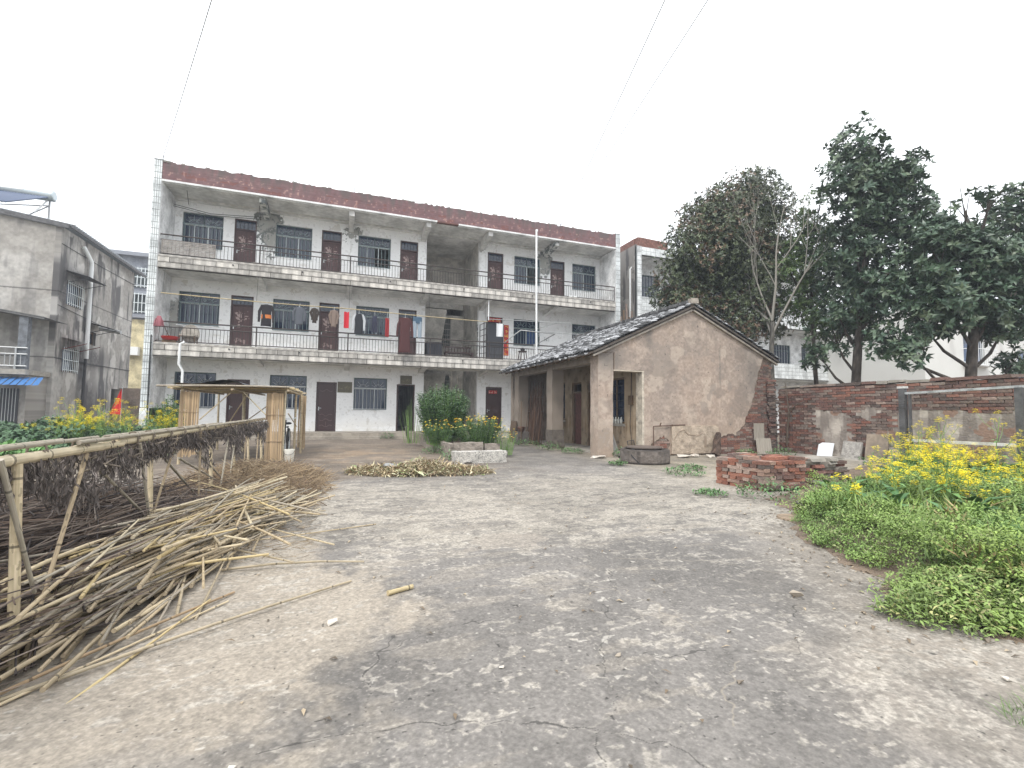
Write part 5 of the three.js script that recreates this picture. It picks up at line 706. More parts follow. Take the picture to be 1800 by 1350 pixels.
slab([[-0.2, 0], [0.24, 0], [0.22, 0.3], [0.05, 0.46], [-0.19, 0.42]], 0.05, std([172, 162, 154], { map: rep(TX.mottle, 0.5), bump: LUMP, bs: 0.012 }), 'stone_slab', 'broken grey slab leaning beside the metal frame post', 'slab', 0.3, 12.62, -7.5);
{ // concrete kerb below the wall
  tag(new GB().bb(12.2, 12.85, -0.01, 0.07, -10.8, -7.2).build('kerb_strip', MT.concrete), 'low concrete strip at the foot of the brick wall', 'kerb');
  const corr = (p0, w, h, lean, yaw, mat, label) => { const g = new GB(), n = 22, id = []; for (let j = 0; j <= 4; j++) for (let i = 0; i <= n; i++) id.push(g.v((i / n - 0.5) * w, j / 4 * h * Math.cos(lean), -j / 4 * h * Math.sin(lean) + 0.018 * Math.sin(i * 1.75) + 0.03 * (j / 4) ** 2)); for (let j = 0; j < 4; j++) for (let i = 0; i < n; i++) { const a = j * (n + 1) + i; g.tri(id[a], id[a + 1], id[a + n + 2]); g.tri(id[a], id[a + n + 2], id[a + n + 1]); } const m = g.build('corrugated_sheet', mat, null, {}); m.position.set(...p0); m.rotation.y = yaw; return tag(m, label, 'sheet'); };
  const as = std([178, 170, 158], { map: MOTS, ds: true });
  corr([12.05, 0.02, -10.72], 0.42, 0.5, 0.35, -0.5, as, 'short bowed asbestos sheet propped at the ruined house corner'); corr([12.12, 0.42, -10.98], 0.3, 0.52, 0.1, -0.5, as, 'upright corrugated strip standing above the bowed sheet');
  const gs = std([168, 166, 162], { map: MOTS, rough: 0.6, ds: true }); corr([7.6, 0.06, -12.2], 0.62, 0.75, 0.5, 0.1, gs, 'grey corrugated sheet leaning inside the porch opening');
  tag(new GB().tube([[9.85, 0.0, -10.45], [10.1, 0.18, -10.6], [10.35, 0.42, -10.85], [10.55, 0.62, -11.0]], [0.15, 0.12, 0.11, 0.08], 9).build('leaning_log', std([112, 92, 80], { map: TX.bark, bump: rep(TX.lump, 0.3), bs: 0.04, rough: 1 }), null, { at: [9.85, 0, -10.45] }), 'short rough log leaning on the gable of the tiled house', 'log');
  const R = rng(52); for (const [x, z, s] of [[8.9, -10.55, 0.3], [9.35, -10.6, 0.24], [6.55, -11.0, 0.34], [9.65, -10.35, 0.2]]) { const pts = []; for (let i = 0; i < 14; i++) pts.push(V3((R() - 0.5) * s * 1.6, R() * 0.09, (R() - 0.5) * s)); tag(new GB().geo(new ConvexGeometry(pts), T4(x, 0, z)).build('plaster_chunk', std([206, 198, 186], { map: MOTS }), null, { at: [x, 0, z] }), 'pale chunk of fallen plaster by the foot of the tiled house', 'rubble', 'plaster chunks by the house'); }
}
{ // metal frame
  const f = thing('steel_frame', 'tall rusted steel frame with pale cross bars in front of the brick wall', 'frame', [12.3, 0, -6.1]), x = 12.25, m = std([92, 92, 94], { map: MOTS, rough: 0.7 }), w = std([214, 214, 212], { rough: 0.5, map: MOTS });
  for (const z of [-7.1, -5.1]) { const g = new GB(); g.bb(x - 0.06, x + 0.06, 0, z < -6 ? 1.84 : 1.78, z - 0.06, z + 0.06); g.build('post', m, f); } const g = new GB(); g.bar([x, 1.73, -7.04], [x, 1.8, -5.04], 0.07, 0.05); g.build('top_bar', std([176, 180, 182], { map: MOTS, rough: 0.4 }), f); const l = new GB(); l.bar([x, 0.66, -7.04], [x, 0.67, -5.1], 0.06, 0.06); l.build('lower_bar', w, f); const c = new GB(); c.box(x, 1.87, -7.1, 0.13, 0.05, 0.16); c.build('post_cap', w, f); const wr = new GB(); const sp = []; for (let i = 0; i < 24; i++) sp.push([x - 0.09 + Math.cos(i) * 0.07, 1.55 - i * 0.008, -7.1 + Math.sin(i) * 0.09]); wr.tube(sp, 0.005, 4); wr.build('wire_coil', MT.iron, f); const pl = new GB(); pl.bb(x - 0.03, x + 0.03, 0, 1.72, -6.98, -6.94); pl.build('inner_stile', m, f);
}
{ // basin, lid, small litter
  const b = thing('plant_basin', 'old shallow basin holding seedlings at the edge of the weeds', 'basin', [5.5, 0, -4.12]); const pr = [[0, 0.02], [0.16, 0.02], [0.24, 0.13], [0.255, 0.13], [0.17, 0], [0, 0]].map(p => new THREE.Vector2(...p)); b.add(Object.assign(shadow(new THREE.Mesh(new THREE.LatheGeometry(pr, 28), std([128, 124, 116], { map: MOTS, ds: true }))), { name: 'bowl' })); const s = new GB(); s.geo(new THREE.CircleGeometry(0.21, 20), new THREE.Matrix4().makeRotationX(-Math.PI / 2).setPosition(5.5, 0.1, -4.12)); s.build('basin_soil', std([86, 72, 58], { map: MOTS }), b);
  tag(new GB().geo(new THREE.CylinderGeometry(0.17, 0.175, 0.022, 28), T4(4.98, 0.012, -4.06)).build('wooden_disc', std([150, 132, 112], { map: MOTS, bump: LUMP, bs: 0.006 }), null, { at: [4.98, 0, -4.06] }), 'round wooden lid lying flat on the concrete by the basin', 'lid');
  tag(new GB().tube([[0.33, 0.018, -3.2], [0.38, 0.018, -3.22], [0.5, 0.018, -3.27]], [0.018, 0.015, 0.015], 8).build('bamboo_stub', MT.bamboo, null, { at: [0.4, 0, -3.23] }), 'short bamboo stub lying alone in the middle of the concrete', 'bamboo');
  const R = rng(63), pm = [std([190, 184, 174]), std([150, 140, 126]), std([120, 110, 98])];
  [[0.0, -2.88, 0.03], [2.86, -2.33, 0.045], [1.72, -1.69, 0.02], [-0.3, -1.85, 0.015], [1.33, -2.06, 0.02], [3.3, -1.55, 0.03], [2.1, -4.3, 0.02], [4.6, -4.4, 0.025], [4.35, -4.6, 0.02], [0.75, -2.15, 0.015], [1.9, -2.6, 0.015], [-0.75, -1.95, 0.016], [2.9, -1.3, 0.02], [3.9, -3.1, 0.02], [5.1, -5.3, 0.03], [4.7, -6.4, 0.03]].forEach(([x, z, s], i) => { const p = []; for (let k = 0; k < 12; k++) p.push(V3((R() - 0.5) * 2 * s, R() * s, (R() - 0.5) * 1.4 * s)); tag(new GB().geo(new ConvexGeometry(p), T4(x, 0, z)).build('pebble', pm[i % 3], null, { at: [x, 0, z] }), 'small loose stone chip lying on the concrete yard', 'stone', 'stone chips on the yard'); });
  const lt = new GB(true), d = V3(); for (let i = 0; i < 420; i++) { const a = R(), x = a < 0.5 ? vegX(-1.2 - R() * 5) - 0.15 - Math.pow(R(), 2) * 0.7 : -0.6 + R() * 5.4, z = a < 0.5 ? -1.2 - R() * 5 : -1.4 - R() * 7; const xx = a < 0.5 ? vegX(z) - 0.1 - Math.pow(R(), 2) * 0.6 : x; const c = R(); lt.c = c < 0.5 ? [0.16, 0.12, 0.08] : c < 0.8 ? [0.36, 0.29, 0.2] : [0.09, 0.07, 0.05]; d.set(R() - 0.5, 0.03, R() - 0.5).normalize(); lt.leaf(V3(xx, 0.006, z), d, V3(0, 1, 0), 0.02 + R() * 0.05, 0.008 + R() * 0.014, 0.3); } tag(lt.build('ground_litter', std([255, 255, 255], { vc: true, ds: true })), 'scattered dry leaf bits and straw on the concrete yard', 'litter', null, 'stuff');
}
// items standing in the porch
{
  const R = rng(71), b = thing('stick_bundle', 'bundle of thin reddish sticks leaning upright in the porch', 'sticks', [6.85, 0, -16.3]), ms = [[132, 98, 78], [116, 86, 70], [150, 116, 92], [104, 82, 70]].map(c => std(c, { map: TX.bark }));
  for (let i = 0; i < 70; i++) { const u = R(), z = -15.75 - u * 1.1, x = 6.72 + R() * 0.25, h = 1.5 + R() * 0.85; const g = new GB(); g.tube([[x, 0.0, z + (R() - 0.5) * 0.1], [x + 0.06 + (R() - 0.5) * 0.08, h * 0.5, z + (R() - 0.5) * 0.1], [x + 0.14 + (R() - 0.5) * 0.14, h, z + (R() - 0.5) * 0.22]], [0.012, 0.01, 0.005], 4, false); g.build('stick', ms[i % 4], b); }
  tag(new GB().box(6.5, 0.42, -17.6, 0.04, 0.84, 0.5, [0, 0.1, -0.12]).build('wooden_board', std([110, 92, 76], { map: rep(TX.wood, 0.4) }), null, { at: [6.5, 0, -17.6] }), 'dark wooden panel leaning on the far porch pillar', 'panel');
  const t = thing('water_trough', 'dark square concrete trough with a clay pot by the sticks', 'trough', [6.55, 0, -16.75]); const g = new GB(); g.bb(6.3, 6.75, 0, 0.45, -17.05, -16.5); g.build('block', std([104, 98, 94], { map: MOTS, bump: LUMP, bs: 0.01 }), t); const p = new GB(); p.geo(new THREE.LatheGeometry([[0, 0], [0.1, 0], [0.15, 0.16], [0.13, 0.2], [0.11, 0.2], [0.1, 0.03], [0, 0.03]].map(q => new THREE.Vector2(...q)), 18), T4(6.5, 0.45, -16.7)); p.build('pot', std([96, 70, 60], { rough: 0.5 }), t);
  tag(new GB().tube([[6.35, 0, -16.3], [6.42, 1.6, -16.5]], 0.015, 6).build('broom_stick', MT.wood, null, { at: [6.35, 0, -16.3] }), 'thin wooden stick propped against the trough in the porch', 'stick');
  for (let i = 0; i < 5; i++) tag(new GB().geo(new THREE.LatheGeometry([[0, 0], [0.035, 0], [0.04, 0.12], [0.018, 0.16], [0.018, 0.2], [0, 0.2]].map(q => new THREE.Vector2(...q)), 10), T4(8.12, 0.88, -12.4 - i * 0.15)).build('bottle', std([206, 206, 198], { rough: 0.3 }), null, { at: [8.12, 0.88, -12.4 - i * 0.15] }), 'pale bottle standing on the porch window sill', 'bottle', 'bottles on the porch sill');
}
// planter with granite block
{
  const R = rng(81), p = thing('stone_planter', 'long low planter of weathered stone slabs in the middle of the yard', 'planter', [3.35, 0, -14.9]), m = std([158, 148, 138], { map: rep(TX.mottle, 0.7), bump: LUMP, bs: 0.02, rough: 1 });
  const sl = (x0, x1, z0, z1, h) => { const b = new THREE.BoxGeometry(x1 - x0, h, z1 - z0, 6, 3, 6), P = b.attributes.position; for (let i = 0; i < P.count; i++) { const q = V3().fromBufferAttribute(P, i), n = (vn(q.x * 6 + x0 * 3, q.z * 6 + q.y * 7 + z0, 7) - 0.5) * 0.035; P.setXYZ(i, q.x + n, q.y + (q.y > 0 ? n : 0), q.z + n); } const g = new GB(); g.geo(b, T4((x0 + x1) / 2, h / 2, (z0 + z1) / 2)); g.build('slab', m, p); };
  sl(2.72, 2.84, -18.5, -15.6, 0.4); sl(2.66, 2.9, -15.5, -14.1, 0.42); sl(2.74, 2.86, -14.0, -12.1, 0.34); sl(3.9, 4.02, -18.5, -15.2, 0.38); sl(3.9, 4.02, -15.1, -12, 0.34); sl(2.86, 3.9, -18.5, -18.36, 0.38); sl(2.8, 3.55, -12.0, -11.84, 0.4); sl(3.6, 4.02, -11.95, -11.82, 0.36);
  const s = new GB(); s.bb(2.84, 3.9, 0, 0.28, -18.36, -12.0); s.build('planter_soil', std([84, 70, 56], { map: MOTS, bump: LUMP, bs: 0.02 }), p);
  const b = new THREE.BoxGeometry(1.26, 0.27, 0.34, 14, 4, 5), P = b.attributes.position; for (let i = 0; i < P.count; i++) { const q = V3().fromBufferAttribute(P, i), n = (vn(q.x * 9, q.z * 9 + q.y * 12, 8) - 0.5) * 0.028, notch = q.y < -0.1 && Math.abs(q.x + 0.32) < 0.09 ? 0.03 : 0; P.setXYZ(i, q.x + n, q.y + n * 0.7 + notch, q.z + n); } b.computeVertexNormals();
  const gt = tex(256, 256, (u, v, i, j) => { const a = fbm(u * 60, v * 60, 3, 401, 60), c = fbm(u * 6, v * 6, 4, 402, 6); let k = 0.72 + 0.3 * c; let o = [206, 202, 194]; if (a > 0.62) o = [132, 130, 128]; else if (a < 0.34) o = [226, 222, 212]; return mul3(o, k); });
  tag(new GB().geo(b, T4(3.13, 0.135, -10.75, 0.04)).build('granite_block', std([255, 255, 255], { map: rep(gt, 0.7), bump: rep(TX.lump, 0.12), bs: 0.01 }), null, { at: [3.13, 0, -10.75] }), 'rough pale granite block lying at the front of the planter', 'stone block');
  tag(new GB().box(2.45, 0.3, -18.2, 0.06, 0.62, 0.4, [0, 0, 0.25]).build('dark_slab', std([78, 74, 72], { map: MOTS }), null, { at: [2.45, 0, -18.2] }), 'dark slab propped at the far end of the planter', 'slab');
}
// ---------- bamboo rack, brush and poles ----------
const bamM = [[214, 200, 174], [198, 182, 156], [220, 209, 186], [186, 174, 154], [208, 190, 148], [178, 170, 160]].map(c => std(c, { map: TX.bamboo, rough: 0.55 }));
const greyBam = [[168, 162, 152], [152, 146, 138], [182, 176, 166]].map(c => std(c, { map: TX.bamboo, rough: 0.7 }));
function cane(g, a, b, r0, r1, seg = 8, bend = 0) { // cane with swollen nodes
  const A = V3(...a), B = V3(...b), L = A.distanceTo(B), n = Math.max(1, Math.round(L / 0.31)), pts = [], rad = []; const at = t => { const p = A.clone().lerp(B, t); p.y += bend * Math.sin(t * Math.PI); return [p.x, p.y, p.z]; };
  for (let i = 0; i <= n; i++) { const t = i / n, r = mix(r0, r1, t); if (i > 0 && i < n) { const e = 0.006 / L; pts.push(at(t - e), at(t), at(t + e)); rad.push(r, r * 1.16, r); } else { pts.push(at(t)); rad.push(r); } } g.tube(pts, rad, seg); return g;
}
{
  const R = rng(91), rk = thing('drying_rack', 'long bamboo drying rack hung with dark withered greens', 'rack', [-1.45, 0, -6.5]);
  cane(new GB(), [-1.4, 0.95, -1.6], [-1.43, 0.95, -4.05], 0.027, 0.026, 12).build('beam', bamM[2], rk); cane(new GB(), [-1.43, 0.96, -3.95], [-1.47, 0.97, -7.6], 0.026, 0.025, 12).build('beam', bamM[2], rk); cane(new GB(), [-1.46, 0.98, -7.5], [-1.5, 0.99, -11.3], 0.026, 0.024, 10).build('beam', bamM[0], rk);
  // split canes lying on the beam
  for (const [a, b, dx, y] of [[-1.5, -3.7, 0.03, 1.035], [-1.6, -3.5, -0.06, 1.03], [-3.4, -6.4, 0.02, 1.025], [-3.9, -7.2, -0.05, 1.03], [-6.2, -9.4, 0.02, 1.03], [-7.4, -11.2, -0.03, 1.035]]) cane(new GB(), [-1.42 + dx, y - 0.03, a], [-1.46 + dx, y + 0.005 - 0.03, b], 0.014, 0.011, 7).build('top_cane', R() < 0.5 ? greyBam[2] : greyBam[0], rk);
  [[-2.85, -1.36, 0.02], [-4.85, -1.47, 0.02], [-6.95, -1.49, 0.02], [-8.4, -1.5, 0.018], [-9.6, -1.5, 0.018], [-11.1, -1.5, 0.022]].forEach(([z, x, r]) => cane(new GB(), [x - 0.0, 0, z], [x - 0.05, 0.93, z - 0.03], r * 1.1, r, 10).build('post', bamM[0], rk));
  [[[-1.42, 0.92, -3.55], [-1.32, 0.05, -2.85]], [[-1.5, 0.9, -3.72], [-1.52, 0.1, -5.2]], [[-1.36, 0.97, -2.66], [-1.36, 0.3, -2.98]], [[-1.42, 0.95, -5.25], [-1.48, 0.1, -4.75]], [[-1.5, 0.85, -4.95], [-1.52, 0.05, -6.7]], [[-1.42, 0.93, -4.35], [-1.44, 0.12, -4.78]], [[-1.44, 0.95, -6.1], [-1.4, 0.05, -6.0]], [[-1.44, 0.95, -7.6], [-1.4, 0.05, -6.9]], [[-1.5, 0.72, -6.2], [-1.52, 0.1, -8]], [[-1.46, 0.96, -9.0], [-1.4, 0.05, -8.5]], [[-1.46, 0.96, -8.2], [-1.45, 0.05, -7.7]], [[-1.5, 0.7, -5.6], [-1.5, 0.15, -7.6]], [[-1.48, 0.96, -10.4], [-1.44, 0.05, -10]]].forEach(([a, b], i) => cane(new GB(), a, b, 0.011 + R() * 0.003, 0.009, 8).build('brace', i % 3 ? greyBam[2] : std([176, 160, 138], { map: TX.bamboo }), rk));
  const ti = new GB(); for (let z = -1.8; z > -11; z -= 0.24 + R() * 0.3) { const p = []; const r = 0.036 + R() * 0.008; for (let i = 0; i <= 10; i++) { const a = i / 10 * 6.6; p.push([-1.435 + Math.cos(a) * r - 0.005, 0.965 + Math.sin(a) * r * 1.25, z + i * 0.003]); } ti.tube(p, 0.006, 4); if (R() < 0.6) { const q = []; for (let i = 0; i < 8; i++) q.push([-1.4 + (R() - 0.5) * 0.12, 0.93 - i * 0.018 + (R() - 0.5) * 0.04, z + (R() - 0.5) * 0.12]); ti.tube(q, 0.005, 4); } } ti.build('ties', std([120, 110, 98]), rk, { kind: 'stuff' });
  // withered greens
  const h = new GB(true), d = V3(); for (let i = 0; i < 11000; i++) { const z = -1.8 - R() * 9.4, y = 0.97 - Math.pow(R(), 0.8) * (0.12 + 0.26 * vn(z * 4, 0, 4) ** 2 * 1.4), x = -1.48 + (R() - 0.5) * 0.16; const k = 0.5 + R(), w = R() < 0.16 ? 2.2 : 1; h.c = [0.105 * k * w, 0.09 * k * w, 0.082 * k * w]; d.set((R() - 0.5) * 0.9, -0.9, (R() - 0.5) * 0.9).normalize(); h.leaf(V3(x, y, z), d, V3(R() - 0.5, 0.2, R() - 0.5).normalize(), 0.035 + R() * 0.06, 0.004 + R() * 0.013, 0.6); } h.build('withered_greens', std([255, 255, 255], { vc: true, ds: true, rough: 1 }), rk, { kind: 'stuff' });
}
function twigs(n, seed, pos, o) { const R = rng(seed), g = new GB(true); for (let i = 0; i < n; i++) { const p = pos(R), L = o.len[0] + R() * (o.len[1] - o.len[0]), a = o.ang(R), el = (R() - 0.5) * o.el, dx = Math.cos(a) * Math.cos(el) * L, dz = Math.sin(a) * Math.cos(el) * L, dy = Math.sin(el) * L, c = o.cols[Math.floor(R() * o.cols.length)], k = 0.7 + R() * 0.6; g.c = mul3(c, k); const r = o.r[0] + R() * (o.r[1] - o.r[0]); const y = v => Math.max(r, v); g.tube([[p[0] - dx / 2, y(p[1] - dy / 2), p[2] - dz / 2], [p[0] + (R() - 0.5) * o.kink, y(p[1] + (R() - 0.5) * o.kink), p[2] + (R() - 0.5) * o.kink], [p[0] + dx / 2, y(p[1] + dy / 2), p[2] + dz / 2]], [r, r * 0.8, r * 0.4], 3, false); } return g; }
const vcM = std([255, 255, 255], { vc: true, ds: true, rough: 1 });
{
  const hB = (x, z) => 0.5 * Math.max(0, 1 - ((x + 2.4) / 1.45) ** 2) * sst(-7.2, -5.4, z) * sst(-0.6, -2.6, z) + 0.02;
  tag(twigs(5200, 101, R => { const x = -3.9 + R() * 2.55, z = -2.1 - R() * 4.8; return [x, Math.pow(R(), 0.6) * hB(x, z), z]; }, { len: [0.5, 1.6], ang: R => -1.35 + (R() - 0.5) * 1.4, el: 0.4, r: [0.003, 0.008], kink: 0.1, cols: [[0.1, 0.075, 0.06], [0.07, 0.055, 0.05], [0.15, 0.11, 0.085], [0.06, 0.05, 0.048], [0.22, 0.18, 0.15]] }).build('brush_pile', vcM), 'heap of dark dry brushwood under and behind the drying rack', 'brushwood', null, 'stuff');
  const hS = (x, z) => 0.36 * Math.exp(-(((x + 1.3) / 0.75) ** 2 + ((z + 8.2) / 1.9) ** 2)) + 0.01;
  tag(twigs(5600, 102, R => { let x, z; do { x = -3 + R() * 3.3; z = -5.6 - R() * 5.6; } while (hS(x, z) < 0.03 + 0.12 * R() * R()); return [x, Math.pow(R(), 0.7) * hS(x, z), z]; }, { len: [0.12, 0.6], ang: R => R() * 6.28, el: 1.3, r: [0.002, 0.005], kink: 0.08, cols: [[0.34, 0.25, 0.15], [0.26, 0.19, 0.12], [0.42, 0.33, 0.22], [0.18, 0.13, 0.09]] }).build('straw_heap', vcM), 'tangled tan straw and stalks at the far end of the rack', 'straw', null, 'stuff');
  tag(twigs(900, 103, R => { const t = R(); return [mix(-1.2, -0.2, R()) , 0.01 + R() * 0.03, mix(-4.2, -8.6, t)]; }, { len: [0.05, 0.22], ang: R => R() * 6.28, el: 0.2, r: [0.0015, 0.003], kink: 0.02, cols: [[0.34, 0.27, 0.18], [0.2, 0.15, 0.1]] }).build('chaff', vcM), 'thin scatter of chaff on the concrete around the pole pile', 'chaff', null, 'stuff');
}
{ // loose bamboo poles, each one a thing
  const R = rng(111), geos = []; for (const L of [0.7, 1.0, 1.4, 1.8, 2.2, 2.6]) for (const r of [0.0075, 0.0095, 0.0125]) { const g = new GB(); cane(g, [-L / 2, 0, 0], [L / 2, 0, 0], r, r * 0.72, 8, (R() - 0.5) * 0.05 * L); geos.push({ L, r, g: g.make() }); }
  const add = (G, p, yaw, pit, m, label, group) => { const o = shadow(new THREE.Mesh(G.g, m)); o.name = numbered('bamboo_pole'); o.position.set(...p); o.rotation.set(0, yaw, pit, 'YXZ'); scene.add(o); return tag(o, label, 'bamboo pole', group); };
  const L1 = 'loose dry bamboo pole in the big pile in front of the rack', G1 = 'bamboo poles heaped in front of the drying rack';
  let n = 0;
  while (n < 222) { // long poles
    const t = R(), G = geos[3 + Math.floor(R() * (t < 0.3 ? 8 : 14))], u = (R() + R() - 1); const z = mix(-3.35, -5.8, t), xc = mix(-1.3, -0.9, t), w = mix(0.36, 0.4, t); const x = xc + u * w, hh = 0.34 * (1 - u * u) * (u < 0 ? 1.15 : 0.8) + 0.015, y = G.r + 0.01 + Math.pow(R(), 0.75) * hh; const cross = t > 0.15 && R() < 0.27; const yaw = cross ? 0.3 + R() * 2.2 : 1.4 + (R() + R() - 1) * 0.42, pit = (R() - 0.5) * 0.14; const dip = Math.abs(Math.sin(pit)) * G.L / 2; add(G, [x, Math.max(y, dip + G.r), z], yaw, pit, (R() < 0.2 ? greyBam[Math.floor(R() * 3)] : bamM[Math.floor(R() * 6)]), L1, G1); n++; }
  { const g = new GB(), q = rng(112); for (let i = 0; i < 330; i++) { const t = q(), u = q() + q() - 1, L = 0.8 + q() * 1.4, z = mix(-3.3, -5.9, t), x = mix(-1.32, -0.92, t) + u * 0.34, y = 0.014 + q() * 0.2 * (1 - u * u), a = 1.4 + (q() + q() - 1) * 0.45, p = (q() - 0.5) * 0.08, r = 0.008 + q() * 0.005, dx = Math.cos(a) * L / 2, dz = -Math.sin(a) * L / 2, dy = Math.sin(p) * L / 2; cane(g, [x - dx, Math.max(r, y - dy), z - dz], [x + dx, Math.max(r, y + dy), z + dz], r, r * 0.8, 6); } tag(g.build('buried_poles', std([178, 164, 142], { map: TX.bamboo, rough: 0.6 }), null, { at: [-1.1, 0, -4] }), 'canes lying deeper inside the bamboo pole pile', 'bamboo pile', null, 'stuff'); }
  for (let i = 0; i < 72; i++) { const G = geos[Math.floor(R() * 7)], x = -0.85 + (R() - 0.5) * 0.75, z = -5.6 - (R() - 0.35) * 1.5, u = (x + 0.85) / 0.4; const pit = (R() - 0.5) * 0.3, y = G.r + R() * 0.26 * Math.max(0.1, 1 - u * u); add(G, [x, Math.max(y, Math.abs(Math.sin(pit)) * G.L / 2 + G.r), z], 1.15 + (R() - 0.5) * 1.0, pit, R() < 0.6 ? greyBam[Math.floor(R() * 3)] : bamM[Math.floor(R() * 6)], 'short greyed cane in the bunch at the far end of the pole pile', 'short greyed canes at the end of the pile'); }
  add(geos[10], [-0.62, 0.012, -3.0], 0.62, 0, bamM[3], 'single greenish bamboo pole lying clear of the pile on the concrete'); add(geos[4], [-0.28, 0.016, -3.98], -0.12, 0, bamM[3], 'short brown pole end sticking out right of the pile'); add(geos[13], [-1.2, 0.012, -2.62], 1.0, 0, std([172, 150, 124], { map: TX.bamboo }), 'brown pole at the near edge of the pile'); add(geos[12], [-1.25, 0.012, -2.5], 0.95, 0, bamM[0], 'thin pale pole nearest the camera at the left edge'); add(geos[3], [-0.86, 0.016, -2.9], 1.25, 0.05, bamM[4], 'short yellow cane pointing at the camera below the pile');
}
// ---------- reed shelter ----------
{
  const R = rng(131), s = thing('reed_shelter', 'flat roofed bamboo shelter with bundled reed corner screens', 'shelter', [-2.3, 0, -14]);
  const screen = (x0, x1, z, y0, y1, n) => { const g = new GB(true); for (let i = 0; i < n; i++) { const x = mix(x0, x1, (i + 0.5) / n), k = 0.6 + R() * 0.6; g.c = [0.5 * k, 0.37 * k, 0.23 * k]; g.tube([[x + (R() - 0.5) * 0.01, y0 + R() * 0.06, z + (R() - 0.5) * 0.03], [x + (R() - 0.5) * 0.02, mix(y0, y1, 0.5), z + (R() - 0.5) * 0.03], [x, y1 - R() * 0.03, z + (R() - 0.5) * 0.02]], 0.012, 5); } for (const q of [0.3, 0.68]) { g.c = [0.3, 0.22, 0.14]; g.bar([x0, mix(y0, y1, q), z + 0.02], [x1, mix(y0, y1, q) - 0.01, z + 0.02], 0.012, 0.012); } g.build('reed_screen', vcM, s); };
  screen(-3.22, -2.86, -11.9, 0.15, 1.58, 17); screen(-1.56, -1.2, -11.9, 0, 1.58, 17); screen(-1.12, -0.92, -15.0, 0.05, 1.6, 9);
  for (const [x, z, r] of [[-3.2, -11.95, 0.03], [-1.2, -11.95, 0.025], [-1.1, -13.7, 0.03], [-0.98, -14.2, 0.03], [-1.0, -15.6, 0.03], [-3.3, -15.8, 0.03], [-2.55, -15.2, 0.045]]) cane(new GB(), [x, 0, z], [x + (R() - 0.5) * 0.06, 1.62, z], r, r * 0.9, 8).build('post', bamM[Math.floor(R() * 4)], s);
  for (const [a, b] of [[[-2.85, 0.95, -11.92], [-2.3, 1.55, -12]], [[-2.4, 0.9, -12.6], [-1.95, 1.55, -12]], [[-1.55, 1.05, -11.92], [-2.05, 1.58, -12]], [[-2.1, 0.95, -13.2], [-1.3, 1.55, -12.6]], [[-1.12, 1.1, -12.1], [-1.05, 0.75, -13.6]], [[-1.1, 0.3, -13.7], [-0.98, 0.28, -15.3]]]) cane(new GB(), a, b, 0.014, 0.012, 6).build('brace', bamM[Math.floor(R() * 4)], s);
  for (let i = 0; i < 15; i++) { const z = -11.62 - i * 0.31; cane(new GB(), [-3.5 + (R() - 0.5) * 0.3, 1.66 + (R() - 0.5) * 0.03, z], [-1.02 + (R() - 0.5) * 0.14, 1.69 + (R() - 0.5) * 0.03, z + (R() - 0.5) * 0.2], 0.02, 0.016, 7, 0.015).build('roof_cane', bamM[Math.floor(R() * 6)], s); }
  for (const x of [-3.3, -2.2, -1.1]) cane(new GB(), [x, 1.62, -11.6], [x + 0.02, 1.63, -16.2], 0.026, 0.022, 7).build('roof_rail', bamM[1], s);
  const m = new GB(); const id = [], nx = 16, nz = 16; for (let j = 0; j <= nz; j++) for (let i = 0; i <= nx; i++) id.push(m.v(mix(-3.35, -1.1, i / nx), 1.715 + 0.02 * vn(i, j, 3), mix(-11.7, -16.2, j / nz), i / 6, j / 6)); for (let j = 0; j < nz; j++) for (let i = 0; i < nx; i++) { const a = j * (nx + 1) + i; m.tri(id[a], id[a + 1], id[a + nx + 2]); m.tri(id[a], id[a + nx + 2], id[a + nx + 1]); } m.build('roof_mat', std([132, 116, 94], { map: rep(TX.wood, 0.5), ds: true }), s);
  const tp = new GB(); const t2 = []; for (let j = 0; j <= 6; j++) for (let i = 0; i <= 12; i++) { const u = i / 12; t2.push(tp.v(mix(-2.95, -2.05, u), 1.745 + 0.13 * Math.sin(u * Math.PI) * (0.5 + 0.5 * u) + 0.02 * vn(i, j, 6), mix(-12.2, -13.6, j / 6))); } for (let j = 0; j < 6; j++) for (let i = 0; i < 12; i++) { const a = j * 13 + i; tp.tri(t2[a], t2[a + 1], t2[a + 14]); tp.tri(t2[a], t2[a + 14], t2[a + 13]); } tag(tp.build('tarpaulin', std([74, 78, 84], { rough: 0.5, ds: true }), null, { at: [-2.5, 1.74, -12.9] }), 'dark tarpaulin lying humped on the shelter roof', 'tarpaulin');
  // bicycle parked inside
  const b = thing('bicycle', 'black bicycle parked inside the reed shelter', 'bicycle', [-1.3, 0, -13.9]); const wx = -1.3; for (const z of [-13.3, -14.4]) { const W = part('wheel', b, [wx, 0.34, z]); piece('tyre', new THREE.TorusGeometry(0.32, 0.02, 8, 32), MT.black, W, [wx, 0.34, z], [0, Math.PI / 2, 0]); piece('rim', new THREE.TorusGeometry(0.295, 0.01, 6, 32), MT.alu, W, [wx, 0.34, z], [0, Math.PI / 2, 0]); const sp = new GB(); for (let i = 0; i < 18; i++) { const a = i / 18 * 6.283; sp.tube([[wx, 0.34, z], [wx, 0.34 + Math.sin(a) * 0.3, z + Math.cos(a) * 0.3]], 0.002, 3, false); } sp.build('spokes', MT.alu, W, { kind: 'stuff' }); }
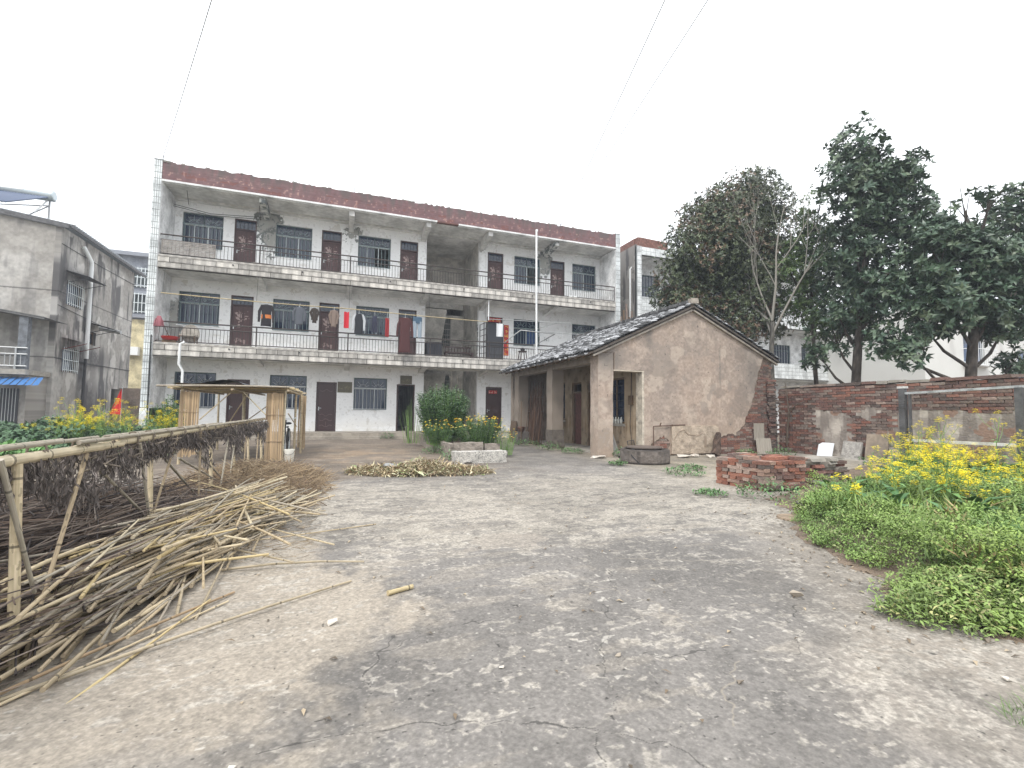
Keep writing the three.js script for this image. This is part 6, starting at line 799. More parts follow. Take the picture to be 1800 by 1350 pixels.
  const f = new GB(); for (const [p, q] of [[[wx, 0.34, -14.4], [wx, 0.32, -13.95]], [[wx, 0.32, -13.95], [wx, 0.75, -14.1]], [[wx, 0.34, -14.4], [wx, 0.72, -14.1]], [[wx, 0.72, -14.1], [wx, 0.74, -13.5]], [[wx, 0.32, -13.95], [wx, 0.64, -13.46]], [[wx, 0.34, -13.3], [wx, 0.92, -13.52]]]) f.tube([p, q], 0.016, 6); f.build('frame', MT.black, b); const hb = new GB(); hb.tube([[wx - 0.26, 0.98, -13.62], [wx - 0.1, 0.95, -13.5], [wx + 0.1, 0.95, -13.5], [wx + 0.26, 0.98, -13.62]], 0.012, 6); hb.build('handlebar', MT.alu, b); const sd = new GB(); sd.geo(new THREE.SphereGeometry(0.1, 10, 6), new THREE.Matrix4().makeScale(0.9, 0.35, 1.3).setPosition(wx, 0.82, -14.12)); sd.build('saddle', MT.black, b);
  const bk = thing('paint_bucket', 'white paint bucket with rust stains at the shelter corner', 'bucket', [-1.06, 0, -12.0]); const bt = tex(128, 64, (u, v) => { const a = fbm(u * 9, v * 2, 4, 411, 2); return mix3([226, 224, 214], [168, 118, 60], sst(0.5, 0.6, a)); }); const bg = new THREE.LatheGeometry([[0, 0.01], [0.1, 0], [0.115, 0.27], [0.12, 0.28], [0.108, 0.28], [0.095, 0.03], [0, 0.03]].map(q => new THREE.Vector2(...q)), 20); bk.add(Object.assign(shadow(new THREE.Mesh(bg, std([255, 255, 255], { map: bt }))), { name: 'pail' })); const hd = new GB(); const ha = []; for (let i = 0; i <= 10; i++) { const a = i / 10 * Math.PI; ha.push([-1.06 + Math.cos(a) * 0.12, 0.26 - Math.sin(a) * 0.1, -11.88]); } hd.tube(ha, 0.004, 4); hd.build('handle', MT.iron, bk);
  // red cloth hung at the back, flag in the alley
  const cl = new GB(); const c3 = []; for (let j = 0; j <= 6; j++) for (let i = 0; i <= 8; i++) c3.push(cl.v(-1.98 + i * 0.03, 1.55 - j * 0.11, -15.2 + 0.02 * Math.sin(i * 1.6), i, j)); for (let j = 0; j < 6; j++) for (let i = 0; i < 8; i++) { const a = j * 9 + i; cl.tri(c3[a], c3[a + 1], c3[a + 10]); cl.tri(c3[a], c3[a + 10], c3[a + 9]); } tag(cl.build('cloth', std([96, 34, 42], { ds: true }), null, { at: [-1.86, 1.55, -15.2] }), 'dark red cloth hanging inside the reed shelter', 'cloth');
  const fl = thing('red_flag', 'drooping red flag on a thin pole in the alley by the grimy house', 'flag', [-8.55, 0, -24]); const pg = new GB(); pg.tube([[-8.55, 0, -24], [-8.55, 2.1, -24]], 0.015, 6); pg.build('pole', MT.galv, fl); const q = new GB(), n3 = []; for (let j = 0; j <= 8; j++) for (let i = 0; i <= 6; i++) { const w = 0.06 + 0.32 * (j / 8); n3.push(q.v(-8.55 - w * i / 6, 1.95 - j * 0.13, -24 + 0.04 * Math.sin(i * 1.9 + j * 0.4))); } for (let j = 0; j < 8; j++) for (let i = 0; i < 6; i++) { const a = j * 7 + i; q.tri(n3[a], n3[a + 1], n3[a + 8]); q.tri(n3[a], n3[a + 8], n3[a + 7]); } q.build('cloth', std([206, 52, 48], { ds: true }), fl);
}
// ---------- ground plants ----------
const inBed = (x, z) => z < 1.8 && x > vegX(z) - 0.04 + 0.22 * (vn(x * 7, z * 7, 508) - 0.5) && x < 12.4 && z > (x < 8 ? -4.6 - (x - 5.75) * 0.16 : -4.96 - (x - 8) * 0.5);
function tuft(seed, n, len, wid, spread, up, flower) { const R = rng(seed), g = new GB(), d = V3(); for (let i = 0; i < n; i++) { const a = R() * 6.283, e = up[0] + R() * (up[1] - up[0]); d.set(Math.cos(a) * Math.cos(e), Math.sin(e), Math.sin(a) * Math.cos(e)); const q = V3((R() - 0.5) * spread, R() * spread * 0.5, (R() - 0.5) * spread); g.leaf(q, d, V3((R() - 0.5) * 0.6, 1, (R() - 0.5) * 0.6).normalize(), len * (0.6 + R() * 0.8), wid * (0.7 + R() * 0.6), 0.2); } return g.make(); }
const plantM = std([255, 255, 255], { ds: true, rough: 0.6 });
function cover(name, label, cat, geo, list, colf, at) { const im = new THREE.InstancedMesh(geo, plantM, list.length), o = new THREE.Object3D(), c = new THREE.Color(); list.forEach((p, i) => { o.position.set(p[0], p[1], p[2]); o.rotation.set((p[4] || 0), p[5] || 0, (p[6] || 0)); o.scale.setScalar(p[3]); o.updateMatrix(); im.setMatrixAt(i, o.matrix); const q = colf(i, p); c.setRGB(q[0], q[1], q[2]); im.setColorAt(i, c); }); im.name = numbered(name); shadow(im); scene.add(im); return tag(im, label, cat, null, 'stuff'); }
{
  const R = rng(141), mound = (x, z) => 0.04 + (0.1 + 0.24 * sst(0.35, 0.7, fbm(x * 1.6, z * 1.6, 4, 501))) * (0.4 + 1.0 * vn(x * 5, z * 5, 502)) * sst(0, 0.5, x - vegX(z)) + 0.16 * Math.exp(-(((x - 4.35) / 0.6) ** 2 + ((z + 1.95) / 0.4) ** 2)) + 0.1 * Math.exp(-(((x - 5.6) / 0.5) ** 2 + ((z + 3.6) / 0.7) ** 2));
  const chick = [], grass = [], broad = [];
  while (chick.length < 26000) { const x = 3.3 + Math.pow(R(), 1.35) * 9.2, z = -7.2 + R() * 8; if (!inBed(x, z)) continue; const bare = fbm(x * 1.3, z * 1.3, 3, 503); if (bare < 0.3 && R() < 0.8) continue; const y = mound(x, z) * Math.pow(R(), 0.45); chick.push([x, y, z, (0.6 + R() * 0.6) * (0.75 + 0.7 * vn(x * 1.9, z * 1.9, 513)), (R() - 0.5) * 0.8, R() * 6.28, (R() - 0.5) * 0.8]); }
  cover('chickweed', 'low green chickweed and weeds covering the soil bed', 'weeds', tuft(1, 14, 0.025, 0.012, 0.09, [-0.1, 1.1]), chick, (i, p) => { const k = 0.7 + R() * 0.6, n = vn(p[0] * 1.7, p[2] * 1.7, 505), h = R(); return h < 0.07 ? [0.28 * k, 0.32 * k, 0.13 * k] : [mix(0.12, 0.24, n) * k, mix(0.21, 0.33, n) * k, mix(0.05, 0.07, n) * k]; });
  while (grass.length < 2600) { const x = 3.4 + R() * 8.5, z = -7.2 + R() * 7.6; if (!inBed(x, z)) continue; grass.push([x, 0.02, z, 0.4 + R() * 0.7 * sst(0, 1.2, x - vegX(z)), 0, R() * 6.28, 0]); }
  for (let i = 0; i < 90; i++) { const t = R(); grass.push([mix(2.5, 2.9, R()), 0, mix(-0.98, -1.18, R()), 0.16 + R() * 0.2, 0, R() * 6, 0]); }
  cover('bed_grass', 'blades of grass standing among the weeds', 'grass', tuft(2, 9, 0.2, 0.007, 0.06, [0.5, 1.3]), grass, () => { const k = 0.7 + R() * 0.6; return [0.11 * k, 0.19 * k, 0.05 * k]; });
  const tall = []; while (tall.length < 2400) { const x = 3.6 + R() * 8.4, z = -6.6 + R() * 7; if (!inBed(x, z) || x < vegX(z) + 0.25 || fbm(x * 1.1 + 4, z * 1.1, 3, 511) < 0.5) continue; tall.push([x, 0.05 + R() * 0.12, z, 0.6 + R() * 0.8, (R() - 0.5) * 0.4, R() * 6.28, (R() - 0.5) * 0.4]); }
  cover('tall_weeds', 'taller narrow leaved weeds rising from the soil bed', 'weeds', tuft(4, 16, 0.15, 0.014, 0.12, [0.2, 1.45]), tall, (i, p) => { const k = 0.6 + R() * 0.7, n = vn(p[0] * 2, p[2] * 2, 512); return R() < 0.08 ? [0.28 * k, 0.22 * k, 0.1 * k] : [mix(0.11, 0.21, n) * k, mix(0.2, 0.3, n) * k, 0.06 * k]; });
  while (broad.length < 420) { const x = 5.4 + R() * 6.8, z = -6.9 + R() * 6; if (!inBed(x, z) || x < vegX(z) + 0.7) continue; broad.push([x, 0.06 + R() * 0.16, z, 0.7 + R() * 0.7, 0, R() * 6.28, 0]); }
  cover('leafy_greens', 'broad leaved vegetables under the yellow flowers', 'greens', tuft(3, 7, 0.17, 0.085, 0.08, [0.1, 1.0]), broad, () => { const k = 0.7 + R() * 0.6; return [0.075 * k, 0.17 * k, 0.06 * k]; });
  const fg = []; for (let i = 0; i < 2600; i++) { const a = R() * 6.28, r = Math.pow(R(), 0.6); const lob = (0.75 + 0.5 * vn(Math.cos(a) * 2 + 5, Math.sin(a) * 2 + 5, 521)) * (R() < 0.06 ? 1.25 : 1), x = 4.15 + Math.cos(a) * r * 0.95 * lob, z = -1.8 + Math.sin(a) * r * 0.46 * lob + (x - 4.1) * 0.12; if (x < 3.1) continue; fg.push([x, (1 - r * r) * 0.19 * R() + 0.01, z, 0.7 + R() * 0.5, (R() - 0.5), R() * 6.28, (R() - 0.5)]); }
  cover('weed_mat', 'trailing mat of pale green weeds spilling onto the concrete', 'weeds', tuft(5, 10, 0.04, 0.013, 0.1, [-0.2, 0.8]), fg, () => { const k = 0.7 + R() * 0.7; return R() < 0.12 ? [0.3 * k, 0.3 * k, 0.12 * k] : [0.15 * k, 0.22 * k, 0.055 * k]; });
}
// rape plants in flower
function rapeGeo(seed, h) {
  const R = rng(seed), st = new GB(), lf = new GB(), fl = new GB(), d = V3(); const tops = []; st.tube([[0, 0, 0], [(R() - 0.5) * 0.06, h * 0.5, (R() - 0.5) * 0.06], [(R() - 0.5) * 0.1, h * 0.93, (R() - 0.5) * 0.1]], [0.008, 0.006, 0.004], 5); tops.push([0, h, 0]);
  const nb = 4 + Math.floor(R() * 4); for (let i = 0; i < nb; i++) { const a = R() * 6.28, y0 = h * (0.35 + R() * 0.4), L = h * (0.2 + R() * 0.2), t = [Math.cos(a) * L * 0.7, Math.min(h * 1.02, y0 + L * 0.85), Math.sin(a) * L * 0.7]; st.tube([[0, y0, 0], [t[0] * 0.6, (y0 + t[1]) / 2 - 0.02, t[2] * 0.6], t], [0.004, 0.003, 0.0025], 4); tops.push(t); }
  for (let i = 0; i < 12; i++) { const a = R() * 6.28, y = h * (0.04 + R() * 0.6), L = 0.2 * (1 - y / h) + 0.06; d.set(Math.cos(a), 0.35 - R() * 0.5, Math.sin(a)).normalize(); lf.leaf(V3(0, y, 0), d, V3(0, 1, 0), L, L * 0.36, 0.15); }
  for (const t of tops) { const n = 16 + Math.floor(R() * 14); for (let i = 0; i < n; i++) { const a = R() * 6.28, rr = 0.042 * Math.sqrt(R()) + 0.004, p = V3(t[0] + Math.cos(a) * rr, t[1] - 0.02 + R() * 0.06 - rr * 0.4, t[2] + Math.sin(a) * rr); for (let q = 0; q < 3; q++) { const b = R() * 6.28; d.set(Math.cos(b), 0.35, Math.sin(b)).normalize(); fl.leaf(p, d, V3(0, 1, 0), 0.019, 0.018, 0.1); } } }
  return [st.make(), lf.make(), fl.make()];
}
const rapeM = [std([122, 152, 84], { rough: 0.7 }), std([104, 142, 82], { rough: 0.6, ds: true }), std([252, 236, 44], { rough: 0.7, ds: true })];
const rapes = [0.5, 0.6, 0.7, 0.8, 1.0, 1.15].map((h, i) => rapeGeo(600 + i, h));
function rape(k, x, z, ry, s, label, group) { const o = thing('rape_plant', label, 'plant', [x, 0, z], group); o.rotation.y = ry; o.scale.setScalar(s);['stem', 'leaves', 'flowers'].forEach((n, i) => { const m = shadow(new THREE.Mesh(rapes[k][i], rapeM[i])); m.name = n; if (i === 2) m.userData.kind = 'stuff'; o.add(m); }); }
{
  const R = rng(151); let n = 0; while (n < 125) { const x = 5.9 + R() * 6.4, z = -7 + R() * 4.7; if (!inBed(x, z) || x < vegX(z) + 1.3 || (z < -5.2 && x < 8.4)) continue; if (fbm(x * 0.8, z * 0.8, 2, 506) < 0.42) continue; const far = x > 8.5; rape(R() < 0.1 ? (R() < 0.5 ? 4 : 5) : Math.floor(R() * 3.4), x, z, R() * 6.28, 0.85 + R() * 0.3, 'yellow flowering rape plant in the dense patch right of the bricks', 'rape plants in the right bed'); n++; }
  rape(0, 5.45, -3.75, 1, 1.0, 'single rape plant standing apart at the left edge of the weeds');
  for (let i = 0; i < 46; i++) rape(R() < 0.3 ? 3 : 4 + Math.floor(R() * 2), -6.9 + R() * 2.9, -16.4 + R() * 2.6, R() * 6.28, 0.95 + R() * 0.25, 'yellow flowering rape plant behind the drying rack on the left', 'rape plants on the left');
}
// greens, hedge and shrub on the left
{
  const R = rng(161), hd = []; while (hd.length < 5200) { const x = -14 + R() * 8.6, z = -20.5 + R() * 7.5; if (x > -6.3 + (z + 13) * 0.1 && R() < 0.75) continue; const row = 0.55 + 0.45 * Math.cos(z * 3.1); hd.push([x, (0.35 + 0.5 * row * vn(x, z, 5)) * Math.pow(R(), 0.5), z, 0.9 + R() * 0.8, (R() - 0.5) * 0.6, R() * 6.28, (R() - 0.5) * 0.6]); }
  cover('bean_rows', 'rows of dark green bean plants in the left garden', 'vegetables', tuft(8, 10, 0.085, 0.048, 0.22, [0, 1.2]), hd, () => { const k = 0.65 + R() * 0.7; return [0.055 * k, 0.115 * k, 0.05 * k]; });
  const lo = []; for (let i = 0; i < 900; i++) lo.push([-9 + R() * 3.4, R() * 0.3, -12.6 + R() * 2.2, 1 + R() * 0.6, (R() - 0.5), R() * 6.28, 0]); cover('lettuce_bed', 'bright green low vegetables at the left edge behind the rack', 'vegetables', tuft(9, 8, 0.1, 0.06, 0.16, [0.1, 1.1]), lo, () => { const k = 0.7 + R() * 0.6; return [0.12 * k, 0.26 * k, 0.07 * k]; });
  sheet(-14.2, -4.7, -20.8, -10.2, 0.02, 'garden_soil', std([112, 98, 80], { map: MOT, bump: LUMP, bs: 0.03 }));
}
function shrub(name, label, base, o) {
  const R = rng(o.seed), t = thing(name, label, 'shrub', base), st = new GB(), lf = new GB(true), fl = new GB(true), d = V3(), fm = [];
  for (let i = 0; i < o.stems; i++) { const a = R() * 6.28, e = Math.sqrt(R()), tx = base[0] + Math.cos(a) * e * o.rx, tz = base[2] + Math.sin(a) * e * o.rz, ty = base[1] + o.h * (0.62 + 0.4 * R()) * (1 - 0.22 * e * e), bx = base[0] + Math.cos(a) * e * o.rx * 0.55, bz = base[2] + Math.sin(a) * e * o.rz * 0.75; st.tube([[bx, base[1], bz], [mix(bx, tx, 0.4), mix(base[1], ty, 0.55), mix(bz, tz, 0.4)], [tx, ty, tz]], [0.008, 0.006, 0.003], 4, false);
    for (let k = 0; k < o.leaves; k++) { const u = 0.12 + 0.88 * R(), q = V3(mix(bx, tx, u), mix(base[1], ty, u), mix(bz, tz, u)); const b = R() * 6.28; d.set(Math.cos(b), 0.1 + R() * 0.7, Math.sin(b)).normalize(); const c = o.cols[Math.floor(R() * o.cols.length)], kk = 0.7 + R() * 0.6; lf.c = mul3(c, kk); lf.leaf(q, d, V3((R() - 0.5), 1, (R() - 0.5)).normalize(), o.len * (0.6 + R() * 0.8), o.len * o.wid, 0.2); }
    if (R() < o.flower) { fl.c = o.fcols[Math.floor(R() * o.fcols.length)]; const cx = tx, cy = ty + 0.02, cz = tz, n = 8; for (let k = 0; k < n; k++) { const b = k / n * 6.283; d.set(Math.cos(b), 0.35, Math.sin(b)).normalize(); fl.leaf(V3(cx, cy, cz), d, V3(0, 1, 0), o.fr, o.fr * 0.7, 0.1); d.set(Math.cos(b), 1.2, Math.sin(b)).normalize(); fl.leaf(V3(cx, cy, cz), d, V3(Math.cos(b), 0, Math.sin(b)), o.fr * 0.6, o.fr * 0.5, 0.1); } } }
  st.build('stems', rapeM[0], t); lf.build('leaves', leafM, t); if (fl.n) fl.build('flowers', std([255, 255, 255], { vc: true, ds: true, rough: 0.7 }), t, { kind: 'stuff' });
}
const gc = [[0.06, 0.13, 0.05], [0.075, 0.16, 0.06], [0.05, 0.11, 0.045], [0.1, 0.18, 0.075]], ye = [[0.9, 0.6, 0.04], [0.92, 0.75, 0.1], [0.93, 0.82, 0.34]];
shrub('white_tipped_bush', 'tall bushy green plant with pale buds growing in the planter', [3.15, 0.25, -15.2], { seed: 1, stems: 260, leaves: 60, rx: 0.85, rz: 1.6, h: 1.85, len: 0.1, wid: 0.42, cols: gc, flower: 0.95, fcols: [[0.7, 0.78, 0.68], [0.5, 0.6, 0.46]], fr: 0.03 });
shrub('marigold_bush', 'low bush with round yellow flowers at the planter front', [3.65, 0.2, -12.5], { seed: 2, stems: 150, leaves: 60, rx: 0.75, rz: 0.7, h: 0.95, len: 0.07, wid: 0.25, cols: gc, flower: 0.62, fcols: ye, fr: 0.05 });
shrub('marigold_bush', 'patch of orange yellow flowers on the left side of the planter', [2.75, 0.2, -13.9], { seed: 3, stems: 80, leaves: 50, rx: 0.5, rz: 1.1, h: 0.75, len: 0.07, wid: 0.25, cols: gc, flower: 0.6, fcols: ye, fr: 0.046 });
shrub('trailing_bush', 'yellow flowered stems hanging over the right front of the planter', [4.2, 0.05, -12.0], { seed: 4, stems: 36, leaves: 14, rx: 0.35, rz: 0.35, h: 0.75, len: 0.06, wid: 0.25, cols: gc, flower: 0.8, fcols: ye, fr: 0.036 });
shrub('wispy_bush', 'thin feathery grey green plant left of the planter bush', [2.35, 0.1, -16.2], { seed: 5, stems: 24, leaves: 40, rx: 0.5, rz: 0.4, h: 1.6, len: 0.05, wid: 0.12, cols: [[0.12, 0.17, 0.1], [0.16, 0.2, 0.12]], flower: 0, fcols: ye, fr: 0.03 });
shrub('leafy_shrub', 'dark green shrub against the left end of the dormitory', [-4.6, 0, -16.6], { seed: 6, stems: 90, leaves: 44, rx: 0.55, rz: 0.5, h: 1.62, len: 0.09, wid: 0.45, cols: [[0.05, 0.11, 0.05], [0.07, 0.14, 0.06]], flower: 0, fcols: ye, fr: 0.03 });
{ const R = rng(171), t = thing('dry_stalk', 'tall dry seed stalk rising above the planter bush', 'plant', [3.45, 0.3, -14.6]), g = new GB(); for (let i = 0; i < 3; i++) { const x = 3.45 + (R() - 0.5) * 0.4, z = -14.6 + (R() - 0.5) * 0.4, h = 1.9 + R() * 0.55; g.tube([[x, 0.3, z], [x + (R() - 0.5) * 0.1, 0.3 + h * 0.6, z], [x + (R() - 0.5) * 0.25, 0.3 + h, z + (R() - 0.5) * 0.2]], [0.008, 0.006, 0.003], 4, false); for (let k = 0; k < 7; k++) { const y = 0.3 + h * (0.6 + 0.4 * R()); g.tube([[x, y, z], [x + (R() - 0.5) * 0.25, y + 0.12, z + (R() - 0.5) * 0.25]], [0.003, 0.0015], 3, false); } } g.build('stalks', std([128, 118, 104]), t); }
// weed clumps along house and planter
{
  const R = rng(181); const spots = [[6.35, -7.55, 0.42, 0.16, 'weed clump on the concrete left of the brick stack'], [7.2, -8.3, 0.3, 0.1, 'small weed clump between the well and the brick stack'], [6.3, -13.6, 0.45, 0.3, 'weeds at the foot of the porch between the first two pillars'], [6.45, -12.4, 0.35, 0.2, 'weeds just behind the front porch pillar'], [6.25, -15.6, 0.5, 0.3, 'weeds in front of the bundle of sticks'], [7.3, -11.25, 0.28, 0.3, 'weeds in the porch opening beside the well'], [2.55, -13.1, 0.4, 0.3, 'weeds along the left side of the planter'], [2.6, -11.4, 0.25, 0.26, 'weeds beside the granite block'], [6.05, -9.4, 0.22, 0.1, 'tiny weed tuft on the concrete left of the well'], [12.1, -10.2, 0.4, 0.3, 'weeds in the corner between house and brick wall'], [5.2, -5.6, 0.25, 0.06, 'flat weeds on the concrete in front of the brick stack'], [5.95, -5.15, 0.5, 0.28, 'leafy weeds in front of the rubble stack'], [11.2, -10.6, 0.3, 0.22, 'weeds under the leaning log'], [1.9, -20.3, 0.3, 0.35, 'weed growing on the porch step'], [12.0, -7.4, 0.5, 0.45, 'dark weeds at the foot of the steel frame'], [5.5, -4.12, 0.17, 0.2, 'green seedlings growing in the basin'], [1.2, -9.45, 0.3, 0.16, 'green leaves at the back of the drying heap']];
  for (const [x, z, r, h, label] of spots) { const g = new GB(true), d = V3(), n = Math.round(420 * r + 60); for (let i = 0; i < n; i++) { const a = R() * 6.28, rr = Math.sqrt(R()) * r, b = R() * 6.28, k = 0.6 + R() * 0.8; g.c = [0.09 * k, 0.185 * k, 0.06 * k]; d.set(Math.cos(b), 0.2 + R() * 1.1, Math.sin(b)).normalize(); g.leaf(V3(x + Math.cos(a) * rr, R() * h * (1 - 0.6 * rr / r) + 0.01, z + Math.sin(a) * rr), d, V3(0, 1, 0), 0.05 + R() * 0.06, 0.02 + R() * 0.015, 0.2); } tag(g.build('weed_clump', leafM, null, { at: [x, 0, z] }), label, 'weeds', 'weed clumps'); }
}
{ // vegetable leaves spread out to dry
  const R = rng(191), g = new GB(true), d = V3(); const hh = (x, z) => 0.2 * Math.exp(-(((x - 1.65) / 0.55) ** 2 + ((z + 9.15) / 0.34) ** 2)) + 0.12 * Math.exp(-(((x - 0.6) / 0.4) ** 2 + ((z + 9.45) / 0.26) ** 2)) + 0.1 * Math.exp(-(((x - 2.35) / 0.45) ** 2 + ((z + 8.85) / 0.24) ** 2)) + 0.08 * Math.exp(-(((x - 1.2) / 0.6) ** 2 + ((z + 9.1) / 0.3) ** 2));
  let n = 0; while (n < 5600) { const x = 0.1 + R() * 2.9, z = -9.95 + R() * 1.5, h = hh(x, z); if (h < 0.022 + R() * 0.02) continue; const c = R(), k = 0.7 + R() * 0.6; g.c = mul3(c < 0.5 ? [0.44, 0.36, 0.23] : c < 0.72 ? [0.24, 0.17, 0.11] : c < 0.93 ? [0.56, 0.52, 0.36] : [0.26, 0.34, 0.15], k); d.set(R() - 0.5, (R() - 0.5) * 0.7, R() - 0.5).normalize(); const L = 0.06 + R() * 0.14; g.leaf(V3(x, Math.pow(R(), 0.6) * h + 0.008, z), d, V3(R() - 0.5, 1, R() - 0.5).normalize(), L, L * (0.06 + R() * R() * 0.22), 0.6); n++; }
  tag(g.build('drying_leaves', vcM, null, { at: [1.4, 0, -9.1] }), 'heap of yellowed vegetable leaves spread on the concrete to dry', 'leaf heap', null, 'stuff');
  for (let i = 0; i < 5; i++) { const x = 0.85 + R() * 0.5, z = -8.95 + R() * 0.2, q = new GB(true); q.c = [0.5, 0.52, 0.32]; q.leaf(V3(x, 0.05, z), V3(R() - 0.5, 0.05, R() - 0.5).normalize(), V3(0, 1, 0), 0.3, 0.15, 0.3); tag(q.build('cabbage_leaf', vcM, null, { at: [x, 0, z] }), 'large pale leaf at the front left of the drying heap', 'leaf', 'large pale leaves'); }
  const p = []; for (let k = 0; k < 16; k++) p.push(V3((R() - 0.5) * 0.3, R() * 0.16, (R() - 0.5) * 0.2)); tag(new GB().geo(new ConvexGeometry(p), T4(0.95, 0.05, -9.3)).build('grey_stone', std([150, 152, 152], { map: MOTS }), null, { at: [0.95, 0, -9.3] }), 'grey stone lying on the drying leaf heap', 'stone');
}
// ---------- things on the balconies ----------
function loft(g, rings, seg = 14, wav = 0.25, ph = 0) { const id = rings.map(([x, y, z, rx, rz], j) => { const r = []; for (let i = 0; i <= seg; i++) { const a = i / seg * 6.283; const k = 1 + wav * 0.3 * Math.sin(a * 3 + j * 0.5 + ph); r.push(g.v(x + Math.cos(a) * rx, y + 0.012 * Math.sin(a * 2 + ph) * (j === rings.length - 1 ? 1 : 0), z + Math.sin(a) * rz * k, i / seg, y)); } return r; }); for (let j = 0; j < rings.length - 1; j++) for (let i = 0; i < seg; i++) { g.tri(id[j][i], id[j][i + 1], id[j + 1][i + 1]); g.tri(id[j][i], id[j + 1][i + 1], id[j + 1][i]); } }
const fabT = tex(128, 128, (u, v, i, j) => 255 * (0.82 + 0.1 * ((i ^ j) & 1) + 0.08 * fbm(u * 8, v * 8, 3, 601, 8)));
const fab = c => std(c, { map: rep(fabT, 0.3), ds: true, rough: 0.95 });
const LZ = -20.56, LY = 5.42;
function garment(name, label, cat, x, top, bot, w, kind, cols) {
  const t = thing(name, label, cat, [x, top, LZ]), g = new GB(), hw = w / 2; let rings = [];
  if (kind === 'top' || kind === 'coat') { const bw = hw * 0.62; rings = [[x, top, LZ, 0.05, 0.02], [x, top - 0.03, LZ, bw * 0.9, 0.035], [x, top - 0.12, LZ, bw, 0.05], [x, mix(top, bot, 0.5), LZ, bw * 0.92, 0.06], [x, bot + 0.05, LZ + 0.01, bw * (kind === 'coat' ? 1.12 : 1), 0.06], [x, bot, LZ + 0.01, bw * (kind === 'coat' ? 1.12 : 1), 0.055]]; loft(g, rings, 16, 0.6, x * 7); g.build('body', fab(cols[0]), t); for (const s of [-1, 1]) { const q = new GB(), L = (top - bot) * (kind === 'coat' ? 0.55 : 0.82); loft(q, [[x + s * bw * 0.82, top - 0.03, LZ, 0.05, 0.035], [x + s * (bw + 0.06), top - L * 0.4, LZ + 0.01, 0.055, 0.03], [x + s * (hw - 0.05), top - L * 0.8, LZ + 0.02, 0.045, 0.028], [x + s * (hw - 0.045), top - L, LZ + 0.02, 0.04, 0.025]], 10, 0.4, x * 5 + s); q.build('sleeve', fab(cols[1] || cols[0]), t); } if (cols[2]) { const b = new GB(); loft(b, [[x, mix(top, bot, 0.48), LZ, bw * 1.01, 0.065], [x, mix(top, bot, 0.66), LZ, bw * 1.01, 0.068]], 16, 0.6, x * 7); b.build('stripe', fab(cols[2]), t); } }
  else if (kind === 'pants') { loft(g, [[x, top, LZ, hw, 0.03], [x, top - 0.12, LZ, hw, 0.05], [x, top - 0.28, LZ, hw, 0.05]], 14, 0.4, x); g.build('waist', fab(cols[0]), t); for (const s of [-1, 1]) { const q = new GB(); loft(q, [[x + s * hw * 0.5, top - 0.2, LZ, hw * 0.5, 0.045], [x + s * hw * 0.55, mix(top, bot, 0.7), LZ, hw * 0.42, 0.04], [x + s * hw * 0.55, bot, LZ, hw * 0.4, 0.035]], 10, 0.5, x + s); q.build('trouser_leg', fab(cols[1] || cols[0]), t); } }
  else { const n = 8, m = 10, id = []; for (const sd of [0.012, -0.012]) for (let j = 0; j <= m; j++) for (let i = 0; i <= n; i++) { const u = i / n; id.push(g.v(x + (u - 0.5) * w, mix(top, bot, j / m), LZ + sd + 0.022 * Math.sin(u * 7 + x * 3 + j * 0.12))); } for (let f = 0; f < 2; f++) for (let j = 0; j < m; j++) for (let i = 0; i < n; i++) { const a = f * (n + 1) * (m + 1) + j * (n + 1) + i; g.tri(id[a], id[a + 1], id[a + n + 2]); g.tri(id[a], id[a + n + 2], id[a + n + 1]); } g.build('cloth_panel', fab(cols[0]), t); }
  const h = new GB(); const lx = (x + 6.3) / 12.4, ly = 5.46 - 0.1 * lx; h.tube([[x, top, LZ], [x, ly - 0.03, LZ], [x + 0.02, ly + 0.03, LZ], [x + 0.04, ly, LZ]], 0.006, 4); h.tube([[x - w * 0.3, top - 0.05, LZ], [x, top + 0.01, LZ], [x + w * 0.3, top - 0.05, LZ]], 0.006, 4); h.build('hanger', MT.alu, t);
}
{ const p = thing('drying_pole', 'long bamboo clothes pole along the second floor balcony', 'pole', [0, 5.4, -20.58]); cane(new GB(), [-6.35, 5.46, -20.6], [0.1, 5.42, -20.58], 0.02, 0.018, 7, -0.03).build('cane', MT.bamboo, p); cane(new GB(), [-0.1, 5.43, -20.56], [6.3, 5.35, -20.6], 0.02, 0.016, 7, -0.02).build('cane', MT.bamboo, p); const h = new GB(); for (const x of [-6.3, -3.2, 0.24, 3.6, 6.2]) h.tube([[x, 6.45, -20.75], [x, 5.44, -20.6]], 0.006, 4); h.build('hanging_wire', MT.iron, p); }
garment('sweater', 'black sweater with an orange band, leftmost on the clothes pole', 'sweater', -2.83, 5.33, 4.46, 0.6, 'top', [[40, 36, 40], [44, 40, 42], [206, 122, 62]]);
garment('shirt', 'grey checked shirt hanging before the second window', 'shirt', -1.65, 5.33, 4.62, 0.5, 'top', [[92, 96, 104]]);
garment('vest', 'small dark brown top left of the second floor middle door', 'shirt', -1.08, 5.34, 4.72, 0.26, 'top', [[62, 54, 48]]);
garment('shirt', 'taupe long shirt hanging in front of the middle door', 'shirt', -0.34, 5.32, 4.61, 0.34, 'top', [[132, 116, 106]]);
garment('trousers', 'narrow bright red garment hanging between door and window', 'trousers', 0.15, 5.28, 4.6, 0.2, 'cloth', [[206, 44, 58]]);
garment('jacket', 'black jacket with white shoulder patches on the clothes pole', 'jacket', 0.64, 5.25, 4.38, 0.54, 'top', [[44, 46, 52], [196, 200, 204]]);
garment('trousers', 'navy trousers hanging before the third window', 'trousers', 1.28, 5.2, 4.5, 0.2, 'pants', [[52, 54, 74]]);
garment('towel', 'thin dark red cloth at the right edge of the third window', 'towel', 1.8, 5.15, 4.35, 0.16, 'cloth', [[150, 40, 44]]);
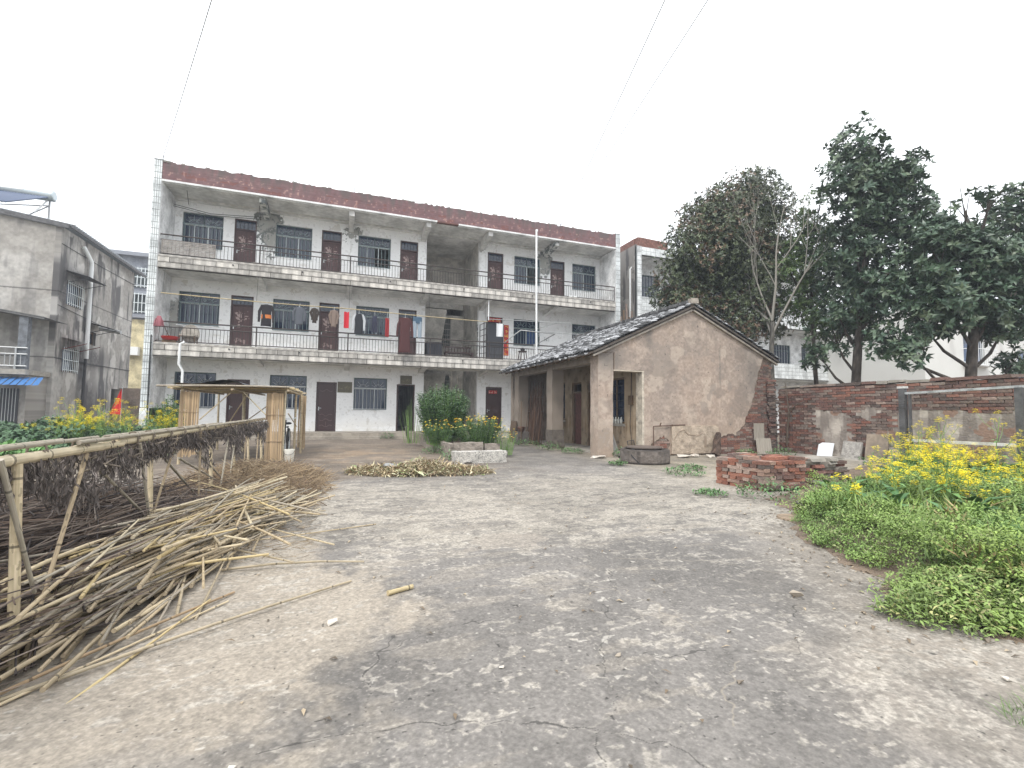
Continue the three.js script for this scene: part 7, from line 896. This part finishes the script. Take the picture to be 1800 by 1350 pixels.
garment('coat', 'long dark maroon coat hanging before the right door of the row', 'coat', 2.55, 5.23, 3.72, 0.75, 'coat', [[82, 46, 46]]);
garment('dungarees', 'pale blue denim dungarees, rightmost on the clothes pole', 'dungarees', 3.08, 5.3, 4.39, 0.4, 'pants', [[70, 96, 118], [152, 166, 178]]);
garment('towel', 'white towel hanging beside the red couplet door', 'towel', 6.88, 5.3, 4.69, 0.32, 'cloth', [[232, 234, 236]]);
// glyph-like brush marks (unreadable in the photograph)
const glyphs = (n, vert, ink, paper) => tex(vert ? 64 : 32 * n, vert ? 64 * n : 40, (u, v) => { const k = vert ? v * n : u * n, cell = Math.floor(k), a = vert ? u : k - cell, b = vert ? k - cell : v; if (a < 0.14 || a > 0.86 || b < 0.12 || b > 0.88) return paper; const h = (x, y) => hsh(x, y, 700 + cell); const gx = Math.floor(a * 7), gy = Math.floor(b * 7); const on = (gy % 2 === 0 && h(0, gy) > 0.35 && Math.abs(a - 0.5) < 0.2 + 0.2 * h(1, gy)) || (gx % 2 === 1 && h(gx, 9) > 0.5 && Math.abs(b - 0.5) < 0.15 + 0.3 * h(gx, 3)); return on ? ink : paper; }, true, false);
const strip = (x0, x1, y0, y1, z, t, name, label, cat) => { const g = new GB(); g.bb(x0, x1, y0, y1, z - 0.006, z); tag(g.build(name, std([255, 255, 255], { map: t, rough: 0.6 }), null, { at: [(x0 + x1) / 2, y0, z], uv: [1 / (x1 - x0), -x0 / (x1 - x0), 1 / (y1 - y0), -y0 / (y1 - y0)] }), label, cat); };
strip(7.72, 7.98, 4.05, 5.62, WZ + 0.012, glyphs(7, true, [222, 176, 80], [182, 34, 36]), 'door_couplet', 'tall red paper couplet right of the second floor dark door', 'couplet');
strip(6.86, 7.56, 5.72, 5.94, WZ + 0.012, glyphs(4, false, [230, 190, 90], [170, 30, 34]), 'lintel_banner', 'small red paper banner above the second floor dark door', 'banner');
strip(6.98, 7.42, 2.1, 2.26, WZ - 0.064, glyphs(4, false, [222, 190, 170], [176, 44, 44]), 'door_banner', 'small red plaque on the ground floor maroon door', 'plaque');
strip(9.95, 10.25, 4.9, 5.15, WZ + 0.008, glyphs(3, false, [40, 40, 44], [224, 226, 226]), 'wall_lettering', 'black painted marks on the second floor wall', 'lettering');
{ const bt = tex(128, 64, (u, v) => { const a = fbm(u * 5, v * 20, 4, 611); let c = mix3([104, 98, 78], [84, 80, 66], a); if (v > 0.3 && v < 0.7 && u > 0.12 && u < 0.88 && vn(u * 30, v * 6, 9) > 0.66) c = mul3(c, 1.25); return c; }, true, false);
  strip(-0.12, 0.5, 1.98, 2.46, WZ + 0.03, bt, 'name_board', 'dark green wooden board between the ground floor door and third window', 'sign'); strip(2.62, 3.16, 2.44, 2.84, WZ + 0.03, bt, 'name_board', 'dark green wooden board above the open ground floor door', 'sign'); }
{ // dark screen door and iron gate on the second floor
  const d = thing('screen_door', 'dark mesh screen door in front of the second floor right door', 'door', [7.2, 3.65, -22.3]), g = new GB(); g.bb(6.78, 7.66, 3.66, 5.62, WZ + 0.015, WZ + 0.04); g.build('mesh_panel', std([70, 72, 78], { rough: 0.6 }), d); const f = new GB(); for (const q of [[6.76, 6.82, 3.66, 5.66], [7.62, 7.68, 3.66, 5.66], [6.82, 7.62, 5.6, 5.66], [6.82, 7.62, 4.5, 4.55], [6.82, 7.62, 3.66, 3.72], [6.82, 7.62, 4.05, 4.08], [7.2, 7.23, 3.72, 4.05]]) f.bb(...q, WZ + 0.041, WZ + 0.06); f.build('frame', MT.iron, d);
  const t = thing('iron_gate', 'open dark iron lattice gate at the second floor stair landing', 'gate', [6.35, 3.65, -21.6]), q = new GB(); for (const z of [-22.2, -21.5, -20.95]) q.bar([6.4, 3.65, z], [6.4, 5.5, z], 0.035); for (let y = 3.75; y < 5.5; y += 0.29) q.bar([6.4, y, -22.2], [6.4, y - 0.08, -20.95], 0.03, 0.02); q.build('lattice', MT.iron, t); const p = new GB(); p.tube([[6.45, 5.5, -20.95], [6.45, 6.45, -20.95]], 0.03, 6); p.build('gate_post', MT.pvc, t);
}
{ // pipes
  const t = thing('drain_pipe', 'white plastic pipe running down the dormitory front on the right', 'pipe', [8.75, 3.7, -20.62]), g = new GB(); g.tube([[8.72, 10.05, -20.62], [8.74, 7.4, -20.62], [8.78, 3.9, -20.62]], 0.05, 9); g.build('pipe', MT.pvc, t); const c = new GB(); for (const y of [10.02, 7.0, 6.5]) c.tube([[8.74, y - 0.05, -20.62], [8.74, y + 0.05, -20.62]], 0.062, 9); c.build('collar', MT.pvc, t);
  const u = thing('drain_pipe', 'short bent white pipe below the second floor balcony on the left', 'pipe', [-5.6, 2.4, -20.7]), k = new GB(); k.tube([[-5.55, 3.68, -20.7], [-5.68, 3.6, -20.68], [-5.7, 2.85, -20.7], [-5.58, 2.6, -20.75], [-5.58, 2.2, -20.75], [-5.58, 1.3, -20.8]], 0.045, 8); k.build('pipe', MT.pvc, u);
  tag(new GB().tube([[-6.62, 3.9, -20.74], [-6.6, 2.0, -20.73], [-6.6, 0.3, -20.73]], 0.022, 6).build('black_cable', MT.black, null, { at: [-6.6, 0.3, -20.73] }), 'black cable running down the left tiled pier', 'cable');
  const w = new GB(); w.tube([[-6.5, 9.35, -21.9], [-5.3, 9.3, -22.3], [-3.4, 9.4, -22.2]], 0.012, 4); w.tube([[-6.5, 9.28, -21.9], [-5.3, 9.22, -22.3], [-3.4, 9.32, -22.2]], 0.012, 4); w.tube([[-5.9, 9.75, -21.3], [-5.9, 9.3, -21.6]], 0.01, 4); w.tube([[-3.45, 9.78, -21.9], [-3.45, 9.3, -22.3]], 0.01, 4); tag(w.build('ceiling_wires', MT.iron, null, { at: [-5, 9.3, -22] }), 'sagging wires under the third floor ceiling at the left', 'wires');
}
{ // tubular drying frame fixed to the second floor railing
  const t = thing('clothes_rack', 'galvanised tube drying frame jutting from the second floor railing', 'frame', [8.6, 4.4, -20.5]), g = new GB(); g.tube([[7.2, 4.45, -20.85], [7.75, 4.98, -20.1], [9.5, 4.92, -20.1], [8.8, 4.45, -20.85]], 0.026, 7); g.tube([[8.75, 4.5, -20.85], [8.75, 4.0, -20.85], [8.6, 3.75, -20.8]], 0.026, 7); g.build('tube', MT.galv, t); const p = new GB(); p.tube([[6.4, 5.5, -20.7], [10.6, 5.62, -20.7]], 0.016, 6); p.tube([[8.9, 5.1, -20.8], [12.3, 5.15, -20.9]], 0.02, 6); p.tube([[8.9, 5.25, -20.9], [10, 5.62, -20.7]], 0.012, 5); p.build('cross_pole', MT.galv, t);
  const h = new GB(); for (let i = 0; i < 7; i++) { const x = 9.0 + i * 0.42; h.tube([[x, 5.13, -20.82], [x, 4.98, -20.82], [x - 0.12, 4.88, -20.82], [x + 0.12, 4.88, -20.82], [x, 4.98, -20.82]], 0.008, 4); } tag(h.build('clothes_hangers', MT.pvc, null, { at: [10.2, 4.9, -20.82] }), 'empty hangers on the rail right of the drying frame', 'hangers');
}
{ const s = thing('stool', 'small brown stool on the second floor balcony near the tile roof', 'stool', [8.25, 3.65, -21.1]), g = new GB(); g.geo(new THREE.CylinderGeometry(0.22, 0.2, 0.05, 18), T4(8.25, 4.12, -21.1)); g.build('seat', MT.door, s); for (const [a, b] of [[-1, -1], [1, -1], [-1, 1], [1, 1]]) { const l = new GB(); l.bar([8.25 + a * 0.12, 4.1, -21.1 + b * 0.12], [8.25 + a * 0.18, 3.645, -21.1 + b * 0.18], 0.035); l.build('leg', MT.door, s); } const k = new GB(); k.geo(new THREE.LatheGeometry([[0, 0], [0.09, 0], [0.12, 0.1], [0.06, 0.16], [0, 0.17]].map(q => new THREE.Vector2(...q)), 14), T4(8.25, 4.146, -21.1)); k.build('pot', MT.black, s); }
{ const b = thing('wash_basin', 'red plastic basin on the second floor balcony at the left end', 'basin', [-6.1, 3.65, -21]); const m = shadow(new THREE.Mesh(new THREE.LatheGeometry([[0, 0.02], [0.2, 0.02], [0.28, 0.14], [0.3, 0.14], [0.22, 0], [0, 0]].map(q => new THREE.Vector2(...q)), 24), std([186, 44, 40], { rough: 0.4, ds: true }))); m.name = 'bowl'; m.position.y = 0.1; b.add(m); const st = new GB(); st.bb(-6.32, -5.88, 3.645, 3.75, -21.2, -20.85); st.build('stand', MT.wood, b); }
{ const t = thing('mop', 'pink mop head hanging over the left end of the second floor railing', 'mop', [-6.42, 4.2, -20.85]), R = rng(201), g = new GB(); for (let i = 0; i < 60; i++) { const a = R() * 6.28, r = 0.11 * Math.sqrt(R()); g.tube([[-6.42 + Math.cos(a) * r * 0.4, 4.62, -20.8 + Math.sin(a) * r * 0.4], [-6.42 + Math.cos(a) * r * 1.3, 4.42, -20.8 + Math.sin(a) * r], [-6.42 + Math.cos(a) * r * 1.5, 4.22 + R() * 0.08, -20.8 + Math.sin(a) * r]], 0.014, 4); } g.build('strands', std([168, 108, 116], { rough: 1 }), t); const s = new GB(); s.tube([[-6.42, 4.6, -20.84], [-6.1, 3.66, -21.3]], 0.014, 6); s.build('handle', MT.wood, t); }
{ const t = thing('outdoor_fan', 'round backed pale chair behind the second floor railing at the left', 'chair', [-5.6, 3.65, -21.4]); t.name = 'round_chair'; const g = new GB(); const a = new THREE.Shape(); a.absellipse(0, 0, 0.3, 0.36, 0, Math.PI * 2); g.geo(new THREE.ExtrudeGeometry(a, { depth: 0.05, bevelEnabled: true, bevelSize: 0.01, bevelThickness: 0.01 }), T4(-5.6, 4.12, -21.6)); g.build('backrest', std([178, 172, 162], { map: MOTS }), t); const s = new GB(); s.bb(-5.88, -5.32, 3.98, 4.04, -21.55, -21.1); s.build('seat', std([172, 166, 156]), t); for (const [x, z] of [[-5.85, -21.5], [-5.35, -21.5], [-5.85, -21.14], [-5.35, -21.14]]) { const l = new GB(); l.bar([x, 3.645, z], [x, 3.98, z], 0.035); l.build('leg', MT.wood, t); } }
{ const t = thing('slatted_panel', 'grey slatted panel on the third floor railing at the left end', 'panel', [-5.6, 6.97, -20.83]); for (let i = 0; i < 9; i++) { const g = new GB(); g.bb(-6.5, -4.72, 7.04 + i * 0.058, 7.082 + i * 0.058, -20.86, -20.84); g.build('slat', std([156, 150, 144], { map: MOTS }), t); } const s = new GB(); for (const x of [-6.48, -5.6, -4.75]) s.bb(x - 0.02, x + 0.02, 7.0, 7.58, -20.875, -20.861); s.build('stile', MT.iron, t); }
{ tag(new GB().bb(-3.55, -2.95, 6.9, 7.17, -21.55, -21.3).build('concrete_trough', MT.concrete, null, { at: [-3.25, 6.9, -21.4] }), 'grey concrete trough on the third floor balcony', 'trough');
  const t = thing('landing_table', 'old carved wooden bench on the second floor stair landing', 'bench', [5.4, 3.65, -22.6]); const g = new GB(); g.bb(4.75, 6.15, 4.05, 4.11, -22.9, -22.45); g.build('seat', MT.door, t); for (const [x, z] of [[4.8, -22.5], [6.1, -22.5], [4.8, -22.85], [6.1, -22.85]]) { const l = new GB(); l.bar([x, 3.645, z], [x, 4.05, z], 0.06); l.build('leg', MT.door, t); } const b = new GB(); b.bb(4.75, 6.15, 4.35, 4.42, -22.9, -22.86); for (let i = 0; i < 9; i++) b.bb(4.8 + i * 0.155, 4.85 + i * 0.155, 4.11, 4.35, -22.9, -22.86); b.build('backrest', MT.door, t);
  const c = thing('landing_cabinet', 'dark blue-black cabinet on the second floor stair landing', 'cabinet', [4.2, 3.65, -22.8]); const q = new GB(); q.bb(3.85, 4.62, 3.645, 4.55, -23.1, -22.6); q.build('carcass', std([48, 50, 58]), c); const d = new GB(); d.bb(3.88, 4.225, 3.7, 4.5, -22.598, -22.585); d.bb(4.245, 4.59, 3.7, 4.5, -22.598, -22.585); d.build('door', std([56, 58, 66]), c);
  const u = thing('black_bucket', 'black bucket by the ground floor maroon door', 'bucket', [8.2, 0.25, -21.9]); const m = shadow(new THREE.Mesh(new THREE.LatheGeometry([[0, 0.01], [0.14, 0], [0.18, 0.38], [0.19, 0.39], [0.17, 0.39], [0.13, 0.03], [0, 0.03]].map(v => new THREE.Vector2(...v)), 20), MT.black)); m.name = 'pail'; u.add(m); const hh = new GB(); const ha = []; for (let i = 0; i <= 8; i++) { const a = i / 8 * Math.PI; ha.push([8.2 + Math.cos(a) * 0.18, 0.6 + Math.sin(a) * 0.1, -21.9]); } hh.tube(ha, 0.006, 4); hh.build('handle', MT.iron, u);
  for (const [x, i] of [[10.72, 0], [10.98, 1]]) { const k = thing('shoe', 'white shoe set on the third floor balcony edge', 'shoe', [x, 6.97, -20.86], 'pair of white shoes'); const z = -20.86; const s = new GB(); s.geo(new THREE.SphereGeometry(0.1, 12, 8), new THREE.Matrix4().makeScale(1.05, 0.45, 0.5).setPosition(x, 7.02, z)); s.build('upper', MT.pvc, k); const l = new GB(); l.bb(x - 0.1, x + 0.1, 6.972, 6.995, z - 0.04, z + 0.04); l.build('sole', MT.grey, k); }
}
renderer.render(scene, camera);
